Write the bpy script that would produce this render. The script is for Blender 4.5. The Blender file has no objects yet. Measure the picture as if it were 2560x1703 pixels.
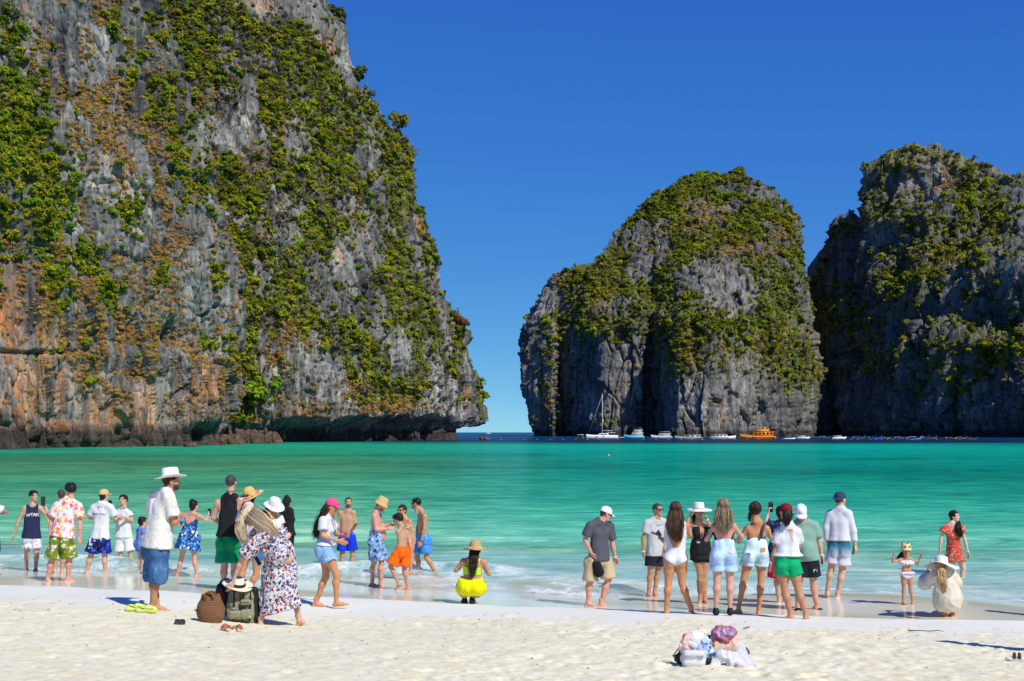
import bpy, math, random
import numpy as np
from mathutils import Vector, Matrix, Euler

# ------------------------------------------------------------------ camera, sky, sun, exposure
scene = bpy.context.scene
COL = scene.collection
FPX, CX, HV, CAMZ = 3200.0, 1280.0, 1081.0, 3.06   # focal length in photo pixels, centre, horizon row, eye height above the sea
cam_d = bpy.data.cameras.new("camera"); cam = bpy.data.objects.new("camera", cam_d); COL.objects.link(cam)
cam_d.sensor_width = 36.0; cam_d.lens = 36.0 * FPX / 2560.0
cam_d.shift_y = (HV - 851.5) / 2560.0
cam_d.clip_start = 0.2; cam_d.clip_end = 80000
cam.location = (0, 0, CAMZ); cam.rotation_euler = (math.radians(90), 0, 0)
scene.camera = cam

SUN_EL = math.radians(46); SUN_AZ = math.radians(141)   # azimuth clockwise from +Y: behind the camera, to the right
world = bpy.data.worlds.new("World"); scene.world = world; world.use_nodes = True
wn, wl = world.node_tree.nodes, world.node_tree.links
wn.clear()
sky = wn.new("ShaderNodeTexSky"); sky.sky_type = 'NISHITA'; sky.sun_disc = False
sky.sun_elevation = SUN_EL; sky.sun_rotation = SUN_AZ
sky.air_density = 0.5; sky.dust_density = 0.0; sky.ozone_density = 6.0; sky.altitude = 2000
sep = wn.new("ShaderNodeSeparateColor"); comb = wn.new("ShaderNodeCombineColor")     # a deep, polarised-looking tropical blue over the whole dome
wl.new(sky.outputs[0], sep.inputs[0])
for k, (gain, power) in enumerate(((0.60, 1.06), (0.75, 0.76), (0.78, 0.29))):
    m1 = wn.new("ShaderNodeMath"); m1.operation = 'MULTIPLY'; m1.inputs[1].default_value = 0.1
    m2 = wn.new("ShaderNodeMath"); m2.operation = 'POWER'; m2.inputs[1].default_value = power
    m3 = wn.new("ShaderNodeMath"); m3.operation = 'MULTIPLY'; m3.inputs[1].default_value = gain * 10
    wl.new(sep.outputs[k], m1.inputs[0]); wl.new(m1.outputs[0], m2.inputs[0]); wl.new(m2.outputs[0], m3.inputs[0]); wl.new(m3.outputs[0], comb.inputs[k])
bg = wn.new("ShaderNodeBackground"); bg.inputs['Strength'].default_value = 0.108
wo = wn.new("ShaderNodeOutputWorld")
wl.new(comb.outputs[0], bg.inputs['Color']); wl.new(bg.outputs[0], wo.inputs['Surface'])
sd = bpy.data.lights.new("sun", 'SUN'); sd.energy = 4.6; sd.angle = math.radians(0.53); sd.color = (1.0, 0.985, 0.90)
sun = bpy.data.objects.new("sun", sd); COL.objects.link(sun)
to_sun = Vector((math.sin(SUN_AZ) * math.cos(SUN_EL), math.cos(SUN_AZ) * math.cos(SUN_EL), math.sin(SUN_EL)))
sun.rotation_euler = to_sun.to_track_quat('Z', 'Y').to_euler()
scene.view_settings.view_transform = 'Standard'; scene.view_settings.look = 'None'
scene.view_settings.gamma = 1.0; scene.view_settings.exposure = 0.0; scene.view_settings.use_curve_mapping = False
scene.cycles.max_bounces = 6; scene.cycles.transparent_max_bounces = 8

rng = np.random.default_rng(7); random.seed(7)

# ------------------------------------------------------------------ helpers
def px(u, v, d):
    return Vector(((u - CX) / FPX * d, d, CAMZ - (v - HV) / FPX * d))

def tag(o, label=None, cat=None, group=None, kind=None):
    if label: o['label'] = label
    if cat: o['category'] = cat
    if group: o['group'] = group
    if kind: o['kind'] = kind
    return o

def empty(name, loc=(0, 0, 0), rz=0.0, label=None, cat=None, group=None):
    o = bpy.data.objects.new(name, None); COL.objects.link(o)
    o.location = loc; o.rotation_euler = (0, 0, rz); o.empty_display_size = 0.1
    return tag(o, label, cat, group)

def link(name, me, mats, parent=None, smooth=False):
    if not isinstance(mats, (list, tuple)): mats = [mats]
    for m in mats: me.materials.append(m)
    if smooth and len(me.polygons):
        me.polygons.foreach_set('use_smooth', np.ones(len(me.polygons), dtype=bool))
    o = bpy.data.objects.new(name, me); COL.objects.link(o)
    if parent is not None: o.parent = parent
    return o

def mesh_np(name, V, F):
    """V (n,3), F (m,3|4) int arrays -> mesh"""
    V = np.ascontiguousarray(V, dtype=np.float32); F = np.ascontiguousarray(F, dtype=np.int32)
    me = bpy.data.meshes.new(name)
    k = F.shape[1] if len(F) else 3
    me.vertices.add(len(V)); me.vertices.foreach_set('co', V.ravel())
    me.loops.add(F.size); me.loops.foreach_set('vertex_index', F.ravel())
    me.polygons.add(len(F)); me.polygons.foreach_set('loop_start', np.arange(0, F.size, k, dtype=np.int32))
    me.update(calc_edges=True)
    return me

def set_attr(me, name, data, kind='FLOAT', dom='POINT'):
    a = me.attributes.new(name, kind, dom)
    if kind == 'FLOAT': a.data.foreach_set('value', np.ascontiguousarray(data, dtype=np.float32).ravel())
    elif kind == 'FLOAT_VECTOR': a.data.foreach_set('vector', np.ascontiguousarray(data, dtype=np.float32).ravel())
    elif kind == 'INT': a.data.foreach_set('value', np.ascontiguousarray(data, dtype=np.int32).ravel())
    elif kind == 'FLOAT_COLOR':
        d = np.ascontiguousarray(data, dtype=np.float32)
        if d.shape[1] == 3: d = np.hstack([d, np.ones((len(d), 1), np.float32)])
        a.data.foreach_set('color', d.ravel())

def grid_faces(nr, nc, flip=False):
    i = np.arange(nr - 1)[:, None] * nc + np.arange(nc - 1)[None, :]
    i = i.ravel()
    q = np.stack([i, i + 1, i + nc + 1, i + nc], 1)
    return q[:, ::-1] if flip else q

# ---- numpy noise
def _hash(ix, iy, iz, seed):
    h = (ix.astype(np.uint32) * np.uint32(374761393) + iy.astype(np.uint32) * np.uint32(668265263)
         + iz.astype(np.uint32) * np.uint32(2246822519) + np.uint32((seed * 3266489917) & 0xffffffff))
    h = (h ^ (h >> np.uint32(15))) * np.uint32(2246822519)
    h = (h ^ (h >> np.uint32(13))) * np.uint32(3266489917)
    h = h ^ (h >> np.uint32(16))
    return h.astype(np.float32) * np.float32(1.0 / 4294967296.0)

def vnoise(x, y, z, seed=0):
    x = np.asarray(x, np.float64); y = np.asarray(y, np.float64) + 0 * x; z = np.asarray(z, np.float64) + 0 * x
    fx, fy, fz = np.floor(x), np.floor(y), np.floor(z)
    ix, iy, iz = fx.astype(np.int64) + 20000, fy.astype(np.int64) + 20000, fz.astype(np.int64) + 20000
    tx, ty, tz = (x - fx).astype(np.float32), (y - fy).astype(np.float32), (z - fz).astype(np.float32)
    tx = tx * tx * (3 - 2 * tx); ty = ty * ty * (3 - 2 * ty); tz = tz * tz * (3 - 2 * tz)
    r = 0
    for a in (0, 1):
        wa = tx if a else 1 - tx
        for b in (0, 1):
            wb = ty if b else 1 - ty
            for c in (0, 1):
                wc = tz if c else 1 - tz
                r = r + wa * wb * wc * _hash(ix + a, iy + b, iz + c, seed)
    return r

def fbm(x, y, z, oct=4, seed=0, gain=0.5):
    s = 0; a = 1.0; t = 0; f = 1.0
    for o in range(oct):
        s = s + a * vnoise(np.asarray(x) * f, np.asarray(y) * f, np.asarray(z) * f, seed + o * 17); t += a; a *= gain; f *= 2.03
    return s / t

def worley(x, y, z, seed=0, dims=3):
    """F1, F2, random value of the nearest cell"""
    x = np.asarray(x, np.float64); y = np.asarray(y, np.float64) + 0 * x; z = np.asarray(z, np.float64) + 0 * x
    fx, fy, fz = np.floor(x).astype(np.int64), np.floor(y).astype(np.int64), np.floor(z).astype(np.int64)
    F1 = np.full(x.shape, 9.0, np.float32); F2 = F1.copy(); ID = np.zeros(x.shape, np.float32)
    for a in (-1, 0, 1):
        for b in (-1, 0, 1):
            for c in ((-1, 0, 1) if dims == 3 else (0,)):
                ix, iy, iz = (fx + a), (fy + b), (fz + c)
                hx, hy, hz = ix + 20000, iy + 20000, iz + 20000
                dx = ix + _hash(hx, hy, hz, seed) - x; dy = iy + _hash(hx, hy, hz, seed + 1) - y
                dz = (iz + _hash(hx, hy, hz, seed + 2) - z) if dims == 3 else 0
                d = np.sqrt(dx * dx + dy * dy + dz * dz).astype(np.float32)
                n = d < F1
                F2 = np.where(n, F1, np.minimum(F2, d))
                ID = np.where(n, _hash(hx, hy, hz, seed + 3), ID)
                F1 = np.where(n, d, F1)
    return F1, F2, ID

def sstep(a, b, x):
    t = np.clip((x - a) / (b - a), 0, 1); return t * t * (3 - 2 * t)

def lerp3(c0, c1, t):
    return c0 + (np.asarray(c1) - c0) * np.asarray(t)[..., None]

# ---- materials
def srgb(r, g, b):
    f = lambda c: (c / 255.0 / 12.92) if c <= 10 else ((c / 255.0 + 0.055) / 1.055) ** 2.4
    return (f(r), f(g), f(b))

class NT:
    """small node-tree helper"""
    def __init__(s, name):
        s.m = bpy.data.materials.new(name); s.m.use_nodes = True
        s.n, s.l = s.m.node_tree.nodes, s.m.node_tree.links
        s.p = s.n['Principled BSDF']; s.out = s.n['Material Output']
    def new(s, t, **kw):
        k = s.n.new(t)
        for a, b in kw.items():
            if a.startswith('i_'):
                q = a[2:]; q = int(q) if q.isdigit() else q.replace('_', ' ')
                k.inputs[q].default_value = b
            else: setattr(k, a, b)
        return k
    def link(s, a, b): s.l.new(a, b)
    def coord(s, kind='Object', scale=(1, 1, 1), loc=(0, 0, 0)):
        tc = s.new('ShaderNodeTexCoord'); mp = s.new('ShaderNodeMapping')
        mp.inputs['Scale'].default_value = scale; mp.inputs['Location'].default_value = loc
        s.link(tc.outputs[kind], mp.inputs['Vector']); return mp.outputs[0]
    def ramp(s, fac, stops, interp='LINEAR'):
        r = s.new('ShaderNodeValToRGB'); r.color_ramp.interpolation = interp
        e = r.color_ramp.elements
        while len(e) < len(stops): e.new(0.5)
        for k, (p, c) in zip(e, stops):
            k.position = p; k.color = (*c, 1) if len(c) == 3 else c
        s.link(fac, r.inputs[0]); return r.outputs[0]
    def mix(s, fac, a, b, mode='MIX'):
        m = s.new('ShaderNodeMix', data_type='RGBA', blend_type=mode)
        for sock, v in ((m.inputs[0], fac), (m.inputs[6], a), (m.inputs[7], b)):
            if hasattr(v, 'links'): s.link(v, sock)
            elif isinstance(v, (int, float)): sock.default_value = v
            else: sock.default_value = (*v, 1) if len(v) == 3 else v
        return m.outputs[2]
    def math(s, op, a, b=None, c=None, clamp=False):
        m = s.new('ShaderNodeMath', operation=op); m.use_clamp = clamp
        for i, v in enumerate((a, b, c)):
            if v is None: continue
            if hasattr(v, 'links'): s.link(v, m.inputs[i])
            else: m.inputs[i].default_value = v
        return m.outputs[0]
    def noise(s, vec, scale=5, detail=4, rough=0.5, dist=0):
        k = s.new('ShaderNodeTexNoise'); k.inputs['Scale'].default_value = scale; k.inputs['Detail'].default_value = detail
        k.inputs['Roughness'].default_value = rough; k.inputs['Distortion'].default_value = dist
        if vec is not None: s.link(vec, k.inputs['Vector'])
        return k.outputs[0]
    def voro(s, vec, scale=5, feature='F1', rand=1.0):
        k = s.new('ShaderNodeTexVoronoi'); k.feature = feature; k.inputs['Scale'].default_value = scale; k.inputs['Randomness'].default_value = rand
        if vec is not None: s.link(vec, k.inputs['Vector'])
        return k
    def attr(s, name, out='Fac'):
        k = s.new('ShaderNodeAttribute'); k.attribute_name = name; return k.outputs[out]
    def bump(s, h, strength=0.5, dist=0.02):
        k = s.new('ShaderNodeBump'); k.inputs['Strength'].default_value = strength; k.inputs['Distance'].default_value = dist
        s.link(h, k.inputs['Height']); return k.outputs[0]
    def set(s, **kw):
        for a, v in kw.items():
            sock = s.p.inputs[a.replace('_', ' ')]
            if hasattr(v, 'links'): s.link(v, sock)
            elif isinstance(v, tuple) and len(v) == 3: sock.default_value = (*v, 1) if len(sock.default_value) == 4 else v
            else: sock.default_value = v
        return s

# ---- small mesh builders
def tube_np(pts, rad, n=5):
    pts = np.asarray(pts, float); rad = np.asarray(rad, float)
    T = np.gradient(pts, axis=0); T /= np.linalg.norm(T, axis=1, keepdims=True) + 1e-9
    up = np.array([0.31, 0.17, 0.94]) if abs(T[0, 2]) < 0.9 else np.array([0.95, 0.2, 0.1])
    A = np.cross(T, up); A /= np.linalg.norm(A, axis=1, keepdims=True) + 1e-9; B = np.cross(T, A)
    a = np.linspace(0, 2 * np.pi, n, endpoint=False)
    V = pts[:, None] + rad[:, None, None] * (np.cos(a)[None, :, None] * A[:, None] + np.sin(a)[None, :, None] * B[:, None])
    m = len(pts); F = []
    i = np.arange(m - 1)[:, None] * n; j = np.arange(n)[None]; j2 = (j + 1) % n
    F = np.stack([i + j, i + j2, i + n + j2, i + n + j], -1).reshape(-1, 4)
    V = V.reshape(-1, 3)
    # end caps as fans of degenerate-free quads
    cap = [[0 + q for q in range(n)][::-1], [(m - 1) * n + q for q in range(n)]]
    extra = []
    for c in cap:
        for q in range(1, n - 1): extra.append([c[0], c[q], c[q + 1], c[q + 1]])
    return V, F, np.array(extra)

def join_np(parts):
    """parts: list of (V,F4) -> merged, tris given as repeated last index"""
    Vs, Fs, o = [], [], 0
    for V, F in parts:
        Vs.append(np.asarray(V, float)); Fs.append(np.asarray(F, int) + o); o += len(V)
    return np.concatenate(Vs), np.concatenate(Fs)

def mesh_mixed(name, V, F4):
    """quads where the last two indices may coincide (triangles)"""
    F4 = np.asarray(F4); tri = F4[:, 2] == F4[:, 3]
    fl = np.concatenate([F4[~tri].ravel(), F4[tri][:, :3].ravel()]).astype(np.int32)
    nq, nt = (~tri).sum(), tri.sum()
    ls = np.concatenate([np.arange(nq) * 4, nq * 4 + np.arange(nt) * 3]).astype(np.int32)
    me = bpy.data.meshes.new(name)
    V = np.ascontiguousarray(V, dtype=np.float32)
    me.vertices.add(len(V)); me.vertices.foreach_set('co', V.ravel())
    me.loops.add(len(fl)); me.loops.foreach_set('vertex_index', fl)
    me.polygons.add(nq + nt); me.polygons.foreach_set('loop_start', ls)
    me.update(calc_edges=True); me.validate(); return me

def tubes_mesh(name, list_of, n=5):
    parts = []
    for pts, rad in list_of:
        V, F, E = tube_np(pts, rad, n); parts.append((V, np.concatenate([F, E])))
    V, F = join_np(parts); return mesh_mixed(name, V, F)

# ------------------------------------------------------------------ beach, sea bed, sea
# the sand is a gentle slope to the water with a few low cusps; fitted so that people of ordinary height stand where they do
_GP = np.array([(27.7,-10.41,3.0),(26.9,-9.51,2.95),(23.2,-8.1,2.70),(26.3,-8.51,2.92),(25.2,-7.29,2.80),(17.1,-4.72,2.37),(26.8,-6.79,3.05),
 (20.9,-4.58,2.56),(16.6,-3.06,2.50),(19.3,-2.75,2.65),(25.1,-2.65,3.02),(24.2,-2.09,2.98),(27.8,-1.9,3.10),(21.5,1.48,2.93),(23.9,2.63,3.06),
 (19.4,2.51,2.76),(22.0,3.27,2.93),(19.0,3.13,2.71),(19.8,3.68,2.79),(19.0,4.22,2.78),(20.5,4.74,2.87),(21.9,5.5,2.81),(20.5,6.35,2.74),(20.2,-.62,2.70),(18.9,6.42,2.72)])
_A0, _A1, _A2 = 2.709, 0.0653, 0.0222
_res = _GP[:, 2] - (_A0 + _A1 * (_GP[:, 0] - 20) + _A2 * _GP[:, 1])
def _kern(d, x): return np.exp(-((d[..., None] - _GP[:, 0]) ** 2 / 9.0 + (x[..., None] - _GP[:, 1]) ** 2 / 6.5))
_KW = np.linalg.solve(_kern(_GP[:, 0], _GP[:, 1]) + 0.05 * np.eye(len(_GP)), _res)
def ground_z(X, Y):
    X = np.asarray(X, float); Y = np.asarray(Y, float)
    yl = np.clip(Y, 4, None)
    lin = _A0 + _A1 * (yl - 20) + _A2 * np.clip(X, -18, 18)
    c = lin + (_kern(Y, X) * _KW).sum(-1)
    z = CAMZ - c
    far = np.clip(Y - 30, 0, None)
    return z - np.minimum(far * 0.012 + (far / 120.0) ** 2, 18.0)

VFILM = ([-2000, 0, 365, 540, 820, 1060, 1300, 1480, 1600, 1900, 2150, 2560, 5000], [1440, 1463, 1476, 1487, 1495, 1507, 1518, 1521, 1527, 1537, 1546, 1556, 1600])
VDRY = ([-2000, 0, 330, 600, 860, 1290, 1700, 2100, 2560, 5000], [1470, 1498, 1505, 1525, 1540, 1545, 1553, 1569, 1590, 1650])

def build_beach():
    ys = [-30, -15, -6, 0, 3, 5, 6.5, 7.5]
    y = 8.2
    while y < 34: ys.append(y); y += 0.034 + 0.0032 * max(0, y - 8)
    while y < 70: ys.append(y); y += 1.0
    ys = np.array(ys)
    s = np.linspace(-1, 1, 461)
    out = np.array([1.25, 1.8, 3.0, 6.0])
    s = np.concatenate([-out[::-1], s, out])
    half = 0.455 * np.clip(ys, 8, None) + 1.2
    X = half[:, None] * s[None, :]; Y = ys[:, None] + 0 * X
    zs = ground_z(X, Y)
    D = np.clip(Y, 1, None)
    U = CX + X / D * FPX; V = HV + (CAMZ - zs) / D * FPX
    wob = (fbm(X * 0.8, Y * 0.35, 0 * X, 3, 5) - 0.5)
    film = sstep(-2.5, 2.5, np.interp(U, *VFILM) + wob * 9 - V); film = np.where(Y < 9, 0, film)
    dry = sstep(-10, 14, V - np.interp(U, *VDRY) + (fbm(X * 2.2, Y * 1.1, 0 * X, 3, 9) - 0.5) * 60); dry = np.where(Y < 9, 1, dry)
    # trodden dry sand: overlapping foot pits with rims, lumps and grains
    wx = X + 0.12 * (fbm(X * 3, Y * 3, 0 * X, 2, 31) - .5); wy = Y + 0.12 * (fbm(X * 3, Y * 3, 0 * X, 2, 37) - .5)
    h = 0
    for sc, am, sd_ in ((2.3, 0.020, 11), (4.6, 0.022, 12), (8.5, 0.015, 13), (15.0, 0.010, 14)):
        F1, F2, ID = worley(wx * sc, wy * sc * 0.75, 0 * X, sd_ * 7, 2)
        r = F1 / (0.30 + 0.22 * ID)
        pit = -np.exp(-r * r * 1.8) + 0.6 * np.exp(-((r - 1.25) / 0.36) ** 2)
        h = h + am * pit * (0.05 + 1.5 * ID ** 2) * (0.35 + 1.3 * sstep(.35, .65, fbm(X * .55, Y * .4, 0 * X, 2, 49 + sd_)))
    h = h + 0.05 * (fbm(X * 0.9, Y * 0.9, 0 * X, 3, 41) - .5) + 0.036 * (fbm(X * 5, Y * 5, 0 * X, 3, 43) - .5) + 0.034 * (fbm(X * 13, Y * 11, 0 * X, 3, 47, .65) - .5)
    smooth = 0.02 * (fbm(X * 0.7, Y * 0.7, 0 * X, 2, 51) - .5) + 0.006 * (fbm(X * 6, Y * 4, 0 * X, 2, 53) - .5)
    h = h * (0.36 + 0.34 * sstep(-4, 4, X))
    Z = zs + dry * h + (1 - dry) * smooth * (1 - 0.75 * film)
    P = np.stack([X, Y, Z], -1).reshape(-1, 3)
    me = mesh_np("beach", P, grid_faces(*X.shape))
    set_attr(me, "film", film); set_attr(me, "dry", dry)
    t = NT("sand"); o = t.coord('Object')
    n1 = t.noise(o, 3.0, 5, 0.6); n2 = t.noise(o, 40, 4, 0.65); n3 = t.noise(o, 1.1, 3, 0.5); n4 = t.noise(o, 130, 2, .6)
    dryc = t.ramp(n1, [(0.25, (0.78, 0.67, 0.42)), (0.5, (0.84, 0.77, 0.56)), (0.8, (0.86, 0.82, 0.66))])
    dryc = t.mix(t.math('MULTIPLY', n2, 0.35), dryc, (0.66, 0.56, 0.38))
    dryc = t.mix(0.9, dryc, t.ramp(t.noise(t.coord('Object', (1, .7, 1)), 11, 6, .75), [(.36, (.84, .80, .72)), (.5, (1, 1, 1)), (.64, (1.05, 1.045, 1.03))]), 'MULTIPLY')
    spk = t.voro(o, 26); sp = t.ramp(spk.outputs[0], [(0.0, (1, 1, 1)), (0.06, (1, 1, 1)), (0.10, (0, 0, 0))])
    sp2 = t.math('MULTIPLY', sp, t.ramp(t.noise(o, 2.3, 3, .6), [(0.55, (0, 0, 0)), (0.7, (1, 1, 1))]))
    dryc = t.mix(t.math('MULTIPLY', sp2, 0.5), dryc, (0.25, 0.19, 0.12))
    damp = t.ramp(n3, [(0.3, (0.73, 0.70, 0.60)), (0.7, (0.79, 0.76, 0.66))])
    wet = t.ramp(n3, [(0.3, (0.80, 0.74, 0.56)), (0.7, (0.87, 0.82, 0.65))])
    c = t.mix(t.attr("dry"), damp, dryc); c = t.mix(t.attr("film"), c, wet)
    rough = t.mix(t.attr("film"), (0.9, 0.9, 0.9), (0.11, 0.11, 0.11))
    spec = t.math('MULTIPLY_ADD', t.attr("film"), 0.20, 0.06)
    hgt = t.math('ADD', t.math('MULTIPLY', n2, 0.6), t.math('MULTIPLY', n4, 0.4))
    bs = t.math('MULTIPLY_ADD', t.attr("dry"), 0.55, 0.03)
    b = t.new('ShaderNodeBump', i_Distance=0.02); t.link(hgt, b.inputs['Height']); t.link(bs, b.inputs['Strength'])
    t.set(Base_Color=c, Roughness=rough, Specular_IOR_Level=spec, Normal=b.outputs[0])
    ob = link("beach", me, t.m, smooth=True); tag(ob, kind='structure')
    # sea bed out to the horizon
    ys = np.concatenate([[69], np.geomspace(75, 45000, 60)])
    s = np.linspace(-1.2, 1.2, 41)
    X = (ys[:, None] * 0.9 + 60) * s[None]; Y = ys[:, None] + 0 * X
    Z = ground_z(X, Y) - 0.03
    t2 = NT("sea_bed_sand"); t2.set(Base_Color=t2.ramp(t2.noise(t2.coord('Object'), 0.05), [(0.3, (0.5, 0.47, 0.38)), (0.7, (0.62, 0.6, 0.5))]), Roughness=0.9)
    sb = link("sea_bed", mesh_np("sea_bed", np.stack([X, Y, Z], -1).reshape(-1, 3), grid_faces(*X.shape)), t2.m, smooth=True); tag(sb, kind='structure')
build_beach()

def build_sea():
    y = 20.0; ys = []
    while y < 60: ys.append(y); y += 0.06 + 0.006 * max(0, y - 24)
    ys = np.concatenate([ys, np.geomspace(y, 60000, 150)])
    s = np.concatenate([[-3.0, -1.8, -1.25], np.linspace(-1, 1, 281), [1.25, 1.8, 3.0]])
    X = (0.455 * ys + 1.5)[:, None] * s[None]; Y = ys[:, None] + 0 * X
    gz = ground_z(X, Y)
    near = 1 - sstep(34, 60, Y)
    # wavelets, a small breaker close to the shore
    yy = Y + 1.1 * (fbm(X * 0.16, Y * 0.1, 0 * X, 3, 61) - .5) * 4
    z = 0.05 * np.sin(yy * 1.55) * near + 0.05 * (fbm(X * 0.5, Y * 1.6, 0 * X, 4, 67) - .5) * (1 - sstep(80, 300, Y))
    shore = np.clip(-gz, -0.3, 2)           # water depth
    left = sstep(3.5, -1.5, X)
    crest_at = 0.10 + 0.10 * (fbm(X * 0.35, 0 * X, 0 * X, 3, 71) - .5)
    br = np.exp(-((shore - crest_at) / 0.055) ** 2) * (0.35 + 0.65 * left) * (0.4 + 0.9 * fbm(X * 0.6, Y * .3, 0 * X, 3, 73))
    z = z + 0.15 * br + 0.05 * br * (fbm(X * 4, Y * 4, 0 * X, 3, 79) - .4)
    # foam: on the breaker, torn lace behind it, thin lines along the swash
    lace = fbm(X * 2.2, Y * 1.1, 0 * X, 5, 83, 0.62)
    foam = np.clip(br * 1.0, 0, 1) * sstep(0.30, 0.60, lace)
    rid = 1 - np.abs(2 * fbm(X * 0.55 + 3, Y * 0.42, 0 * X, 4, 89) - 1)
    foam = np.maximum(foam, sstep(0.86, 0.97, rid) * np.exp(-(shore / 0.16) ** 2) * 0.75 * sstep(.3, .6, lace))
    edge = np.exp(-((shore - 0.0) / 0.02) ** 2); foam = np.maximum(foam, edge * 0.8 * sstep(0.35, 0.6, lace))
    murk = np.exp(-((shore - 0.10) / 0.10) ** 2)
    # colour of the water body, by depth and bottom, with cliff reflections painted in
    def band(*st):
        return np.stack([np.interp(np.log(Y), np.log([q[0] for q in st]), [q[1][k] for q in st]) for k in range(3)], -1)
    R_ = band((22, (0.70, 0.82, 0.72)), (27, (0.52, 0.80, 0.67)), (34, (0.17, 0.58, 0.43)), (45, (0.06, 0.45, 0.32)), (60, (0.02, 0.35, 0.245)), (90, (0.004, 0.26, 0.185)), (140, (0.003, 0.255, 0.195)), (200, (0.003, 0.31, 0.25)), (290, (0.003, 0.37, 0.30)), (345, (0.003, 0.20, 0.18)), (390, (0.004, 0.025, 0.045)), (900, (0.003, 0.05, 0.15)), (60000, (0.004, 0.07, 0.22)))  # far dark band also carries the right cliffs' reflection, painted in
    L_ = band((22, (0.66, 0.78, 0.68)), (27, (0.48, 0.76, 0.61)), (34, (0.24, 0.59, 0.42)), (50, (0.10, 0.44, 0.27)), (80, (0.05, 0.34, 0.18)), (120, (0.055, 0.24, 0.115)), (200, (0.016, 0.30, 0.165)), (300, (0.012, 0.36, 0.21)), (380, (0.01, 0.22, 0.17)), (440, (0.004, 0.03, 0.055)), (900, (0.003, 0.05, 0.15)), (60000, (0.004, 0.07, 0.22)))  # brownish reflection of the left cliffs painted into the middle distance
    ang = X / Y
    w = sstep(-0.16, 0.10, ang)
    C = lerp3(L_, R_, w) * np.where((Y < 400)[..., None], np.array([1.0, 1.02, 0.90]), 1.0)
    # sea-grass and reef patches, darker
    pt = sstep(0.50, 0.72, fbm(np.log(Y) * 7.0, ang * 5.0, 0 * X, 4, 97)) * sstep(45, 80, Y) * (1 - sstep(330, 420, Y))
    C = lerp3(C, C * np.array([0.62, 0.66, 0.72]), pt * 0.8)
    dp = np.clip(shore, 0, None)
    alpha = np.clip(1 - np.exp(-dp * 2.0), 0, 1) * sstep(0.0, 0.03, shore); alpha = np.maximum(alpha, 0.40 * murk * sstep(0, .04, shore))
    alpha = np.where(Y > 36, 1, alpha)
    me = mesh_np("sea", np.stack([X, Y, z], -1).reshape(-1, 3), grid_faces(*X.shape))
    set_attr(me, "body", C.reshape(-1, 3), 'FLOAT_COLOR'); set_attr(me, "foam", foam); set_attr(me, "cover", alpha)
    far = sstep(40, 500, Y)
    set_attr(me, "far", far)
    t = NT("sea_water"); t.n.remove(t.p)
    o = t.coord('Object', (0.30, 1.0, 1.0)); o2 = t.coord('Object', (0.45, 1.0, 1.0))
    w1 = t.noise(o, 1.3, 4, 0.55, 0.6); w2 = t.noise(o2, 5.0, 3, 0.6, 0.4); w3 = t.noise(t.coord('Object', (0.05, 0.12, 1)), 1.0, 5, 0.6)
    hgt = t.math('ADD', t.math('MULTIPLY', w1, 0.30), t.math('MULTIPLY', w2, 0.07)); hgt = t.math('ADD', hgt, t.math('MULTIPLY', w3, 0.5))
    bmp = t.new('ShaderNodeBump', i_Distance=1.0, i_Strength=0.85); t.link(hgt, bmp.inputs['Height'])
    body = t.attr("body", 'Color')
    tint = t.ramp(t.math('ADD', t.math('MULTIPLY', w1, .6), t.math('MULTIPLY', w2, .4)), [(0.34, (0.50, 0.66, 0.66)), (0.5, (1, 1, 1)), (0.66, (1.5, 1.22, 1.22))])  # ripple reflections painted as a light and dark tint
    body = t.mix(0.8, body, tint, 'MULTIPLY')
    for sx, sy, k in ((0.55, 0.95, 0.6), (0.20, 0.33, 0.5), (0.06, 0.09, 0.28)):        # light and dark of wind ripples and slicks, painted as streaks
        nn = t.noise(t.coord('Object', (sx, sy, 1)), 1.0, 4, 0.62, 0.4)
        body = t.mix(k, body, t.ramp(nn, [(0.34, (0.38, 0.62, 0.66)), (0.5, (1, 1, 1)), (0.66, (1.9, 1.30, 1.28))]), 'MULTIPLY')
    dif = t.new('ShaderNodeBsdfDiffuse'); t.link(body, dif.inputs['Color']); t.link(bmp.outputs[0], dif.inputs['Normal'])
    gl = t.new('ShaderNodeBsdfGlossy', i_Roughness=0.10); t.link(bmp.outputs[0], gl.inputs['Normal'])
    fr = t.new('ShaderNodeFresnel', i_IOR=1.33); t.link(bmp.outputs[0], fr.inputs['Normal'])
    fac = t.math('MINIMUM', t.math('MULTIPLY', fr.outputs[0], 0.56), 0.19)
    tr = t.new('ShaderNodeBsdfTransparent')
    mx0 = t.new('ShaderNodeMixShader'); t.link(t.attr("cover"), mx0.inputs[0]); t.link(tr.outputs[0], mx0.inputs[1]); t.link(dif.outputs[0], mx0.inputs[2])
    mx = t.new('ShaderNodeMixShader'); t.link(fac, mx.inputs[0]); t.link(mx0.outputs[0], mx.inputs[1]); t.link(gl.outputs[0], mx.inputs[2])
    fo = t.new('ShaderNodeBsdfDiffuse', i_Color=(0.80, 0.82, 0.80, 1))
    lc = t.noise(t.coord('Object', (1, 0.6, 1)), 9.0, 5, 0.7)
    ff = t.math('MULTIPLY', t.attr("foam"), t.ramp(lc, [(0.36, (0.15, 0.15, 0.15)), (0.58, (1, 1, 1))]), clamp=True)
    mf = t.new('ShaderNodeMixShader'); t.link(ff, mf.inputs[0]); t.link(mx.outputs[0], mf.inputs[1]); t.link(fo.outputs[0], mf.inputs[2])
    t.link(mf.outputs[0], t.out.inputs['Surface'])
    ob = link("sea", me, t.m, smooth=True); tag(ob, kind='structure')
build_sea()
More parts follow.
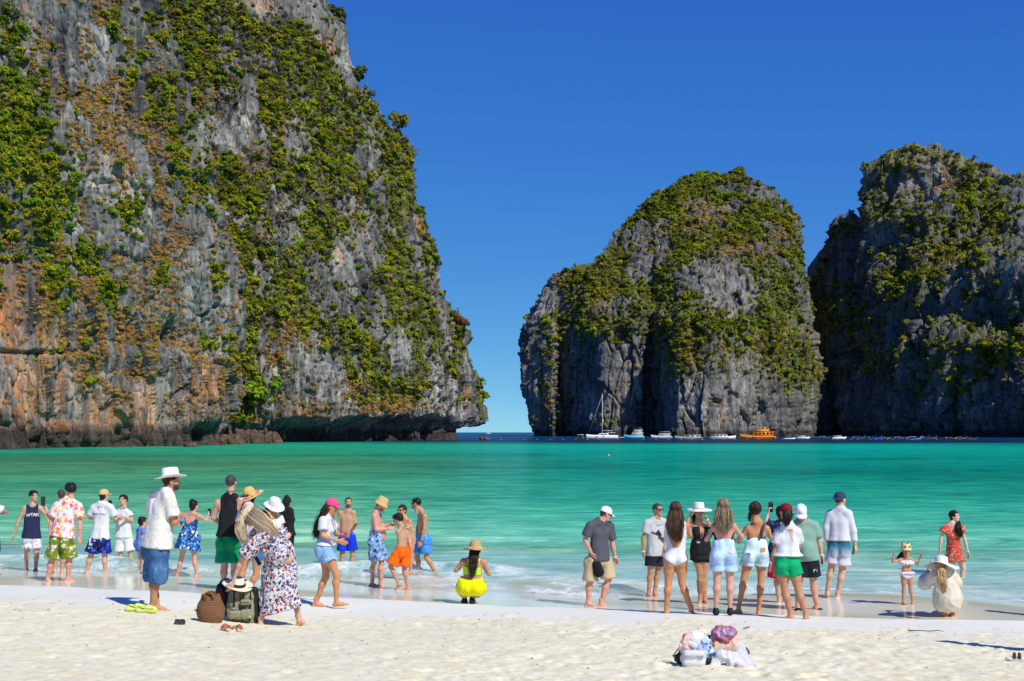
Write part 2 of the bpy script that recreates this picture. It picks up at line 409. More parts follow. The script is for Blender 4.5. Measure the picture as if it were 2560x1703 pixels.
# ------------------------------------------------------------------ limestone cliffs
def rock_material(name, bs=1.0):
    t = NT(name); o = t.coord('Object')
    col = t.attr("rock", 'Color')
    st = t.noise(t.coord('Object', (1.0 / bs, 1.0 / bs, 0.06 / bs)), 0.9, 6, 0.65, 0.5)
    n = t.noise(t.coord('Object', (1 / bs, 1 / bs, 0.28 / bs)), 0.55, 8, 0.7)
    c = t.mix(0.85, col, t.ramp(st, [(0.30, (0.42, 0.43, 0.46)), (0.5, (1, 1, 1)), (0.70, (1.95, 1.88, 1.75))]), 'MULTIPLY')
    c = t.mix(0.75, c, t.ramp(n, [(0.32, (0.48, 0.48, 0.50)), (0.5, (1, 1, 1)), (0.70, (1.5, 1.46, 1.40))]), 'MULTIPLY')
    v = t.voro(t.coord('Object', (0.55 / bs, 0.55 / bs, 0.11 / bs)), 1.0, 'DISTANCE_TO_EDGE')
    h = t.math('ADD', t.math('MULTIPLY', n, 1.0), t.math('MULTIPLY', st, 0.7))
    h = t.math('ADD', h, t.math('MULTIPLY', t.math('MINIMUM', v.outputs[0], 0.12), 2.2))
    t.set(Base_Color=c, Roughness=0.92, Specular_IOR_Level=0.15, Normal=t.bump(h, 0.9, 0.75 * bs))
    return t.m

def relief(P, k, seed, rib=1.0, block=1.0, big=1.0, lean=0.0):
    x, y, z = P[..., 0] / k, P[..., 1] / k, P[..., 2] / k
    x = x + lean * z
    d = big * 11 * (fbm(x / 48, y / 48, z / 60, 3, seed) - .5)
    wx = x + 3.0 * (fbm(x / 14, y / 14, z / 22, 2, seed + 3) - .5)
    r1 = 1 - np.abs(2 * fbm(wx / 13, y / 13, z / 75, 3, seed + 5) - 1)
    r2 = 1 - np.abs(2 * fbm(wx / 4.6, y / 4.6, z / 26, 3, seed + 7) - 1)
    d = d + rib * (4.2 * (r1 - .7) + 1.9 * (r2 - .7))
    F1, F2, ID = worley(wx / 4.6, y / 4.6, z / 15.0, seed + 11)
    d = d + block * (2.4 * (ID - .5) - 1.7 * np.exp(-((F2 - F1) / 0.06) ** 2))
    F1, F2, ID = worley(wx / 1.7, y / 1.7, z / 5.0, seed + 23)
    d = d + block * (0.75 * (ID - .5) - 0.45 * np.exp(-((F2 - F1) / 0.08) ** 2))
    zz = z + 1.6 * (fbm(x / 18, y / 18, z / 18, 2, seed + 29) - .5)
    d = d + 0.55 * block * (vnoise(x / 25, y / 25, zz / 0.9, seed + 31) - .5) + 1.1 * block * (vnoise(x / 40, y / 40, zz / 3.4, seed + 33) - .5)
    d = d + 0.7 * (fbm(x / 1.9, y / 1.9, z / 4.5, 3, seed + 37) - .5)
    return d * k

def grid_normals(P):
    du = np.gradient(P, axis=1); dv = np.gradient(P, axis=0)
    n = np.cross(du, dv); n /= np.linalg.norm(n, axis=-1, keepdims=True) + 1e-9
    return np.where((n[..., 1:2] > 0), -n, n)

CL = {}
def cliff(name, zs, ncol, ul, ur, depth, k, seed, paint, extra=None, round_l=0, round_r=60, wrap_l=0, wrap_r=6, rib=1.0, block=1.0, big=1.0, bs=1.0, lean=0.0):
    s = np.linspace(0, 1, ncol)[None, :] + 0 * zs[:, None]
    Z = zs[:, None] + 0 * s
    U = ul(0 * Z + 600) + (ur(0 * Z + 600) - ul(0 * Z + 600)) * s
    for _ in range(5):
        D = depth(U, Z); V = HV - (Z - CAMZ) / D * FPX
        a, b = ul(V), ur(V); b = np.maximum(b, a + 0.5); U = a + (b - a) * s
    D = depth(U, Z)
    if round_r:
        q = np.clip(1 - (b - U) / round_r, 0, 1); D = D + 0.34 * round_r / FPX * D * 2 * (1 - np.sqrt(1 - 0.98 * q * q))
    if round_l:
        q = np.clip(1 - (U - a) / round_l, 0, 1); D = D + 0.34 * round_l / FPX * D * 2 * (1 - np.sqrt(1 - 0.98 * q * q))
    V = HV - (Z - CAMZ) / D * FPX
    P = np.stack([(U - CX) / FPX * D, D, Z], -1)
    N = grid_normals(P)
    d = relief(P, k, seed, rib, block, big, lean)
    if extra is not None: d = d + extra(U, V, P)
    P2 = P + N * d[..., None]
    cols = [P2]; Uc, Vc = [U], [V]
    for side, n in (('r', wrap_r), ('l', wrap_l)):            # the cliff goes on round its corner, away from the bay
        e = P2[:, -1] if side == 'r' else P2[:, 0]
        for j in range(1, n + 1):
            q = e.copy(); q[:, 1] += 9 * k * j ** 1.5
            sgn = 1 if side == 'r' else -1
            q[:, 0] = e[:, 0] * (q[:, 1] / e[:, 1]) - sgn * 2.2 * k * j ** 1.4
            if side == 'r': cols.append(q[:, None])
            else: cols.insert(0, q[:, None])
            (Uc.append if side == 'r' else (lambda v: Uc.insert(0, v)))((U[:, -1:] if side == 'r' else U[:, :1]))
            (Vc.append if side == 'r' else (lambda v: Vc.insert(0, v)))((V[:, -1:] if side == 'r' else V[:, :1]))
    P2 = np.concatenate(cols, 1); U = np.concatenate(Uc, 1); V = np.concatenate(Vc, 1)
    N2 = grid_normals(P2)
    C = paint(U, V, P2, N2)
    me = mesh_np(name, P2.reshape(-1, 3), grid_faces(*P2.shape[:2]))
    set_attr(me, "rock", C.reshape(-1, 3), 'FLOAT_COLOR')
    ob = link(name, me, rock_material(name + "_rock", bs), smooth=False); tag(ob, kind='structure')
    CL[name] = dict(P=P2, N=N2, U=U, V=V, D=P2[..., 1], k=k, C=C, me=me)
    return ob

GREY = np.array([0.142, 0.139, 0.136]); PALE = np.array([0.36, 0.34, 0.31]); DARK = np.array([0.030, 0.031, 0.036])
RUST = np.array([0.46, 0.17, 0.05]); BUFF = np.array([0.42, 0.29, 0.17]); TIDE = np.array([0.050, 0.039, 0.031])
def spots(U, V, lst):
    m = 0
    for (u, v, ru, rv, *a) in lst:
        a = a[0] if a else 1.0
        m = np.maximum(m, a * np.exp(-(((U - u) / ru) ** 2 + ((V - v) / rv) ** 2) * 0.9))
    return m

def paint_left(rust_spots, pale_spots, seed):
    def f(U, V, P, N):
        x, y, z = P[..., 0], P[..., 1], P[..., 2]
        n = fbm(x / 9, y / 9, z / 14, 4, seed); st = fbm(x / 1.6, y / 1.6, z / 26, 4, seed + 5); s2 = fbm(x / 3.2, y / 3.2, z / 40, 3, seed + 9)
        C = lerp3(np.broadcast_to(GREY, P.shape), DARK, sstep(0.52, 0.70, s2) * 0.75)
        C = lerp3(C, PALE, np.clip(sstep(0.50, 0.66, n) * 0.55 + spots(U, V, pale_spots) * sstep(0.38, 0.6, st), 0, 1) * 0.85)
        C = lerp3(C, C * 1.25, sstep(0.55, 0.7, st))
        ru = np.clip(spots(U, V, rust_spots) * 1.15, 0, 1) * sstep(0.40, 0.58, st) + 0.8 * sstep(0.66, 0.74, fbm(x / 6, y / 6, z / 16, 3, seed + 13)) * sstep(.5, .6, st)
        C = lerp3(C, RUST, np.clip(ru, 0, 1) * 0.85)
        C = lerp3(C, BUFF, np.clip(spots(U, V, rust_spots), 0, 1) * sstep(0.5, 0.62, fbm(x / 2.5, y / 2.5, z / 12, 3, seed + 21)) * 0.8)
        C = lerp3(C, TIDE, (1 - sstep(3.0, 5.6, z + 3.0 * (fbm(x / 4, y / 4, z / 3, 3, seed + 17) - .5))) * 0.92)
        return C
    return f
def paint_far(pale_spots, seed, base=1.0):
    def f(U, V, P, N):
        x, y, z = P[..., 0], P[..., 1], P[..., 2]
        n = fbm(x / 20, y / 20, z / 30, 4, seed); st = fbm(x / 3.5, y / 3.5, z / 50, 4, seed + 5)
        C = lerp3(np.broadcast_to(GREY * 0.86 * base, P.shape), DARK, sstep(0.50, 0.70, st) * 0.8)
        C = lerp3(C, PALE * base, np.clip(sstep(0.52, 0.7, n) * 0.35 + spots(U, V, pale_spots) * sstep(0.35, 0.58, st), 0, 1) * 0.75)
        C = lerp3(C, BUFF * 0.9, np.clip(spots(U, V, pale_spots), 0, 1) * sstep(0.56, 0.66, fbm(x / 8, y / 8, z / 30, 3, seed + 9)) * 0.55)
        C = lerp3(C, TIDE, (1 - sstep(3.0, 6.0, z)) * 0.9)
        return C
    return f
I = lambda xs, ys: (lambda q: np.interp(q, xs, ys))

# -- the high wall on the left (near buttress)
ur_B = I([-400, 0, 38, 191, 268, 383, 497, 574, 780, 900, 1040, 1075, 1130], [330, 384, 406, 452, 460, 510, 536, 548, 596, 598, 584, 570, 560])
def dep_B(U, Z): return np.interp(U, [-400, 0, 459, 600], [205, 233, 281, 306]) + 0.16 * np.clip(Z, 0, None) + 0.0011 * np.clip(Z - 20, 0, None) ** 2
def ex_B(U, V, P):
    z = P[..., 2]; n = fbm(P[..., 0] / 9, P[..., 1] / 9, 0 * z, 3, 401)
    e = 1.2 * (n - .5) * np.exp(-((z - 3) / 4.0) ** 2)
    e = e - 6 * np.exp(-(((U - 520) / 40) ** 2 + ((V - 1085) / 26) ** 2))              # sea cave at the foot
    e = e - 5 * np.exp(-(((U - 430) / 26) ** 2 + ((V - 835) / 30) ** 2)) - 3.5 * np.exp(-(((U - 330) / 18) ** 2 + ((V - 1085) / 30) ** 2))
    e = e - 1.3 * np.exp(-((V - (880 - 0.02 * U)) / 5.0) ** 2) * sstep(260, 200, U) - 1.5 * np.exp(-(((U - 150) / 60) ** 2 + ((V - 1040) / 16) ** 2))
    return e
RB = [(40, 800, 60, 110), (110, 950, 90, 90), (60, 1000, 70, 70), (150, 850, 30, 60), (300, 1030, 40, 60), (400, 1030, 50, 60), (500, 960, 40, 60), (300, 420, 16, 70, .9), (265, 370, 10, 40), (180, 1060, 60, 16), (470, 880, 16, 30), (120, 830, 25, 40), (20, 870, 30, 60)]
PB = [(320, 480, 45, 110), (170, 130, 50, 110, .7), (60, 900, 90, 100, .8), (160, 970, 30, 80), (410, 1020, 60, 60, .9), (540, 830, 40, 120, .6), (280, 300, 50, 80, .5)]
cliff("cliff_near_left", np.concatenate([np.arange(-2, 16, 0.2), np.arange(16, 108, 0.26), np.arange(108, 150, 1.0)]), 275, I([0, 1], [-130, -130]), ur_B, dep_B, 0.95, 100, paint_left(RB, PB, 120), ex_B, round_r=26, wrap_r=8, rib=1.35, lean=0.24)

# -- the headland behind it
_sA = [(-420, 740), (-200, 790), (0, 822), (23, 832), (57, 855), (115, 872), (153, 880), (214, 905), (268, 948), (287, 958), (318, 1000), (375, 1020), (440, 1028), (494, 1036), (536, 1060), (574, 1068), (619, 1074), (665, 1086), (715, 1092), (760, 1120), (799, 1146), (837, 1168), (883, 1180), (917, 1192), (971, 1216), (1009, 1218), (1047, 1222), (1067, 1217), (1085, 1188), (1097, 1170), (1101, 1168), (1140, 1168)]
ur_A = I([p[0] for p in _sA], [p[1] for p in _sA])
def dep_A(U, Z):
    b = np.interp(U, [300, 560, 713, 900, 1172, 1240], [365, 374, 388, 422, 488, 505])
    zc = np.clip(Z, 0, None)
    return b + 0.10 * zc + 0.0042 * np.clip(zc - 14, 0, 70) ** 2 + 0.58 * np.clip(zc - 84, 0, None)
def ex_A(U, V, P):
    z = P[..., 2]; n = fbm(P[..., 0] / 14, P[..., 1] / 14, 0 * z, 3, 431)
    m = sstep(690, 730, U) * sstep(1190, 1120, U)
    n2 = fbm(P[..., 0] / 3.5, P[..., 1] / 3.5, z / 6, 3, 433)
    e = -8 * sstep(9.8, 5.0, z - 4.5 * (n - .5) - 3.4 * (n2 - .5) + 0.004 * (1000 - U)) * m * (0.6 + .8 * n)
    e = e - 3 * np.exp(-((z - 2.5) / 2.5) ** 2) * (1 - m)
    e = e + 5.0 * np.exp(-(((U - 800) / 75) ** 2 + ((V - 960) / 90) ** 2)) + 4 * np.exp(-(((U - 990) / 45) ** 2 + ((V - 880) / 70) ** 2))
    e = e - 6 * np.exp(-(((U - 590) / 22) ** 2 + ((V - 900) / 260) ** 2))
    return e
RA = [(700, 335, 14, 40), (810, 130, 20, 30), (650, 10, 30, 20), (790, 1030, 60, 20, .6), (990, 1010, 60, 22, .6)]
PA = [(650, 690, 45, 60), (860, 630, 35, 50), (620, 330, 60, 70), (800, 960, 120, 90, .6), (985, 880, 40, 60), (1150, 1030, 60, 40, .7), (1100, 1000, 40, 60, .7), (950, 390, 30, 60, .6), (860, 170, 30, 50, .6), (640, 10, 40, 20)]
cliff("cliff_headland", np.concatenate([np.arange(-2, 20, 0.28), np.arange(20, 152, 0.36), np.arange(152, 195, 1.5)]), 370, I([-400, 0, 600, 1100], [180, 260, 360, 380]), ur_A, dep_A, 1.15, 200, paint_left(RA, PA, 220), ex_A, round_r=70, wrap_r=7, lean=0.18)

# -- the dome in the middle of the bay mouth
_L = [(424, 1778), (428, 1770), (437, 1742), (444, 1728), (460, 1682), (478, 1641), (533, 1581), (584, 1537), (634, 1505), (657, 1464), (675, 1400), (721, 1354), (753, 1340), (790, 1312), (827, 1305), (859, 1294), (896, 1293), (942, 1300), (997, 1311), (1057, 1321), (1084, 1331), (1110, 1334)]
_R = [(424, 1832), (428, 1840), (437, 1862), (464, 1915), (515, 1970), (551, 1996), (630, 2012), (721, 2021), (767, 2030), (841, 2043), (896, 2055), (951, 2060), (1010, 2075), (1110, 2085)]
def dep_C(U, Z):
    zc = np.clip(Z, 0, None)
    b = np.interp(U, [1280, 1386, 1396, 1505, 1610, 1622, 1694, 1760, 1880, 1900, 1960, 2100], [975, 945, 968, 912, 905, 926, 866, 860, 878, 892, 905, 1000])
    t = np.interp(U, [1280, 1450, 1700, 1900, 2000, 2100], [1010, 960, 915, 905, 925, 980])
    f = sstep(150, 55, zc + 0.06 * (1500 - U))
    return b * f + t * (1 - f) + 0.10 * zc + 0.0030 * np.clip(zc - 60, 0, None) ** 2 + 0.35 * np.clip(zc - 130, 0, None) + 26 * sstep(82, 100, zc + 22 * (fbm(U / 90, 0 * U, 0 * U, 3, 301) - .5) * 2) * sstep(1480, 1560, U)
PC = [(1840, 760, 70, 80, .9), (1770, 1030, 70, 70, 1), (1850, 960, 40, 120, .8), (1700, 950, 30, 70, .6), (1560, 900, 50, 120, .45), (1340, 960, 40, 80, .7), (1355, 780, 25, 30, .9), (1900, 1040, 40, 60, .5)]
cliff("cliff_dome", np.concatenate([np.arange(-3, 20, 0.8), np.arange(20, 216, 0.8)]), 330, I([p[0] for p in _L], [p[1] for p in _L]), I([p[0] for p in _R], [p[1] for p in _R]), dep_C, 1.9, 300, paint_far(PC, 320, 1.05), None, round_l=60, round_r=60, wrap_l=5, wrap_r=5, rib=0.7, big=0.3, bs=2.0)

# -- the shaded wall on the right and the sliver of rock between
_T = [(1990, 660), (2022, 633), (2052, 589), (2079, 539), (2124, 519), (2146, 512), (2160, 490), (2172, 452), (2186, 420), (2208, 396), (2259, 380), (2318, 371), (2393, 387), (2418, 405), (2477, 397), (2522, 415), (2560, 417), (2700, 440), (2900, 500)]
_uT = [p[0] for p in _T]; _vT = [p[1] for p in _T]
def build_right():
    nu = 330; nt = 330
    u = np.linspace(2018, 2880, nu)[None, :]; t = np.linspace(0, 1, nt)[:, None]
    U = u + 0 * t; T = t + 0 * u
    rib = 26 * (fbm(U / 60, T * 2.0, 0 * U, 3, 351) - .5) * 2
    Db = np.interp(U, [2018, 2060, 2110, 2140, 2300, 2560, 2900], [1010, 998, 978, 962, 850, 730, 640]) + rib * sstep(2060, 2140, U) * .8
    Dt = np.interp(U, [2018, 2160, 2180, 2300, 2560, 2900], [1130, 1030, 1010, 985, 960, 950])
    vt = np.interp(U, _uT, _vT) + 26 + 7 * (fbm(U / 22, 0 * U, 0 * U, 3, 353) - .5)
    zt = CAMZ + (HV - vt) / FPX * (Dt + 30)
    Z = -3 + (zt + 3) * T
    # ledges: the wall steps back twice on its way up
    w = 0.24 * T + 0.76 * (0.18 * sstep(0.30, 0.36, T + .10 * (fbm(U / 80, 0 * U, 0 * U, 2, 355) - .5)) + 0.12 * sstep(0.0, 0.3, T) + 0.34 * sstep(0.50, 0.66, T + .12 * (fbm(U / 100, 0 * U, 0 * U, 2, 357) - .5)) + 0.36 * sstep(0.62, 1.0, T))
    D = Db + (Dt + 30 - Db) * w
    D = np.where(T > 0.97, D + (T - 0.97) / 0.03 * 14, D)
    P = np.stack([(U - CX) / FPX * D, D, Z], -1)
    N = grid_normals(P)
    e = (relief(P, 1.9, 360, 2.6, 1.0, 1.0) + 4) * sstep(2030, 2150, U) - 6 * np.exp(-((Z - 4) / 4.0) ** 2)
    P2 = P + N * e[..., None]
    back = P2[-1:].copy(); rows = [P2]
    for j in range(1, 5):
        q = back.copy(); q[..., 1] += 18 * j; q[..., 0] *= q[..., 1] / back[..., 1]; q[..., 2] -= 5 * j * j; rows.append(q)
    P2 = np.concatenate(rows, 0)
    V = HV - (P2[..., 2] - CAMZ) / P2[..., 1] * FPX; U = CX + P2[..., 0] / P2[..., 1] * FPX
    N2 = grid_normals(P2)
    C = paint_far([(2330, 440, 90, 60, .9), (2480, 700, 120, 60, .5), (2420, 980, 50, 100, .6), (2200, 560, 60, 60, .4)], 380, 1.0)(U, V, P2, N2)
    me = mesh_np("cliff_right", P2.reshape(-1, 3), grid_faces(*P2.shape[:2]))
    set_attr(me, "rock", C.reshape(-1, 3), 'FLOAT_COLOR')
    ob = link("cliff_right", me, rock_material("cliff_right_rock", 1.8)); tag(ob, kind='structure')
    CL["cliff_right"] = dict(P=P2, N=N2, U=U, V=V, D=P2[..., 1], k=1.9, C=C, me=me)
build_right()
# ------------------------------------------------------------------ shrubs, trees and dry grass on the cliffs
def leaf_material(name, stops, trans=0.34):
    t = NT(name)
    oi = t.new('ShaderNodeObjectInfo')
    c = t.ramp(oi.outputs['Random'], stops)
    v = t.attr("leafv")
    c = t.mix(1.0, c, t.ramp(v, [(0.0, (0.65, 0.7, 0.6)), (0.5, (1, 1, 1)), (1.0, (1.4, 1.32, 1.15))]), 'MULTIPLY')
    t.n.remove(t.p)
    d = t.new('ShaderNodeBsdfDiffuse'); t.link(c, d.inputs['Color'])
    tr = t.new('ShaderNodeBsdfTranslucent'); t.link(c, tr.inputs['Color'])
    m = t.new('ShaderNodeMixShader', i_0=trans); t.link(d.outputs[0], m.inputs[1]); t.link(tr.outputs[0], m.inputs[2])
    t.link(m.outputs[0], t.out.inputs['Surface']); return t.m
LEAF = leaf_material("leaf_green", [(0.0, (0.14, 0.175, 0.02)), (0.3, (0.28, 0.285, 0.024)), (0.6, (0.44, 0.40, 0.022)), (0.85, (0.32, 0.39, 0.03)), (1.0, (0.19, 0.25, 0.04))])
LEAF_BRIGHT = leaf_material("leaf_bright", [(0.0, (0.15, 0.28, 0.022)), (1.0, (0.28, 0.40, 0.03))])
LEAF_DARK = leaf_material("leaf_dark", [(0.0, (0.09, 0.12, 0.02)), (0.5, (0.16, 0.18, 0.024)), (1.0, (0.27, 0.25, 0.028))])
LEAF_RED = leaf_material("leaf_reddish", [(0.0, (0.16, 0.07, 0.035)), (1.0, (0.20, 0.09, 0.04))])
TWIG = leaf_material("dry_twigs", [(0.0, (0.13, 0.10, 0.075)), (1.0, (0.22, 0.17, 0.12))], 0.0)
GRASS = leaf_material("dry_grass", [(0.0, (0.36, 0.19, 0.06)), (0.5, (0.48, 0.27, 0.08)), (1.0, (0.46, 0.34, 0.10))], 0.2)
BARK = NT("bark"); BARK.set(Base_Color=BARK.ramp(BARK.noise(BARK.coord('Object', (1, 1, 0.2)), 8), [(0.3, (0.12, 0.10, 0.08)), (0.7, (0.26, 0.23, 0.19))]), Roughness=0.9); BARK = BARK.m
PALEBARK = NT("pale_bark"); PALEBARK.set(Base_Color=(0.45, 0.42, 0.38), Roughness=0.9); PALEBARK = PALEBARK.m

def quads_from(c, n, t, size, rg, bend=0.25):
    """leaf-spray quads centred at c with normals n"""
    t = t - (t * n).sum(1, keepdims=True) * n; t /= np.linalg.norm(t, axis=1, keepdims=True) + 1e-9
    b = np.cross(n, t)
    w = size[:, None] * 0.5; l = size[:, None] * (0.75 + 0.5 * rg.random((len(c), 1)))
    p = np.stack([c - t * l, c + b * w + n * l * bend * .5, c + t * l - n * l * bend, c - b * w + n * l * bend * .5], 1)
    F = np.arange(len(c) * 4).reshape(-1, 4)
    return p.reshape(-1, 3), F

def crown_mesh(name, seed, n=260, rad=1.0, leaf=0.24, squash=0.8, clumps=12, droop=0.0, mat=None, hollow=0.55):
    rg = np.random.default_rng(seed)
    cc = rg.normal(size=(clumps, 3)); cc /= np.linalg.norm(cc, axis=1, keepdims=True); cc *= (rg.random((clumps, 1)) ** 0.5) * 0.72 * rad
    cc[:, 2] = cc[:, 2] * squash + 0.15
    cr = rad * (0.26 + 0.24 * rg.random(clumps))
    k = rg.integers(0, clumps, n)
    d = rg.normal(size=(n, 3)); d /= np.linalg.norm(d, axis=1, keepdims=True); d[:, 2] = np.where(d[:, 2] < -0.3, -d[:, 2], d[:, 2])
    r = cr[k] * (hollow + (1 - hollow) * rg.random(n))
    c = cc[k] + d * r[:, None]
    nn = d * .75 + 0.42 * (c / rad) + 0.34 * rg.normal(size=(n, 3)); nn[:, 2] += 0.40; nn /= np.linalg.norm(nn, axis=1, keepdims=True)
    tt = rg.normal(size=(n, 3)); tt[:, 2] -= droop
    V, F = quads_from(c, nn, tt, leaf * (0.7 + 0.7 * rg.random(n)), rg)
    me = mesh_np(name, V, F)
    val = np.clip(0.5 + 0.28 * rg.normal(size=n) * 0.7 + 0.25 * (np.random.default_rng(seed + 1).random(clumps)[k] - .5), 0, 1)
    set_attr(me, "leafv", val, 'FLOAT', 'FACE')
    if mat: me.materials.append(mat)
    return me

def branch_set(seed, n=9, h=1.0, spread=0.7, th=1.0):
    rg = np.random.default_rng(seed); L = []
    tr = np.array([[0, 0, -0.25], [0.04, 0.02, 0.2], [0.0, 0.05, 0.5]]) * h; L.append((tr, [0.05 * h, 0.04 * h, 0.03 * h]))
    for k in range(n):
        a = rg.random() * 6.28; z0 = rg.uniform(0.1, 0.5) * h
        e = np.array([math.cos(a) * spread * rg.uniform(.5, 1), math.sin(a) * spread * rg.uniform(.5, 1), rg.uniform(0.5, 1.05)]) * h
        s_ = np.array([0, 0.02, z0]); m = s_ + (e - s_) * .5 + rg.normal(size=3) * 0.07 * h
        L.append((np.array([s_, m, e]), [0.022 * h, 0.015 * h, 0.006 * h]))
        for q in range(2):
            e2 = m + (e - m) * .6 + rg.normal(size=3) * 0.22 * h
            L.append((np.array([m, (m + e2) / 2 + rg.normal(size=3) * .03 * h, e2]), [0.012 * h, 0.009 * h, 0.004 * h]))
    return [(p, [q * th for q in r]) for p, r in L]

def grass_mesh(name, seed, n=90):
    rg = np.random.default_rng(seed); V = []; F = []
    for k in range(n):
        a = rg.random() * 6.28; r = 0.35 * rg.random() ** .5
        b = np.array([math.cos(a) * r, math.sin(a) * r, 0]); o = np.array([math.cos(a), math.sin(a), 0]) * rg.uniform(.3, 1.0)
        h = rg.uniform(.45, 1.0); w = np.array([-o[1], o[0], 0]) * 0.045 / (np.linalg.norm(o) + .01)
        p1 = b + o * .35 + np.array([0, 0, h * .55]); p2 = b + o * .9 + np.array([0, 0, h * .25]); p3 = b + o * 1.15 + np.array([0, 0, -h * .55])
        i = len(V); V += [b - w, b + w, p1 - w, p1 + w, p2 - w * .8, p2 + w * .8, p3 - w * .2, p3 + w * .2]
        F += [[i, i + 1, i + 3, i + 2], [i + 2, i + 3, i + 5, i + 4], [i + 4, i + 5, i + 7, i + 6]]
    me = mesh_np(name, np.array(V), np.array(F))
    set_attr(me, "leafv", np.repeat(np.clip(rg.normal(.5, .22, n), 0, 1), 3), 'FLOAT', 'FACE'); me.materials.append(GRASS); return me

def shrub_mesh(name, seed, mat, n=230, leaf=0.26, squash=0.85, clumps=11):
    me = crown_mesh(name, seed, n, 1.0, leaf, squash, clumps, mat=mat); return me
VAR = {
 'green': [shrub_mesh("shrub", 500 + i, LEAF, 330, 0.20, 0.66, 8 + 3 * i) for i in range(4)],
 'bright': [shrub_mesh("shrub", 540 + i, LEAF_BRIGHT, 330, 0.20, 0.7, 12) for i in range(2)],
 'dark': [shrub_mesh("shrub", 560 + i, LEAF_DARK, 330, 0.20, 0.66, 12) for i in range(3)],
 'twig': [crown_mesh("shrub", 580 + i, 300, 1.0, 0.12, 0.7, 12, mat=TWIG, hollow=0.1) for i in range(2)],
 'grass': [grass_mesh("dry_grass", 600 + i) for i in range(3)],
}

def var_collection(name, kinds):
    c = bpy.data.collections.new(name); i = 0
    for k in kinds:
        for me in VAR[k]:
            o = bpy.data.objects.new("%02d_%s" % (i, me.name), me); c.objects.link(o); i += 1
    return c, i

def scatter_stuff(name, pts, scl, rot, kinds, label, cat):
    c, nv = var_collection(name + "_kinds", kinds)
    me = bpy.data.meshes.new(name); me.vertices.add(len(pts)); me.vertices.foreach_set('co', np.ascontiguousarray(pts, np.float32).ravel())
    set_attr(me, "scl", scl); set_attr(me, "rot", rot, 'FLOAT_VECTOR'); set_attr(me, "pick", np.random.default_rng(3).integers(0, nv, len(pts)), 'INT')
    o = bpy.data.objects.new(name, me); COL.objects.link(o); tag(o, label, cat, kind='stuff')
    g = bpy.data.node_groups.new(name + "_scatter", 'GeometryNodeTree')
    g.interface.new_socket("Geometry", in_out='INPUT', socket_type='NodeSocketGeometry'); g.interface.new_socket("Geometry", in_out='OUTPUT', socket_type='NodeSocketGeometry')
    N, L = g.nodes, g.links
    gi, go = N.new('NodeGroupInput'), N.new('NodeGroupOutput')
    ip = N.new('GeometryNodeInstanceOnPoints'); ci = N.new('GeometryNodeCollectionInfo'); ci.inputs[0].default_value = c
    ci.inputs['Separate Children'].default_value = True; ci.inputs['Reset Children'].default_value = True
    ip.inputs['Pick Instance'].default_value = True
    def na(n, t):
        k = N.new('GeometryNodeInputNamedAttribute'); k.data_type = t; k.inputs[0].default_value = n; return k.outputs[0]
    L.new(gi.outputs[0], ip.inputs['Points']); L.new(ci.outputs[0], ip.inputs['Instance'])
    L.new(na("pick", 'INT'), ip.inputs['Instance Index']); L.new(na("scl", 'FLOAT'), ip.inputs['Scale'])
    e = N.new('FunctionNodeEulerToRotation'); L.new(na("rot", 'FLOAT_VECTOR'), e.inputs[0]); L.new(e.outputs[0], ip.inputs['Rotation'])
    L.new(ip.outputs[0], go.inputs[0])
    md = o.modifiers.new("scatter", 'NODES'); md.node_group = g
    return o

def pick_points(cl, dens, n, seed, zmin=6, up=-0.55):
    c = CL[cl]; rg = np.random.default_rng(seed)
    U, V, P, N = c['U'], c['V'], c['P'], c['N']
    w = dens(U, V, P, N) * (P[..., 2] > zmin) * (N[..., 2] > up) * (V > -80) * (U > -60) * (U < 2640)
    w = w.ravel(); w = np.maximum(w, 0); w /= w.sum()
    k = rg.choice(len(w), size=n, p=w, replace=False)
    return P.reshape(-1, 3)[k], N.reshape(-1, 3)[k], U.ravel()[k], V.ravel()[k], rg

def patchy(P, s, lo, hi, seed):
    return sstep(lo, hi, fbm(P[..., 0] / s, P[..., 1] / s, P[..., 2] / (s * 1.6), 3, seed))

ROCK_A = [(590, 320, 62, 85, 1.1), (735, 345, 40, 50, 1), (875, 180, 36, 60), (930, 390, 26, 80, .8), (640, 690, 46, 65, 1.1), (870, 650, 36, 62, 1.1), (645, 860, 24, 70), (800, 965, 78, 88, 1.15), (985, 890, 36, 70), (930, 1050, 330, 38, 1.2), (1125, 985, 26, 60), (1070, 890, 16, 50, .8), (640, 20, 40, 24), (760, 250, 22, 40, .6), (1165, 1040, 60, 40)]
def dens_A(U, V, P, N):
    d = 1.0 * patchy(P, 15, 0.41, 0.50, 701) + 0.12
    d = d * np.clip(1 - 1.15 * spots(U, V, ROCK_A), 0.0, 1)
    return d + 2.2 * np.exp(-(((U - 618) / 22) ** 2 + ((V - 870) / 190) ** 2)) * (V < 1050)
GREEN_B = [(60, 110, 45, 90, .6), (60, 340, 70, 150, 1.2), (120, 500, 60, 110, 1.1), (30, 520, 40, 70, .8), (280, 60, 16, 45, .8), (380, 70, 40, 60, .5), (330, 170, 22, 60, .8), (400, 260, 40, 70, .9), (440, 370, 36, 70, .9), (480, 470, 34, 70, .8), (310, 530, 42, 44, .9), (140, 690, 26, 66, 1.2), (215, 640, 40, 40, 1), (270, 730, 36, 50, 1.1), (390, 690, 22, 40, .8), (520, 680, 22, 40, .8), (370, 880, 22, 28, 1), (240, 950, 26, 12, .8), (525, 860, 22, 18, .9), (560, 890, 16, 60, .7), (160, 770, 12, 30, .8), (110, 610, 30, 40, .6), (0, 300, 30, 200, .5)]
def dens_B(U, V, P, N): return (spots(U, V, GREEN_B) ** 2.0 * 1.2) * patchy(P, 6, 0.25, 0.45, 711) + 0.010 * (V < 900)
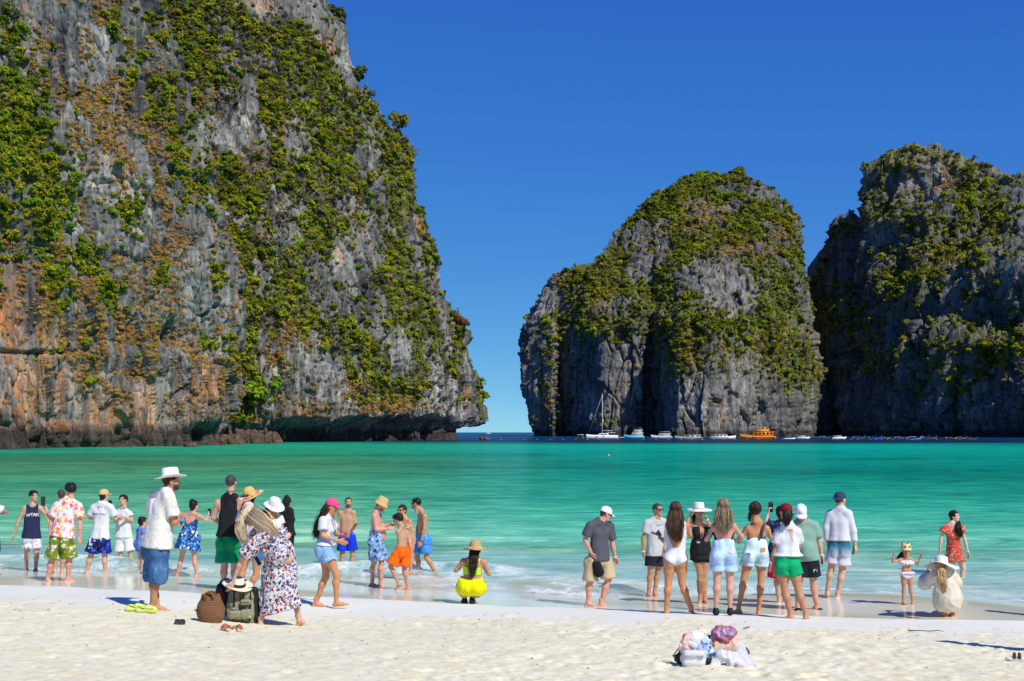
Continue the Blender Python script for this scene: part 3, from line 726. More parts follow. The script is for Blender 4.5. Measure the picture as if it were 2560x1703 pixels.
GRASS_B = [(90, 640, 90, 80, 1), (200, 700, 100, 110, 1), (300, 850, 110, 110, 1.1), (30, 650, 40, 70, 1), (330, 930, 60, 40, 1), (420, 640, 70, 120, .8), (540, 740, 40, 160, .8), (330, 600, 80, 80, .8), (430, 500, 60, 90, .7), (250, 250, 120, 160, .45), (360, 350, 60, 120, .5), (60, 200, 60, 100, .5), (230, 60, 60, 80, .5), (480, 900, 60, 120, .45), (560, 950, 30, 90, .6), (150, 560, 60, 60, .7), (500, 570, 40, 60, .6)]
def dens_GB(U, V, P, N): return spots(U, V, GRASS_B) * patchy(P, 5, 0.47, 0.56, 721) * np.clip(N[..., 2] + 0.75, 0.05, 1.5) + 0.012
GRASS_A = [(740, 830, 50, 40), (870, 975, 30, 25), (760, 1015, 30, 30), (960, 1025, 60, 16), (1010, 1010, 40, 16), (690, 900, 20, 40), (650, 640, 30, 30, .4), (600, 1040, 40, 24, 1.2), (720, 460, 50, 60, .3), (1090, 1010, 30, 20, .5), (510, 250, 30, 30, .8), (640, 400, 40, 40, .5)]
def dens_GA(U, V, P, N): return spots(U, V, GRASS_A) * patchy(P, 4, 0.35, 0.55, 723) + 0.015
ROCK_C = [(1840, 745, 82, 95, 1.15), (1780, 1010, 330, 105, 1.15), (1600, 800, 60, 60, .5), (1560, 950, 110, 130, 1.1), (1320, 950, 60, 120, .9), (1430, 960, 80, 130, .9), (2030, 720, 26, 120, .9), (1350, 775, 26, 40, .8), (2000, 1020, 90, 110, 1)]
def dens_C(U, V, P, N):
    d = (0.08 + patchy(P, 26, 0.40, 0.50, 731)) * np.clip(1 - 1.12 * spots(U, V, ROCK_C), 0, 1) * (0.35 + sstep(900, 700, V))
    return d + 1.2 * spots(U, V, [(1700, 870, 40, 50), (1790, 815, 120, 22), (1930, 800, 60, 40), (1960, 880, 50, 40), (2000, 930, 50, 40), (1540, 815, 36, 26), (1900, 850, 30, 40, .7), (1690, 920, 20, 26)])
def dens_R(U, V, P, N):
    d = 0.5 * patchy(P, 22, 0.42, 0.6, 741) * np.clip(N[..., 2] + 0.45, 0.02, 1.2) * (V < 960)
    return d + 1.0 * spots(U, V, [(2360, 640, 120, 26), (2300, 690, 70, 20), (2230, 700, 40, 30), (2110, 770, 40, 40, .8), (2480, 870, 60, 60, .7), (2250, 880, 60, 40, .6), (2540, 860, 30, 50), (2400, 980, 30, 40, .6), (2420, 470, 26, 110), (2480, 540, 30, 60), (2230, 405, 40, 24), (2290, 385, 60, 14, 1.3), (2390, 395, 30, 16, 1.2), (2470, 405, 40, 16, 1.2), (2200, 520, 90, 30, .6), (2340, 560, 60, 30, .5), (2280, 960, 40, 30, .6)])

LOOK = {'green': "olive green shrub", 'bright': "bright green shrub", 'dark': "dark green shrub", 'twig': "leafless brown shrub"}
WHERE = {"cliff_headland": "the headland", "cliff_near_left": "the near left cliff", "cliff_dome": "the rounded middle island", "cliff_right": "the shaded right cliff"}
def shrub_label(cl, kind, u, v, lab):
    """say where on its cliff the shrub grows: height band, then side"""
    h = "at the top of" if v < 170 else "high on" if v < 400 else "halfway up" if v < 660 else "low on" if v < 900 else "near the foot of"
    lo, hi = {"cliff_headland": (400, 1200), "cliff_near_left": (0, 580), "cliff_dome": (1300, 2050), "cliff_right": (2050, 2560)}[cl]
    if cl in ("cliff_dome", "cliff_right"): h = "on the top of" if v < 520 else "halfway up" if v < 760 else "low on"
    f = (u - lo) / (hi - lo); sd = "towards its left side" if f < .25 else "left of its middle" if f < .5 else "right of its middle" if f < .75 else "towards its right edge"
    return "%s %s %s, %s" % (LOOK[kind], h, WHERE[cl], sd)
def make_plants():
    groups = [
        # cliff, density, number, mean radius, kinds, stuff name, label of the single shrubs, group, how many singles
        ("cliff_headland", dens_A, 12000, 0.96, ('green', 'green', 'dark', 'twig', 'green', 'twig', 'bright'), "headland_scrub", "olive green shrub clinging to the left headland", "shrubs on the headland", 130, "thick mixed green and grey scrub over the left headland"),
        ("cliff_near_left", dens_B, 3000, 0.68, ('green', 'bright', 'green'), "near_cliff_scrub", "bushy green shrub rooted in the near left cliff", "shrubs on the near left cliff", 70, "green scrub in the cracks of the near left cliff"),
        ("cliff_dome", dens_C, 8500, 1.45, ('green', 'green', 'dark', 'dark', 'twig', 'bright'), "dome_scrub", "dark green shrub growing on the rounded middle island", "shrubs on the middle island", 60, "dark green scrub over the rounded middle island"),
        ("cliff_right", dens_R, 5600, 1.5, ('dark', 'green', 'green', 'twig'), "right_cliff_scrub", "dark shrub on a ledge of the shaded right cliff", "shrubs on the right cliff", 40, "dark scrub on the ledges of the shaded right cliff"),
    ]
    for gi, (cl, dens, n, rad, kinds, sname, lab, grp, ns, slab) in enumerate(groups):
        P, N, U, V, rg = pick_points(cl, dens, n, 800 + gi)
        r = rad * np.clip(np.exp(rg.normal(0, 0.45, n)), .4, 2.6); D = P[:, 1]
        P = P + N * (r * 0.25)[:, None] + np.array([0, 0, 0.15]) * r[:, None]
        rot = np.stack([rg.normal(0, .25, n), rg.normal(0, .25, n), rg.random(n) * 6.28], 1)
        vis = (V > 0) & (U > 0) & (U < 2560)
        order = np.argsort(-(r / D) * vis); single, rest = order[:ns], order[ns:]
        for i in single:
            kk = kinds[rg.integers(0, len(kinds))]; me = VAR[kk][rg.integers(0, len(VAR[kk]))]
            o = bpy.data.objects.new("shrub", me); COL.objects.link(o)
            o.location = P[i]; o.rotation_euler = rot[i]; o.scale = (r[i],) * 3
            tag(o, shrub_label(cl, kk, U[i], V[i], lab), "shrub", grp)
        scatter_stuff(sname, P[rest], r[rest], rot[rest], kinds, slab, "scrub")
    P, N, U, V, rg = pick_points("cliff_headland", lambda U, V, P, N: np.clip(1 - 1.1 * spots(U, V, ROCK_A), 0, 1) * (0.4 + patchy(P, 9, .4, .55, 751)), 5200, 871)
    r = 0.85 * np.exp(rg.normal(0, .3, len(P))); scatter_stuff("headland_dry_brush", P + N * (r * .2)[:, None], r, np.stack([rg.normal(0, .3, len(P)), rg.normal(0, .3, len(P)), rg.random(len(P)) * 6.28], 1), ('twig',), "grey-brown leafless brush between the green shrubs of the headland", "dry brush")
    for cl, dens, n, rad, sname, slab in (("cliff_near_left", dens_GB, 7500, 0.36, "near_cliff_dry_grass", "golden dry grass tufts hanging over the near left cliff"), ("cliff_headland", dens_GA, 2200, 0.48, "headland_dry_grass", "golden dry grass tufts on the headland ledges"),
                                     ("cliff_dome", lambda U, V, P, N: spots(U, V, [(1640, 505, 60, 30), (1850, 620, 50, 30), (1740, 560, 90, 60, .6), (1420, 690, 40, 30), (1470, 740, 40, 40), (1970, 580, 30, 40), (1370, 880, 16, 20), (1370, 1000, 12, 60), (1700, 880, 40, 50, .8), (1920, 860, 60, 40, .5), (2030, 850, 16, 60, .8)]) + 0.02, 3200, 0.95, "dome_dry_grass", "yellow dry grass patches on the rounded middle island"),
                                     ("cliff_right", lambda U, V, P, N: spots(U, V, [(2270, 385, 50, 12), (2380, 470, 40, 40), (2390, 640, 80, 16), (2340, 660, 90, 30, .6), (2550, 840, 20, 40), (2500, 900, 60, 60, .3)]) + 0.02, 1400, 0.95, "right_cliff_dry_grass", "yellow dry grass on the ledges of the right cliff")):
        P, N, U, V, rg = pick_points(cl, dens, n, 900 + n)
        r = rad * np.clip(np.exp(rg.normal(0, 0.45, n)), .4, 1.9)
        rot = np.stack([rg.normal(0, .3, n), rg.normal(0, .3, n), rg.random(n) * 6.28], 1)
        scatter_stuff(sname, P + N * 0.1, r, rot, ('grass',), slab, "dry grass")
make_plants()
for cl_, de_ in (("cliff_headland", dens_A), ("cliff_near_left", dens_B), ("cliff_dome", dens_C), ("cliff_right", dens_R)):      # low herbs and moss between the shrubs
    c_ = CL[cl_]; P_ = c_['P']; w_ = np.clip(de_(c_['U'], c_['V'], P_, c_['N']) * 0.8, 0, .85) * sstep(.3, .5, fbm(P_[..., 0] / 2.5, P_[..., 1] / 2.5, P_[..., 2] / 2.5, 3, 761)) * (P_[..., 2] > 8)
    col_ = lerp3(c_['C'], np.array([0.13, 0.135, 0.03]), w_); a_ = c_['me'].attributes["rock"]
    a_.data.foreach_set('color', np.hstack([col_.reshape(-1, 3), np.ones((w_.size, 1))]).astype(np.float32).ravel())

def surf_point(cl, u, v):
    c = CL[cl]; k = np.argmin((c['U'] - u) ** 2 + (c['V'] - v) ** 2 + 0.0 * c['D']); return c['P'].reshape(-1, 3)[k]
def cliff_tree(cl, u, v, h, mat, seed, label, bare=False, bark=None, out=1.0, leaf=0.2, n=420, group=None):
    p = surf_point(cl, u, v)
    t = empty("bare_tree" if bare else "tree", (p[0], p[1] - out, p[2] - 0.2 * h), random.uniform(0, 6), label, "tree", group)
    me = tubes_mesh("trunk", branch_set(seed, 20 if bare else 7, h, 0.55 if not bare else 0.75, .55 if bare else 1.0), 5)
    link("trunk", me, bark or BARK, t)
    cm = crown_mesh("crown", seed, n, 0.62 * h, leaf * h * .55, 0.75, 14) if not bare else crown_mesh("crown", seed, 150, 0.62 * h, 0.05 * h, 0.8, 14, hollow=.2)
    c = link("crown", cm, mat if not bare else TWIG, t); c.location = (0, 0, 0.62 * h)
    return t
cliff_tree("cliff_headland", 640, 1010, 8.0, LEAF_BRIGHT, 31, "bright green leafy tree at the foot of the headland beside the brown boulders")
cliff_tree("cliff_headland", 585, 985, 7.0, LEAF_BRIGHT, 32, "bright green tree in the gully foot beside the near left wall")
cliff_tree("cliff_headland", 700, 985, 6.5, LEAF_BRIGHT, 33, "bright green tree at the gully foot against the grey layered rock")
cliff_tree("cliff_headland", 610, 900, 7.0, LEAF, 34, "dark green tree halfway up the gully between the two left cliffs", leaf=.22)
cliff_tree("cliff_headland", 705, 640, 10.0, LEAF, 35, "leafless pale grey tree spreading its branches on the headland", True, PALEBARK, 2.5)
cliff_tree("cliff_headland", 905, 205, 8.5, LEAF_DARK, 36, "dark tree leaning out of the headland skyline near its top")
cliff_tree("cliff_headland", 1000, 325, 8.0, LEAF_DARK, 37, "dark rounded tree on the headland skyline at a step in the ridge")
cliff_tree("cliff_headland", 1024, 400, 6.5, LEAF, 38, "leafless thin tree sticking out of the headland skyline", True)
cliff_tree("cliff_headland", 1150, 825, 7.0, LEAF_RED, 39, "reddish brown tree on the lower right skyline of the headland")
cliff_tree("cliff_headland", 1205, 985, 7.5, LEAF, 40, "lowest green tree on the right tip of the headland above the overhang")
cliff_tree("cliff_headland", 855, 60, 9.0, LEAF_DARK, 41, "topmost dark tree on the headland skyline at the picture's upper edge")
# ------------------------------------------------------------------ figure modelling: smooth-union fields meshed with surface nets
def surfnet(F, lo, h):
    ins = F < 0
    nx, ny, nz = F.shape
    c = [ins[i:nx - 1 + i, j:ny - 1 + j, k:nz - 1 + k] for i in (0, 1) for j in (0, 1) for k in (0, 1)]
    s = sum(x.astype(np.int8) for x in c); m = (s > 0) & (s < 8)
    I_, J_, K_ = np.nonzero(m)
    if len(I_) == 0: return np.zeros((0, 3)), np.zeros((0, 4), int)
    idx = np.full(m.shape, -1, np.int64); idx[m] = np.arange(len(I_))
    pos = np.zeros((len(I_), 3)); cnt = np.zeros(len(I_))
    cor = [(i, j, k) for i in (0, 1) for j in (0, 1) for k in (0, 1)]
    for a in range(8):
        for b in range(a + 1, 8):
            A, B = np.array(cor[a]), np.array(cor[b])
            if np.abs(A - B).sum() != 1: continue
            fa = F[I_ + A[0], J_ + A[1], K_ + A[2]]; fb = F[I_ + B[0], J_ + B[1], K_ + B[2]]
            x = (fa < 0) != (fb < 0)
            t = np.where(x, fa / np.where(x, fa - fb, 1), 0)
            pos += np.where(x[:, None], A + t[:, None] * (B - A), 0); cnt += x
    V = (np.stack([I_, J_, K_], 1) + pos / cnt[:, None]) * h + lo
    Fs = []
    for ax in range(3):
        sl0 = [slice(None)] * 3; sl1 = [slice(None)] * 3; sl0[ax] = slice(0, -1); sl1[ax] = slice(1, None)
        a, b = ins[tuple(sl0)], ins[tuple(sl1)]
        ii, jj, kk = np.nonzero(a != b)
        o1, o2 = (ax + 1) % 3, (ax + 2) % 3
        co = [ii, jj, kk]
        ok = (co[o1] > 0) & (co[o2] > 0) & (co[o1] < F.shape[o1] - 1) & (co[o2] < F.shape[o2] - 1)
        ii, jj, kk = ii[ok], jj[ok], kk[ok]; co = [ii, jj, kk]
        fl = a[ii, jj, kk]
        def cell(d1, d2):
            q = [ii.copy(), jj.copy(), kk.copy()]; q[o1] -= d1; q[o2] -= d2; return idx[q[0], q[1], q[2]]
        q = np.stack([cell(1, 1), cell(0, 1), cell(0, 0), cell(1, 0)], 1)
        Fs.append(np.where(fl[:, None], q, q[:, ::-1]))
    return V, np.concatenate(Fs)

def cone_d(P, pr):
    a, b, ra, rb, n, s, cut = pr
    ab = b - a; L2 = float(ab @ ab) + 1e-12
    pa = P - a; t0 = (pa @ ab) / L2; t = np.clip(t0, 0, 1)
    q = pa - t[..., None] * ab
    if n is not None:
        c = q @ n; q = q + n * (c * (1 / s - 1))[..., None]
    d = np.sqrt((q * q).sum(-1)) - (ra + (rb - ra) * t)
    if n is not None: d = d * min(1.0, 0.5 + s / 2)
    if cut: d = np.maximum(d, (t0 - 1) * math.sqrt(L2))
    if cut == 2: d = np.maximum(d, -t0 * math.sqrt(L2))
    return d
def cn(a, b, ra, rb, n=None, s=1.0, cut=0): return (np.asarray(a, float), np.asarray(b, float), ra, rb, None if n is None else np.asarray(n, float), s, cut)

def field_mesh(prims, h=0.013, k=0.03, region=None, infl=0.0, wr=0.0, wf=9.0, seed=0, sub=None, fold=1.0):
    lo = np.full(3, 1e9); hi = -lo
    for p in prims:
        r = max(p[2], p[3]) + infl
        lo = np.minimum(lo, np.minimum(p[0], p[1]) - r); hi = np.maximum(hi, np.maximum(p[0], p[1]) + r)
    mg = k + 3 * h + wr; lo -= mg; hi += mg
    n = np.ceil((hi - lo) / h).astype(int) + 1
    F = np.full(n, 0.5, np.float64)
    ax = [lo[i] + h * np.arange(n[i]) for i in range(3)]
    for p in prims:
        r = max(p[2], p[3]) + infl + k * 1.5 + 2 * h
        a = np.clip(np.floor((np.minimum(p[0], p[1]) - r - lo) / h).astype(int), 0, n - 1); b = np.clip(np.ceil((np.maximum(p[0], p[1]) + r - lo) / h).astype(int) + 1, 1, n)
        sl = tuple(slice(a[i], b[i]) for i in range(3))
        P = np.stack(np.meshgrid(*[ax[i][sl[i]] for i in range(3)], indexing='ij'), -1)
        d = cone_d(P, p) - infl
        f = F[sl]; q = np.clip(0.5 + 0.5 * (f - d) / k, 0, 1)
        F[sl] = f + (d - f) * q - k * q * (1 - q)
    if region is not None or wr or sub is not None:
        P = np.stack(np.meshgrid(*ax, indexing='ij'), -1)
        if wr:
            n_ = fbm(P[..., 0] * wf, P[..., 1] * wf, P[..., 2] * wf * 0.55, 2, seed + 5); r_ = 1 - np.abs(2 * vnoise(P[..., 0] * wf * 1.2 + n_, P[..., 1] * wf * 1.2, P[..., 2] * wf * .5 - n_, seed + 9) - 1)
            F = F + wr * 1.3 * (n_ - .5) + wr * 1.3 * (r_ ** 2 - .4) * fold
        if sub is not None:
            for (c, rr) in sub: F = np.maximum(F, rr - np.sqrt(((P - c) ** 2).sum(-1)))
        if region is not None: F = np.maximum(F, region(P))
    return surfnet(F, lo, h)

def crumple(V, F, amp, freq, seed=0):
    """push a closed mesh in and out along its normals in sharp cloth folds"""
    n = np.zeros_like(V); a = V[F[:, 1]] - V[F[:, 0]]; b = V[F[:, 2]] - V[F[:, 0]]; fn = np.cross(a, b)
    for k in range(F.shape[1]): np.add.at(n, F[:, k], fn)
    n /= np.linalg.norm(n, axis=1, keepdims=True) + 1e-12
    x, y, z = (V * freq).T; w = 1.6 * (fbm(x * .6, y * .6, z * .6, 2, seed + 1) - .5)
    r1 = 1 - np.abs(2 * vnoise(x + w, y - w, z * .8 + w, seed + 2) - 1); r2 = 1 - np.abs(2 * vnoise(x * 2.1 + 2 * w, y * 2.1, z * 1.5 - w, seed + 3) - 1)
    return V + n * (amp * (r1 ** 3 * 1.6 - .6) + amp * .45 * (r2 ** 2 - .35))[:, None]

# ---- templates (metres, for a 1.75 m adult)
def head_template():
    h = 0.0085; lo = np.array([-0.11, -0.13, -0.20]); hi = np.array([0.11, 0.15, 0.15])
    n = np.ceil((hi - lo) / h).astype(int); ax = [lo[i] + h * np.arange(n[i]) for i in range(3)]
    P = np.stack(np.meshgrid(*ax, indexing='ij'), -1)
    def ell(c, r):
        q = (P - np.array(c)) / np.array(r); return (np.sqrt((q * q).sum(-1)) - 1) * min(r)
    def sm(a, b, k):
        q = np.clip(.5 + .5 * (a - b) / k, 0, 1); return a + (b - a) * q - k * q * (1 - q)
    F = ell((0, -0.008, 0.028), (0.076, 0.096, 0.090))
    F = sm(F, ell((0, 0.028, -0.045), (0.057, 0.064, 0.072)), 0.03)
    F = sm(F, ell((0, 0.074, -0.090), (0.026, 0.020, 0.020)), 0.03)
    for s in (-1, 1):
        F = sm(F, ell((0.038 * s, 0.062, -0.022), (0.024, 0.022, 0.022)), 0.02)
        F = sm(F, ell((0.030 * s, 0.080, 0.026), (0.026, 0.012, 0.009)), 0.012)
        F = sm(F, ell((0.079 * s, -0.006, -0.008), (0.011, 0.024, 0.034)), 0.006)
        F = np.maximum(F, -ell((0.031 * s, 0.098, 0.004), (0.017, 0.014, 0.011)))
    F = sm(F, cone_d(P, cn((0, 0.086, 0.012), (0, 0.110, -0.028), 0.009, 0.014)), 0.012)
    F = sm(F, ell((0, 0.088, -0.058), (0.024, 0.012, 0.006)), 0.006); F = sm(F, ell((0, 0.087, -0.070), (0.021, 0.012, 0.006)), 0.006)
    F = sm(F, cone_d(P, cn((0, -0.01, -0.06), (0, -0.022, -0.19), 0.054, 0.056)), 0.03)
    V, Fc = surfnet(F, lo, h)
    x, y, z = np.abs(V[:, 0]), V[:, 1], V[:, 2]
    lip = np.exp(-((x / 0.024) ** 2 + ((z + 0.064) / 0.011) ** 2)) * (y > 0.07)
    brow = np.exp(-(((x - 0.033) / 0.018) ** 2 + ((z - 0.028 + 0.15 * np.clip(x - .04, 0, 1)) / 0.006) ** 2)) * (y > 0.05)
    eye = np.exp(-(((x - 0.031) / 0.013) ** 2 + ((z - 0.004) / 0.006) ** 2) ** 2) * (y > 0.06)
    beard = sstep(-0.03, -0.055, z - 0.25 * np.clip(0.05 - y, 0, .1)) * sstep(0.0, 0.03, y) * sstep(-.125, -.11, z)
    beard = np.maximum(beard, np.exp(-((x / 0.03) ** 2 + ((z + 0.048) / 0.006) ** 2)) * (y > 0.07))
    return V, Fc, lip, brow, eye, beard
HEAD = head_template()

def hand_template(curls, thumb=0.5, spread=0.05):
    pr = [cn((0.0, 0, 0), (0.03, 0, 0), 0.026, 0.030, (0, 0, 1), 0.7), cn((0.03, 0.014, 0), (0.085, 0.022, 0), 0.028, 0.024, (0, 0, 1), 0.55), cn((0.03, -0.014, 0), (0.08, -0.022, 0), 0.026, 0.022, (0, 0, 1), 0.55)]
    for i, (y, L) in enumerate(((0.031, 0.070), (0.011, 0.080), (-0.010, 0.074), (-0.030, 0.058))):
        p = np.array([0.085 - 0.004 * abs(i - 1), y, 0.0]); a = 0.0
        for s, fr in enumerate((0.45, 0.30, 0.25)):
            a += curls[i] * (0.6, 1.0, 0.8)[s]
            q = p + L * fr * np.array([math.cos(a), (y * spread * 10) * .3, -math.sin(a)])
            pr.append(cn(p, q, 0.0095 - 0.0008 * s, 0.0087 - 0.0008 * s)); p = q
    p = np.array([0.022, 0.026, -0.004]); d1 = np.array([0.68, 0.70, -0.25 * thumb]); d1 /= np.linalg.norm(d1)
    q = p + 0.042 * d1; pr.append(cn(p, q, 0.014, 0.011)); d2 = np.array([0.9, 0.25 - .4 * thumb, -0.5 * thumb]); d2 /= np.linalg.norm(d2)
    pr.append(cn(q, q + 0.038 * d2, 0.0105, 0.0085))
    return field_mesh(pr, 0.0072, 0.006)
HANDS = {'relax': hand_template([0.22, 0.28, 0.34, 0.42], .5), 'grip': hand_template([0.75, 0.8, 0.85, 0.9], 1.2), 'peace': hand_template([0.05, 0.05, 1.25, 1.3], 1.4, .5), 'flat': hand_template([0.08, 0.08, 0.1, 0.12], .3)}
def foot_template():
    pr = [cn((0, 0, 0.06), (0, 0, -0.02), 0.036, 0.036), cn((0, 0, -0.02), (-0.040, 0, -0.055), 0.036, 0.030), cn((0, 0, -0.03), (0.095, 0.004, -0.062), 0.036, 0.027, (0, 1, 0), 1.15),
          cn((0.105, 0.022, -0.072), (0.105, -0.026, -0.075), 0.021, 0.017), cn((-0.04, 0, -0.06), (0.10, 0.0, -0.072), 0.028, 0.022, (0, 1, 0), 1.2)]
    for i, (y, L, r) in enumerate(((0.030, 0.062, 0.0125), (0.010, 0.056, 0.009), (-0.006, 0.048, 0.009), (-0.021, 0.040, 0.0085), (-0.035, 0.030, 0.008))):
        pr.append(cn((0.112, y * .9, -0.074), (0.120 + L, y, -0.079 + 0.002), r, r * .9))
    V, F = field_mesh(pr, 0.0095, 0.014); V[:, 2] = np.maximum(V[:, 2], -0.088); return V, F
FOOT = foot_template()

# ---- shared materials of the figures
def skin_mat():
    t = NT("skin"); c = t.attr("skin", 'Color')
    n = t.noise(t.coord('Object'), 28, 3, .6)
    c = t.mix(0.35, c, t.ramp(n, [(0.3, (0.80, 0.74, 0.72)), (0.7, (1.15, 1.12, 1.1))]), 'MULTIPLY')
    t.set(Base_Color=c, Roughness=0.48, Specular_IOR_Level=0.35, Subsurface_Weight=0.06, Subsurface_Radius=(0.02, 0.008, 0.004)); return t.m
SKIN = skin_mat()
_mc = {}
def plain(name, col, rough=0.8, fine=90.0, amt=0.25, metal=0.0, spec=0.2):
    key = (name, col, rough)
    if key in _mc: return _mc[key]
    t = NT(name); o = t.coord('Object'); n = t.noise(o, fine, 3, .6); n2 = t.noise(o, 6, 3, .5)
    c = t.mix(amt, col, t.ramp(n, [(0.3, (0.6, 0.6, 0.6)), (0.7, (1.35, 1.35, 1.35))]), 'MULTIPLY')
    c = t.mix(0.3, c, t.ramp(n2, [(0.3, (0.8, 0.8, 0.8)), (0.7, (1.12, 1.12, 1.12))]), 'MULTIPLY')
    t.set(Base_Color=c, Roughness=rough, Specular_IOR_Level=spec, Metallic=metal, Normal=t.bump(n, 0.05, 0.003)); _mc[key] = t.m; return t.m
def cloth(col): return plain("cloth", tuple(round(c, 4) for c in col))
def denim(base, name="denim"):
    t = NT(name); o = t.coord('Object')
    n = t.noise(o, 5, 4, .6); w = t.noise(t.coord('Object', (1, 1, .3)), 60, 2, .6)
    c = t.mix(t.ramp(n, [(.35, (0, 0, 0)), (.7, (1, 1, 1))]), base, tuple(min(1, x * 1.7 + .06) for x in base))
    c = t.mix(0.5, c, t.ramp(w, [(.3, (.7, .7, .75)), (.7, (1.2, 1.2, 1.15))]), 'MULTIPLY')
    t.set(Base_Color=c, Roughness=0.85, Specular_IOR_Level=0.15); return t.m
def floral(name, base, cols, scale=14, size=0.34, seed=0.0, petals=0.5):
    """scattered blooms: warped cells, a random colour for each, on a ground colour"""
    t = NT(name); o = t.coord('Object', (1, 1, 1), (seed, seed * .7, seed * 1.3))
    w = t.noise(o, scale * 1.6, 3, .6)
    d = t.new('ShaderNodeVectorMath', operation='MULTIPLY_ADD'); cv = t.new('ShaderNodeCombineXYZ')
    for i in range(3): t.link(w, cv.inputs[i])
    d.inputs[1].default_value = (petals * 1.2 / scale,) * 3
    t.link(cv.outputs[0], d.inputs[0]); t.link(o, d.inputs[2])
    v = t.voro(d.outputs[0], scale); v2 = t.voro(d.outputs[0], scale * 1.9)
    sp = t.new('ShaderNodeSeparateColor'); t.link(v.outputs['Color'], sp.inputs[0])
    sp2 = t.new('ShaderNodeSeparateColor'); t.link(v2.outputs['Color'], sp2.inputs[0])
    k = len(cols); c1 = t.ramp(sp.outputs[0], [(i / k, c) for i, c in enumerate(cols)], 'CONSTANT')
    c2 = t.ramp(sp2.outputs[1], [(i / k, c) for i, c in enumerate(cols[::-1])], 'CONSTANT')
    wv = t.noise(o, scale * 3.2, 2, .6)
    m1 = t.ramp(t.math('ADD', v.outputs[0], t.math('MULTIPLY_ADD', wv, .5, -.25)), [(size, (1, 1, 1)), (size + .07, (0, 0, 0))])
    m2 = t.ramp(t.math('ADD', v2.outputs[0], t.math('MULTIPLY_ADD', wv, .5, -.25)), [(size * .75, (1, 1, 1)), (size * .75 + .07, (0, 0, 0))])
    c = t.mix(m2, base, c2); c = t.mix(m1, c, c1)
    t.set(Base_Color=c, Roughness=0.8, Specular_IOR_Level=0.15); return t.m
def gradient_z(name, stops, z0, z1):
    t = NT(name); s = t.new('ShaderNodeSeparateXYZ'); tc = t.new('ShaderNodeTexCoord'); t.link(tc.outputs['Object'], s.inputs[0])
    f = t.math('DIVIDE', t.math('SUBTRACT', s.outputs[2], z0), z1 - z0)
    t.set(Base_Color=t.ramp(f, stops), Roughness=0.8); return t.m
def hair_mat(name, cols):
    t = NT(name); n = t.noise(t.coord('Object', (1, 1, .12)), 55, 3, .6); v = t.attr("strand")
    f = t.math('ADD', t.math('MULTIPLY', n, .5), t.math('MULTIPLY', v, .5))
    t.set(Base_Color=t.ramp(f, [(0.2, cols[0]), (0.5, cols[1]), (0.8, cols[2])]), Roughness=0.6, Specular_IOR_Level=0.3); return t.m
HAIRS = {'buzz': hair_mat("hair_cropped", ((0.03, 0.022, 0.018), (0.055, 0.042, 0.035), (0.09, 0.07, 0.06))),
         'black': hair_mat("hair_black", ((0.004, 0.003, 0.003), (0.010, 0.008, 0.007), (0.022, 0.018, 0.016))),
         'dark': hair_mat("hair_dark_brown", ((0.012, 0.006, 0.004), (0.03, 0.016, 0.010), (0.07, 0.035, 0.02))),
         'brown': hair_mat("hair_brown", ((0.03, 0.016, 0.010), (0.075, 0.04, 0.022), (0.15, 0.08, 0.045))),
         'blonde': hair_mat("hair_blonde", ((0.38, 0.26, 0.13), (0.68, 0.52, 0.32), (0.86, 0.76, 0.58))),
         'golden': hair_mat("hair_golden", ((0.26, 0.14, 0.05), (0.46, 0.29, 0.12), (0.62, 0.45, 0.24))),
         'ash': hair_mat("hair_ash_blonde", ((0.09, 0.065, 0.04), (0.24, 0.17, 0.10), (0.46, 0.34, 0.20)))}
TONES = {'light': (0.60, 0.36, 0.25), 'pink': (0.62, 0.31, 0.22), 'tan': (0.50, 0.25, 0.135), 'brown': (0.36, 0.175, 0.09), 'orange': (0.56, 0.25, 0.115), 'olive': (0.50, 0.29, 0.17), 'asian': (0.55, 0.34, 0.215)}

def rotm(R, F, U): return np.array([R, F, U]).T     # local (x right, y forward, z up) -> world
def yawv(deg):
    a = math.radians(deg); return np.array([math.sin(a), math.cos(a), 0.0])
def nrm(v): return v / (np.linalg.norm(v) + 1e-9)

ZM = {1: (0.27425, 0, 1150), 2: (0.2869, 480, 1150), 3: (0.2296, 760, 1200), 4: (0.22327, 1420, 1220), 5: (0.2359, 1740, 1200), 6: (0.2232, 2160, 1220)}

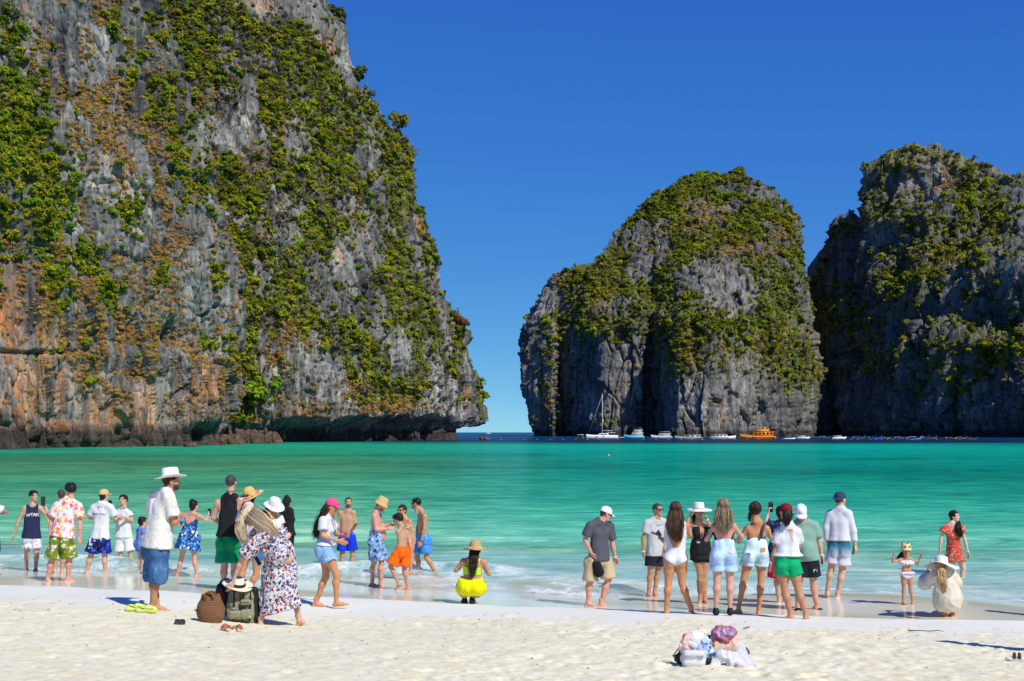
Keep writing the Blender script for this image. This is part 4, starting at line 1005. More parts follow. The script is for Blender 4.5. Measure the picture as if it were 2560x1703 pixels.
class Person:
    def __init__(s, label, zoom, d, H, yaw, J, tone='tan', sex='m', fat=1.0, hy=None, hp=0.0, hr=0.0, hands=('relax', 'relax'), feet=(None, None), beard=0, shoes=None, headk=1.0, group=None, cat='person', redback=0.0, hand_dir=(None, None)):
        s.H, s.d, s.yaw, s.sex, s.fat = H, d, yaw, sex, fat
        m = s.m = H / 1.75
        sc, ox, oy = ZM[zoom]
        def pt(q): return np.array(px(ox + q[0] * sc, oy + q[1] * sc, d + (q[2] if len(q) > 2 else 0.0)))
        s.pt = pt
        s.J = {k: pt(v) for k, v in J.items()}
        s.F = yawv(yaw); s.R = np.array([s.F[1], -s.F[0], 0.0])
        j = s.J
        # sideways-on figures: spread paired joints apart across the body where no depth was given
        lat = {'sh': 0.19 * m * (0.92 if sex == 'f' else 1.0), 'hp': 0.085 * m, 'kn': 0.075 * m, 'an': 0.07 * m}
        sgn = 1 if s.R[0] >= 0 else -1
        if True:
            for key, w in lat.items():
                for q, sg in (('A', -1), ('B', 1)):
                    nme = key + q
                    if nme in J and len(J[nme]) < 3: j[nme] = np.array(px(ox + J[nme][0] * sc, oy + J[nme][1] * sc, d + sg * sgn * s.R[1] * w))
            for q in 'AB':
                if 'sh' + q in j:
                    dy = j['sh' + q][1] - d
                    for nme in ('el' + q, 'wr' + q):
                        if nme in J and len(J[nme]) < 3: j[nme] = np.array(px(ox + J[nme][0] * sc, oy + J[nme][1] * sc, d + dy))
        for q, o_ in (('A', 'B'), ('B', 'A')):
            s_in = nrm(j['sh' + o_] - j['sh' + q]); j['sh' + q] = j['sh' + q] + s_in * 0.010 * m - np.array([0, 0, 0.026 * m])
        zb = min(j['anA'][2], j['anB'][2]) - 0.088 * m
        s.base = np.array([(j['anA'][0] + j['anB'][0]) / 2, (j['anA'][1] + j['anB'][1]) / 2, zb])
        s.root = empty("person", s.base, 0, label, cat, group)
        s.up = nrm((j['shA'] + j['shB']) / 2 - (j['hpA'] + j['hpB']) / 2)
        s.lat = nrm(j['shB'] - j['shA'])
        s.hy = yaw if hy is None else hy
        Fh = yawv(s.hy); Rh = np.array([Fh[1], -Fh[0], 0]); U = np.array([0, 0, 1.0])
        a = math.radians(hp); Fh2 = Fh * math.cos(a) - U * math.sin(a); Uh = U * math.cos(a) + Fh * math.sin(a)
        b = math.radians(hr); Rh2 = Rh * math.cos(b) - Uh * math.sin(b); Uh = Uh * math.cos(b) + Rh * math.sin(b)
        s.hm = rotm(Rh2, Fh2, Uh); s.hs = m * headk * (1.0 if H > 1.3 else 1.0)
        s.hc = j['hd']
        s.prims = s.body_prims()
        s.make_body(tone, beard, hands, feet, shoes, redback, hand_dir)

    def W(s, p): return s.hm @ (np.asarray(p, float) * s.hs) + s.hc      # head-local -> world
    def mid(s, a, b, t=0.5): return s.J[a] + (s.J[b] - s.J[a]) * t

    def body_prims(s):
        j, m, f, fat = s.J, s.m, s.sex == 'f', s.fat
        Fw = s.F; sh = s.mid('shA', 'shB'); hp = s.mid('hpA', 'hpB'); up = s.up
        neck = j['nk']; L = np.linalg.norm(sh - hp)
        # torso forward axis follows the lean
        Ft = nrm(Fw - up * float(Fw @ up)); s.Ft = Ft
        waist = hp + up * L * 0.36; chest = hp + up * L * 0.74; s.waist, s.chest, s.hip, s.sh = waist, chest, hp, sh
        P = [cn(chest + up * .03 * m, neck - up * .015 * m, 0.088 * m * (.88 if f else 1), 0.060 * m, Ft, 0.85)]
        cw = 0.128 * m * (0.86 if f else 1.0) * (0.55 + .45 * fat); ww = 0.118 * m * (0.86 if f else 1.0) * fat; hw = 0.132 * m * (1.1 if f else 1.0) * (0.5 + .5 * fat)
        s.cw, s.ww, s.hw = cw, ww, hw
        shl = s.lat * np.linalg.norm(j['shB'] - j['shA'])
        for q, sg in (('A', -1), ('B', 1)):
            S = j['sh' + q]; inner = chest + s.lat * sg * 0.055 * m
            P.append(cn(inner + up * 0.02, S - s.lat * sg * 0.035 * m - up * 0.02 * m, 0.088 * m * (.88 if f else 1), 0.060 * m * (.9 if f else 1), Ft, 0.85))
            P.append(cn(inner, hp + s.lat * sg * 0.045 * m + up * L * .3, cw * .78, ww * .78, Ft, 0.86))
            P.append(cn(hp + s.lat * sg * 0.045 * m + up * L * .3, hp + s.lat * sg * 0.05 * m + up * .0, ww * .78, hw * .84, Ft, 0.9))
            P.append(cn(neck, S + s.lat * -sg * 0.05 * m + up * 0.015 * m, 0.050 * m, 0.042 * m))
        P.append(cn(neck - up * 0.04, s.W((0, -0.015, -0.07)), 0.058 * m * (.86 if f else 1), 0.050 * m * (.86 if f else 1)))
        if f:
            for sg in (-1, 1): P.append(cn(chest + s.lat * sg * 0.07 * m + Ft * 0.06 * m - up * 0.01, chest + s.lat * sg * 0.073 * m + Ft * 0.085 * m - up * 0.03 * m, 0.062 * m, 0.05 * m))
        if fat > 1.12: P.append(cn(waist + Ft * 0.05 * m, waist + Ft * 0.06 * m - up * .08 * m, ww * 0.95, ww * 0.9))
        for q, sg in (('A', -1), ('B', 1)):
            h, k, a = j['hp' + q], j['kn' + q], j['an' + q]
            th = 0.086 * m * (1.06 if f else 1.0) * (.6 + .4 * fat); kn_ = 0.053 * m; cf = 0.054 * m * (.6 + .4 * fat); an_ = 0.034 * m
            P.append(cn(h - Ft * 0.055 * m - up * 0.03 * m, h - Ft * 0.05 * m - up * 0.08 * m, 0.085 * m * (1.08 if f else .95), 0.08 * m))
            P.append(cn(h, h + (k - h) * .5, th, th * .86)); P.append(cn(h + (k - h) * .5, k, th * .86, kn_))
            back = nrm(np.cross(np.cross(k - h, a - k), a - k) + 1e-6 - Fw * 0.3 * np.linalg.norm(a - k)) if False else -Fw
            mid_ = k + (a - k) * .30 + back * 0.014 * m
            P.append(cn(k, mid_, kn_ * .93, cf)); P.append(cn(mid_, k + (a - k) * .68, cf, cf * .70)); P.append(cn(k + (a - k) * .68, a, cf * .70, an_))
            S, e, w = j['sh' + q], j['el' + q], j['wr' + q]
            ua = 0.047 * m * (.84 if f else 1.0) * (.7 + .3 * fat)
            P.append(cn(S, S, ua * 1.22, ua * 1.22)); P.append(cn(S, e, ua * 1.04, ua * .80)); P.append(cn(e, e + (w - e) * .3, ua * .82, ua * .84)); P.append(cn(e + (w - e) * .3, w, ua * .84, ua * .56))
        s.leg = dict(th=th)
        return P

    def make_body(s, tone, beard, hands, feet, shoes, redback, hand_dir):
        m, j = s.m, s.J
        V, F = field_mesh(s.prims, 0.0185 if s.H > 1.3 else 0.0125, 0.032 * m)
        parts = [(V, F)]; base = np.array(TONES[tone]) if isinstance(tone, str) else np.array(tone)
        C = [np.tile(base, (len(V), 1))]
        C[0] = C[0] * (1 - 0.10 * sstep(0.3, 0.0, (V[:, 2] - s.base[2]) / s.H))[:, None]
        if redback: C[0] = lerp3(C[0], np.array([0.62, 0.22, 0.14]), redback * sstep(.5, .75, (V[:, 2] - s.base[2]) / s.H))
        hv, hf, lip, brow, eye, bd = HEAD
        parts.append(((s.hm @ (hv * s.hs).T).T + s.hc, hf))
        hcx = np.tile(base, (len(hv), 1)); hcx = lerp3(hcx, base * np.array([0.85, .5, .5]), lip * .8); hcx = lerp3(hcx, np.array([.02, .015, .012]), np.maximum(brow * .85, eye * .95))
        if beard: hcx = lerp3(hcx, np.array([.025, .018, .014]), bd * beard)
        C.append(hcx)
        for i, q in enumerate('AB'):
            e, w = j['el' + q], j['wr' + q]
            X = nrm(w - e) if hand_dir[i] is None else nrm(np.array(hand_dir[i], float))
            sg = -1 if i == 0 else 1
            Z = nrm(s.lat * sg * 0.9 - s.F * 0.3 - X * float((s.lat * sg * .9 - s.F * .3) @ X)); Y = np.cross(Z, X)     # back of the hand outwards
            if float(Y @ (s.F + np.array([0, 0, .35]))) < 0: Y = -Y
            hv_, hf_ = HANDS[hands[i]]; q_ = hv_ * m
            parts.append((w - X * 0.008 * m + q_[:, :1] * X + q_[:, 1:2] * Y + q_[:, 2:] * Z, hf_ if float(np.cross(X, Y) @ Z) > 0 else hf_[:, ::-1]))
            C.append(np.tile(base * (1.04 if i else 1.0), (len(hv_), 1)))
            a = j['an' + q]
            if shoes != 'closed':
                fy = feet[i]
                pitch = 0.0
                if isinstance(fy, tuple): fy, pitch = fy
                f = yawv(s.yaw + (sg * 12) if fy is None else fy); Rr = np.array([f[1], -f[0], 0])
                fv, ff = FOOT; q_ = fv * m; zz = np.array([0, 0, 1.0])
                cp, sp = math.cos(pitch), math.sin(pitch)
                fx_, fz_ = f * cp - zz * sp, zz * cp + f * sp
                inner = -1 if float(Rr @ s.lat) * sg > 0 else 1
                parts.append((a + q_[:, :1] * fx_ + inner * -q_[:, 1:2] * -Rr * 1.0 + q_[:, 2:] * fz_, ff if inner < 0 else ff[:, ::-1]))
                C.append(np.tile(base * np.array([1.05, .98, .95]), (len(fv), 1)))
        V, F = join_np(parts)
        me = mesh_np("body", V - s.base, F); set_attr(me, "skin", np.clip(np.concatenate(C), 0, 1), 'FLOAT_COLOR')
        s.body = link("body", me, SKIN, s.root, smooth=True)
        if shoes == 'closed': s.shoes(feet)

    def add(s, name, V, F, mat, smooth=True, parent=None):
        if len(F) == 0: return None
        me = mesh_mixed(name, V - s.base, F) if F.shape[1] == 4 and (F[:, 2] == F[:, 3]).any() else mesh_np(name, V - s.base, F)
        o = link(name, me, mat, s.root if parent is None else parent, smooth=smooth)
        return o

    def cloth_mesh(s, name, prims, mat, infl=0.0, k=0.03, region=None, wr=0.008, wf=9, h=0.0165, sub=None):
        V, F = field_mesh(prims, h, k, region, infl, wr, wf, seed=int(abs(s.base[0]) * 100) % 97, sub=sub)
        return s.add(name, V, F, mat)

    # ---- garments
    def above(s, p, n=None):
        n = s.up if n is None else n; p = np.asarray(p, float); return lambda P: -((P - p) @ n)
    def top(s, mat, hem, sleeve=0.5, infl=0.016, neck=0.078, neckdrop=0.0, loose=0.0, name="shirt", wr=0.010, shw=1.0, backneck=0.0, sleeve_r=1.35, extra=(), cutarm=None):
        """hem: zoom pixel of the hem middle; sleeve: share of the upper arm (0 = none, 1.9 = to the wrist)"""
        m, j = s.m, s.J
        hemp = s.pt(hem); L = float((s.hip - hemp) @ s.up)
        P = [cn(s.chest + s.up * .03 * m, j['nk'] - s.up * .02 * m, 0.088 * m, 0.062 * m, s.Ft, 0.88)]
        for q, sg in (('A', -1), ('B', 1)):
            S = j['sh' + q]; inner = s.chest + s.lat * sg * 0.055 * m
            P.append(cn(inner + s.up * 0.02, S - s.lat * sg * 0.035 * m - s.up * 0.02 * m, 0.088 * m, 0.062 * m, s.Ft, 0.88))
            P.append(cn(j['nk'] - s.up * .015 * m, S - s.lat * sg * .03 * m + s.up * .004 * m, 0.052 * m, 0.050 * m))
            low = s.hip - s.up * L + s.lat * sg * (0.05 + loose * .3) * m
            P.append(cn(inner, s.waist + s.lat * sg * 0.05 * m, s.cw * .80, max(s.ww, s.cw * .9) * .84 + loose * .4, s.Ft, 0.88))
            P.append(cn(s.waist + s.lat * sg * 0.05 * m, low, max(s.ww, s.cw * .9) * .84 + loose * .4, s.hw * .92 + loose, s.Ft, 0.92))
            if sleeve > 0:
                e, w = j['el' + q], j['wr' + q]; r0 = 0.057 * m
                if sleeve <= 1: P.append(cn(S, S + (e - S) * sleeve, r0 * .90, r0 * sleeve_r * .82, cut=1))
                else:
                    P.append(cn(S, e, r0 * 1.0, r0 * .85)); P.append(cn(e, e + (w - e) * (sleeve - 1), r0 * .85, r0 * .66, cut=1))
        if s.sex == 'f':
            for sg in (-1, 1): P.append(cn(s.chest + s.lat * sg * 0.07 * m + s.Ft * 0.06 * m - s.up * 0.01, s.chest + s.lat * sg * 0.073 * m + s.Ft * 0.085 * m - s.up * 0.03 * m, 0.062 * m, 0.05 * m))
        if s.fat > 1.12: P.append(cn(s.waist + s.Ft * 0.05 * m, s.waist + s.Ft * 0.06 * m - s.up * .08 * m, s.ww * 0.95, s.ww * 0.9))
        P += list(extra)
        nk = j['nk'] + s.up * 0.025 * m; regs = []
        sub = [(nk + s.Ft * (0.03 + neckdrop) * m - s.up * neckdrop * m, neck * m)]
        if backneck: sub.append((nk - s.Ft * 0.06 * m - s.up * backneck * .5 * m, neck * m + backneck * .5 * m))
        hz = s.above(hemp)
        if sleeve > 0: region = hz
        else:
            cap = 0.145 * m * shw if cutarm is None else cutarm
            mid_ = s.mid('shA', 'shB'); ut = s.up; la = s.lat
            def region(P):
                q = P - mid_; x = np.abs(q @ la); z = q @ ut
                return np.maximum(hz(P), np.where(z > -0.20 * m, x - cap - 0.35 * np.clip(-z - 0.10 * m, 0, 1), -1))
        return s.cloth_mesh(name, P, mat, infl, 0.03, region, wr, 8, sub=sub)
    def shorts(s, mat, hemA, hemB=None, waist=None, infl=0.014, flare=0.10, name="shorts", wr=0.012, rise=0.20):
        """hem given as share of the thigh"""
        m, j = s.m, s.J; hemB = hemA if hemB is None else hemB; P = []
        for q, sg, f in (('A', -1, hemA), ('B', 1, hemB)):
            h, k = j['hp' + q], j['kn' + q]
            P.append(cn(s.hip + s.lat * sg * 0.045 * m + s.up * 0.14 * m, s.hip + s.lat * sg * 0.05 * m, max(s.ww * .86, s.hw * .78), s.hw * .88, s.Ft, 0.93))
            P.append(cn(h - s.Ft * 0.055 * m - s.up * 0.03 * m, h - s.Ft * 0.05 * m - s.up * 0.08 * m, 0.088 * m * (1.08 if s.sex == 'f' else .95), 0.085 * m))
            th = s.leg['th']
            if f > 0.25: P.append(cn(h, h + (k - h) * .25, th * 1.06, th * 1.05 + (flare * m - th) * .3))
            P.append(cn(h + (k - h) * min(.2, f * .5), h + (k - h) * min(f, 1.0), th * 1.06, flare * m, cut=1))
            if f > 1.0: P.append(cn(k, k + (j['an' + q] - k) * (f - 1), flare * m, flare * m, cut=1))
        w = s.hip + s.up * (0.62 * rise * m if waist is None else 0) if waist is None else s.pt(waist)
        reg = lambda P: (P - w) @ s.up
        return s.cloth_mesh(name, P, mat, infl, 0.012, reg, wr, 9)
    def skin_cloth(s, name, mat, region, infl=0.006, wr=0.0, h=0.014):
        return s.cloth_mesh(name, s.prims, mat, infl, 0.032 * s.m, region, wr, 9, h)
    def loc(s, P):
        """body coordinates: x across (image right), y forward, z up from the hips, in units of the torso length"""
        q = P - s.hip; L = np.linalg.norm(s.sh - s.hip); return q @ s.lat / L, q @ s.Ft / L, q @ s.up / L
    def skirt(s, mat, top, hem, r0, r1, name="skirt", squash=0.85, wr=0.014, wf=10, tilt=None, extra=(), k=0.03):
        a, b = s.pt(top), s.pt(hem); P = [cn(a, b, r0, r1, s.Ft, squash, 2)] + list(extra)
        reg = None
        return s.cloth_mesh(name, P, mat, 0.0, k, reg, wr, wf)
    def strap(s, pts, r, mat, name="strap", n=5):
        pts = np.array(pts); V, F, E = tube_np(pts, np.full(len(pts), r), n); return s.add(name, V, np.concatenate([F, E]), mat)

    # ---- hair and hats
    def hair(s, kind='short', col='black', thick=0.012, path=None, strands=70, bun=None, capped=False, low=-0.03, front=0.045, seed=1):
        rg = np.random.default_rng(seed); h = 0.009
        lo = np.array([-0.125, -0.145, -0.15]); n = np.array([28, 30, 32]); ax = [lo[i] + h * np.arange(n[i]) for i in range(3)]
        P = np.stack(np.meshgrid(*ax, indexing='ij'), -1)
        r = np.array((0.076, 0.096, 0.090)) + thick; q = (P - np.array((0, -0.008, 0.028))) / r
        F = (np.sqrt((q * q).sum(-1)) - 1) * r.min()
        if kind != 'buzz': F = F + 0.010 * (fbm(P[..., 0] * 60, P[..., 1] * 60, P[..., 2] * 30, 2, seed) - .5) * 2
        nape = cone_d(P, cn((0, -0.03, 0.0), (0, -0.045, low - 0.03), 0.07 + thick * .5, 0.055, (0, 1, 0), .8)); F = np.minimum(F, nape)
        x, y, z = np.abs(P[..., 0]), P[..., 1], P[..., 2]
        if capped: F = np.maximum(F, z - 0.030)
        face = np.minimum(np.minimum(y - front + 0.25 * np.clip(z - 0.05, -1, 0.0), 0.072 - z + 0.5 * np.clip(y - .085, 0, 1)), 0.2)
        F = np.maximum(F, face); F = np.maximum(F, low - z + 0.35 * np.clip(y, -1, 0) * (1 if kind in ('short', 'buzz') else 0)); 
        F = np.maximum(F, np.minimum(y - 0.005, 0.018 - z) - 0.0)
        V, Fc = surfnet(F, lo, h); parts = [((s.hm @ (V * s.hs).T).T + s.hc, Fc)]; st = [np.full(len(V), .5)]
        m = s.m
        if kind == 'short' and not capped:          # tousled locks
            hv = V[(V[:, 2] > low + .01)]
            for i in range(90):
                v0 = hv[rg.integers(0, len(hv))]; nn_ = nrm((v0 - np.array((0, -.008, .028))) / np.array((.076, .096, .09)))
                tg = nrm(rg.normal(size=3) + np.array([0, .4, -.5])); tg = nrm(tg - nn_ * float(tg @ nn_))
                pp = np.array([v0 - nn_ * .006, v0 + nn_ * .005 + tg * .014, v0 + nn_ * .003 + tg * .034])
                tv, tf, te = tube_np(np.array([s.W(q) for q in pp]), [.007, .006, .002], 3); parts.append((tv, np.concatenate([tf, te]))); st.append(np.full(len(tv), rg.random()))
        if kind == 'long' and not capped:
            for i in range(70):
                a0 = rg.uniform(-2.6, 2.6); pp = []
                for q in np.linspace(.12, 1.0, 6):
                    th = q * 1.9; x_ = math.sin(a0) * math.sin(th); y_ = -math.cos(a0) * math.sin(th); z_ = math.cos(th)
                    r_ = np.array((0.076, 0.096, 0.090)) + thick + .003; pp.append(s.W(np.array([x_, y_, z_]) * r_ + np.array([0, -.008, .028]) + rg.normal(0, .002, 3)))
                if -math.cos(a0) > .55: continue
                tv, tf, te = tube_np(np.array(pp), [.004, .005, .005, .005, .005, .003], 3); parts.append((tv, np.concatenate([tf, te]))); st.append(np.full(len(tv), rg.random()))
        if bun is not None:
            for b in bun:
                c, rr = s.W(b[:3]), b[3] * m
                V, Fc = field_mesh([cn(c, c + 0.001, rr, rr), cn(c + 0.3 * rr, c - .2 * rr, rr * .8, rr * .8)], 0.010, 0.01, wr=0.010, wf=30); parts.append((V, Fc)); st.append(np.full(len(V), .5))
        if path is not None:
            pts = [s.pt(p) for p in path]; rad = [p[3] for p in path]
            pr = [cn(pts[i], pts[i + 1], rad[i] * .84, rad[i + 1] * .84, s.F, 0.6) for i in range(len(pts) - 1)]
            V, Fc = field_mesh(pr, 0.012, 0.03, wr=0.014, wf=14); parts.append((V, Fc)); st.append(rg.random(len(V)) * .3 + .3)
            A = np.array(pts); R_ = np.array(rad)
            for i in range(int(strands * 2.2)):
                a = rg.uniform(0, 6.28); ca, sa = math.cos(a), math.sin(a) * .62; f = min(1.12, abs(rg.normal(.85, .16))); L = rg.uniform(.7, 1.15)
                tt = np.linspace(0, 1, 9) * min(L, 1.0) * (len(A) - 1); i0 = np.minimum(tt.astype(int), len(A) - 2); fr = (tt - i0)[:, None]
                c = A[i0] * (1 - fr) + A[i0 + 1] * fr; rr = (R_[i0] * (1 - fr[:, 0]) + R_[i0 + 1] * fr[:, 0])[:, None] * f
                if L > 1: c[-1] += (A[-1] - A[-2]) * (L - 1) * .6
                wv = rg.normal(0, .012, (9, 3)); wv[0] = 0
                pp = c + rr * (ca * s.R + sa * s.F) + np.cumsum(wv, 0) * .6
                V, F1, E = tube_np(pp, np.linspace(.0052, .0018, 9) * (0.7 + .6 * rg.random()), 3); parts.append((V, np.concatenate([F1, E]))); st.append(np.full(len(V), rg.random()))
        V, Fc = join_np(parts); me = mesh_mixed("hair", V - s.base, Fc); set_attr(me, "strand", np.concatenate(st))
        return link("hair", me, HAIRS[col] if isinstance(col, str) else col, s.root, smooth=True)
    def lathe(s, name, prof, mat, tilt=(0, 0), up=0.0, fwd=0.0, wave=0.0, nseg=40, oval=1.12, parent=None, seed=0, thick=0.006):
        """profile (r, z) in head units; open underneath, given thickness"""
        prof = np.array(prof, float); m = len(prof); a = np.linspace(0, 2 * np.pi, nseg, endpoint=False)
        def ring(pf):
            x = np.cos(a)[None] * pf[:, :1]; y = np.sin(a)[None] * pf[:, :1] * oval; z = pf[:, 1:2] + 0 * x
            if wave:
                w = wave * np.clip((pf[:, :1] - 0.10) / 0.1, 0, 2); z = z + w * (np.sin(a * 2 + seed) + .6 * np.sin(a * 3 + seed * 2.1))[None]
            return np.stack([x, y, z], -1).reshape(-1, 3)
        V1 = ring(prof); nr_ = np.gradient(prof, axis=0); nr_ = np.stack([nr_[:, 1], -nr_[:, 0]], 1); nr_ /= np.linalg.norm(nr_, axis=1, keepdims=True) + 1e-9
        V2 = ring(prof - nr_ * thick); V = np.concatenate([V1, V2])
        i = np.arange(m - 1)[:, None] * nseg; k = np.arange(nseg)[None]; k2 = (k + 1) % nseg
        F1 = np.stack([i + k, i + k2, i + nseg + k2, i + nseg + k], -1).reshape(-1, 4); F2 = F1[:, ::-1] + m * nseg
        e = (m - 1) * nseg; k = k[0]; k2 = k2[0]; F3 = np.stack([e + k, e + k2, e + k2 + m * nseg, e + k + m * nseg], 1)
        F = np.concatenate([F1, F2, F3])
        tx, ty = tilt; M = np.array(Euler((math.radians(tx), math.radians(ty), 0)).to_matrix())
        V = (M @ V.T).T + np.array([0, fwd, up])
        return s.add(name, (s.hm @ (V * s.hs).T).T + s.hc, F, mat, parent=parent)
    def hat(s, mat, brim=0.19, crown=0.11, top=0.075, droop=0.01, band=None, tilt=(0, 0), wave=0.006, up=0.045, round_=False, seed=1, name="hat", fwd=-0.005):
        r0 = 0.093
        if round_: prof = [(0.002, crown), (top * .5, crown * .97), (top, crown * .82), (r0 * .96, crown * .5), (r0, 0.02), (r0 + .006, 0.0), ((r0 + brim) / 2, -droop * .4), (brim, -droop)]
        else: prof = [(0.002, crown * .94), (top * .7, crown * .98), (top, crown), (top + .007, crown * .93), (r0, 0.02), (r0 + .006, 0.0), ((r0 + brim) / 2, -droop * .3), (brim, -droop)]
        o = s.lathe(name, prof, mat, tilt, up, fwd, wave, seed=seed)
        if band is not None: s.lathe("hat_band", [(r0 + .001 - .004 * (1 - .0), 0.034), (r0 + .006, 0.008)], band, tilt, up, fwd, 0, parent=o, thick=.003)
        return o
    def cap(s, mat, yaw=0.0, tilt=0, up=0.035, brim_mat=None, brimlen=0.085):
        M = np.array(Euler((math.radians(tilt), 0, math.radians(-yaw))).to_matrix())
        prof = np.array([(0.002, 0.096), (0.035, 0.092), (0.065, 0.076), (0.085, 0.046), (0.092, 0.012), (0.093, -0.016)])
        a = np.linspace(0, 2 * np.pi, 28, endpoint=False); V = np.stack([np.outer(prof[:, 0], np.cos(a)), np.outer(prof[:, 0], np.sin(a)) * 1.17, prof[:, 1:2] + 0 * np.outer(prof[:, 0], a)], -1).reshape(-1, 3)
        i = np.arange(5)[:, None] * 28; k = np.arange(28)[None]; k2 = (k + 1) % 28; F = np.stack([i + k, i + k2, i + 28 + k2, i + 28 + k], -1).reshape(-1, 4)
        V = (M @ V.T).T + np.array([0, -.006, up]); o = s.add("cap", (s.hm @ (V * s.hs).T).T + s.hc, F, mat)
        th = np.linspace(-1.05, 1.05, 13); rows = []
        for f, dz in ((0.0, -0.006), (0.5, -0.004), (1.0, -0.016)):
            r1 = np.stack([np.sin(th) * 0.086, np.cos(th) * 0.10, 0 * th + dz], -1); out = np.stack([np.sin(th) * .02, brimlen * np.cos(th * .95) ** 0.7, -0.018 * np.abs(np.sin(th))], -1); rows.append(r1 + out * f)
        B = np.array(rows); Vt = B.reshape(-1, 3); Vb = Vt - np.array([0, 0, .005]); Fq = grid_faces(3, 13)
        n_ = len(Vt); V = np.concatenate([Vt, Vb]); rim = np.arange(12) + 26; F = np.concatenate([Fq, Fq[:, ::-1] + n_, np.stack([rim, rim + 1, rim + 1 + n_, rim + n_], 1)])
        V = (M @ V.T).T + np.array([0, -.006, up]); s.add("brim", (s.hm @ (V * s.hs).T).T + s.hc, F, brim_mat or mat, parent=o)
        return o
    def sunglasses(s):
        bm = []
        for sg in (-1, 1):
            V, F = field_mesh([cn((0.034 * sg - .008, 0.098, 0.006), (0.034 * sg + .008, 0.098, 0.004), 0.019, 0.019, (0, 1, 0), 0.35)], 0.005, 0.004); bm.append((V, F))
            V, F, E = tube_np([(0.055 * sg, 0.092, 0.010), (0.078 * sg, 0.05, 0.012), (0.082 * sg, -0.005, 0.012)], [.004, .004, .004], 4); bm.append((V, np.concatenate([F, E])))
        V, F, E = tube_np([(-.016, .103, .010), (.016, .103, .010)], [.004, .004], 4); bm.append((V, np.concatenate([F, E])))
        V, F = join_np(bm); return s.add("sunglasses", (s.hm @ (V * s.hs).T).T + s.hc, F, plain("dark_lens", (0.012, 0.010, 0.012), 0.15, spec=.6))
    def band(s, q, t=0.93, col=(0.8, 0.8, 0.8), r=1.12, name="wristband", w=0.010):
        e, wv = s.J['el' + q], s.J['wr' + q]; ax = nrm(wv - e); c = e + (wv - e) * t; rr = 0.0285 * s.m * r * (.9 if s.sex == 'f' else 1)
        V, F = field_mesh([cn(c - ax * w, c + ax * w, rr + .004, rr + .004, cut=2)], 0.007, 0.004); return s.add(name, V, F, cloth(col))
    def shoes(s, feet):
        for i, q in enumerate('AB'):
            a = s.J['an' + q]; fy = feet[i]; f = yawv(s.yaw if fy is None else fy); m = s.m
            g = np.array([0, 0, -0.088 * m])
            P = [cn(a + g * .45, a + g * .5 - f * .03 * m, .046 * m, .044 * m), cn(a + g * .62, a + g * .72 + f * .14 * m, .042 * m, .034 * m), cn(a, a + g * .4, .044 * m, .046 * m)]
            z0 = a[2] - 0.092 * m
            V, F = field_mesh(P, 0.009, 0.02, region=lambda P: z0 - P[..., 2]); s.add("shoe", V, F, plain("black_shoe", (0.015, 0.015, 0.017), 0.6))
    def sandal(s, q, fy, mat, pitch=0.0):
        a = s.J['an' + q]; f = yawv(fy); m = s.m; R = np.array([f[1], -f[0], 0]); zz = np.array([0, 0, 1.0]); cp, sp = math.cos(pitch), math.sin(pitch); f, zz = f * cp - zz * sp, zz * cp + f * sp
        P = [cn(a - zz * .090 * m - f * .05 * m, a - zz * .090 * m + f * .16 * m, .046 * m, .056 * m, zz, 0.36)]
        V, F = field_mesh(P, 0.008, 0.01); o = s.add("sandal", V, F, mat)
        c = a + f * .085 * m - zz * .075 * m; pts = [c + R * .056 * m * math.cos(t) + zz * .058 * m * math.sin(t) for t in np.linspace(0, math.pi, 9)]
        parts = []
        for k in (-.02, .0, .02):
            V, F, E = tube_np(np.array(pts) + f * k * m, np.full(9, .015 * m), 5); parts.append((V, np.concatenate([F, E])))
        V, F = join_np(parts); s.add("sandal_strap", V, F, mat, parent=None)
        return o
    def text_on(s, name, txt, centre, width, mat, facing=None, arc=0.0, bold=0.0, of=None, base_height=None):
        """flat print laid on the cloth: glyph outlines projected on to the garment mesh"""
        cu = bpy.data.curves.new(name, 'FONT'); cu.body = txt; cu.align_x = 'CENTER'; cu.align_y = 'CENTER'; cu.offset = bold; cu.resolution_u = 3
        ob = bpy.data.objects.new(name, cu); COL.objects.link(ob); dg = bpy.context.evaluated_depsgraph_get()
        me = bpy.data.meshes.new_from_object(ob.evaluated_get(dg)); bpy.data.objects.remove(ob)
        V = np.zeros(len(me.vertices) * 3, np.float32); me.vertices.foreach_get('co', V); V = V.reshape(-1, 3)
        V = V * (width / max(1e-6, np.ptp(V[:, 0])))
        return s.print_mesh(me, V, centre, mat, facing, arc, of, name)
    def print_mesh(s, me, V, centre, mat, facing, arc, of, name):
        c = s.pt(centre); f = nrm(np.array([c[0], c[1], 0])) * -1 if facing is None else facing      # towards the viewer's side
        R = nrm(np.cross(np.array([0, 0, 1.0]), f))
        if arc: V[:, 1] = V[:, 1] - arc * V[:, 0] ** 2
        from mathutils.bvhtree import BVHTree
        g = of.data; gv = np.zeros(len(g.vertices) * 3, np.float32); g.vertices.foreach_get('co', gv); gv = gv.reshape(-1, 3)
        bvh = BVHTree.FromPolygons([Vector(v) for v in gv], [tuple(p.vertices) for p in g.polygons])
        out = []
        for v in V:
            p = c + R * v[0] + np.array([0, 0, 1.0]) * v[1] - s.base
            hit = bvh.ray_cast(Vector(p + f * 0.6), Vector(-f))
            q = np.array(hit[0]) + f * (0.014 if 'patch' in name else 0.005) if hit[0] is not None else p
            out.append(q)
        me.vertices.foreach_set('co', np.array(out, np.float32).ravel()); me.update(); me.materials.clear()
        return link(name, me, mat, of)

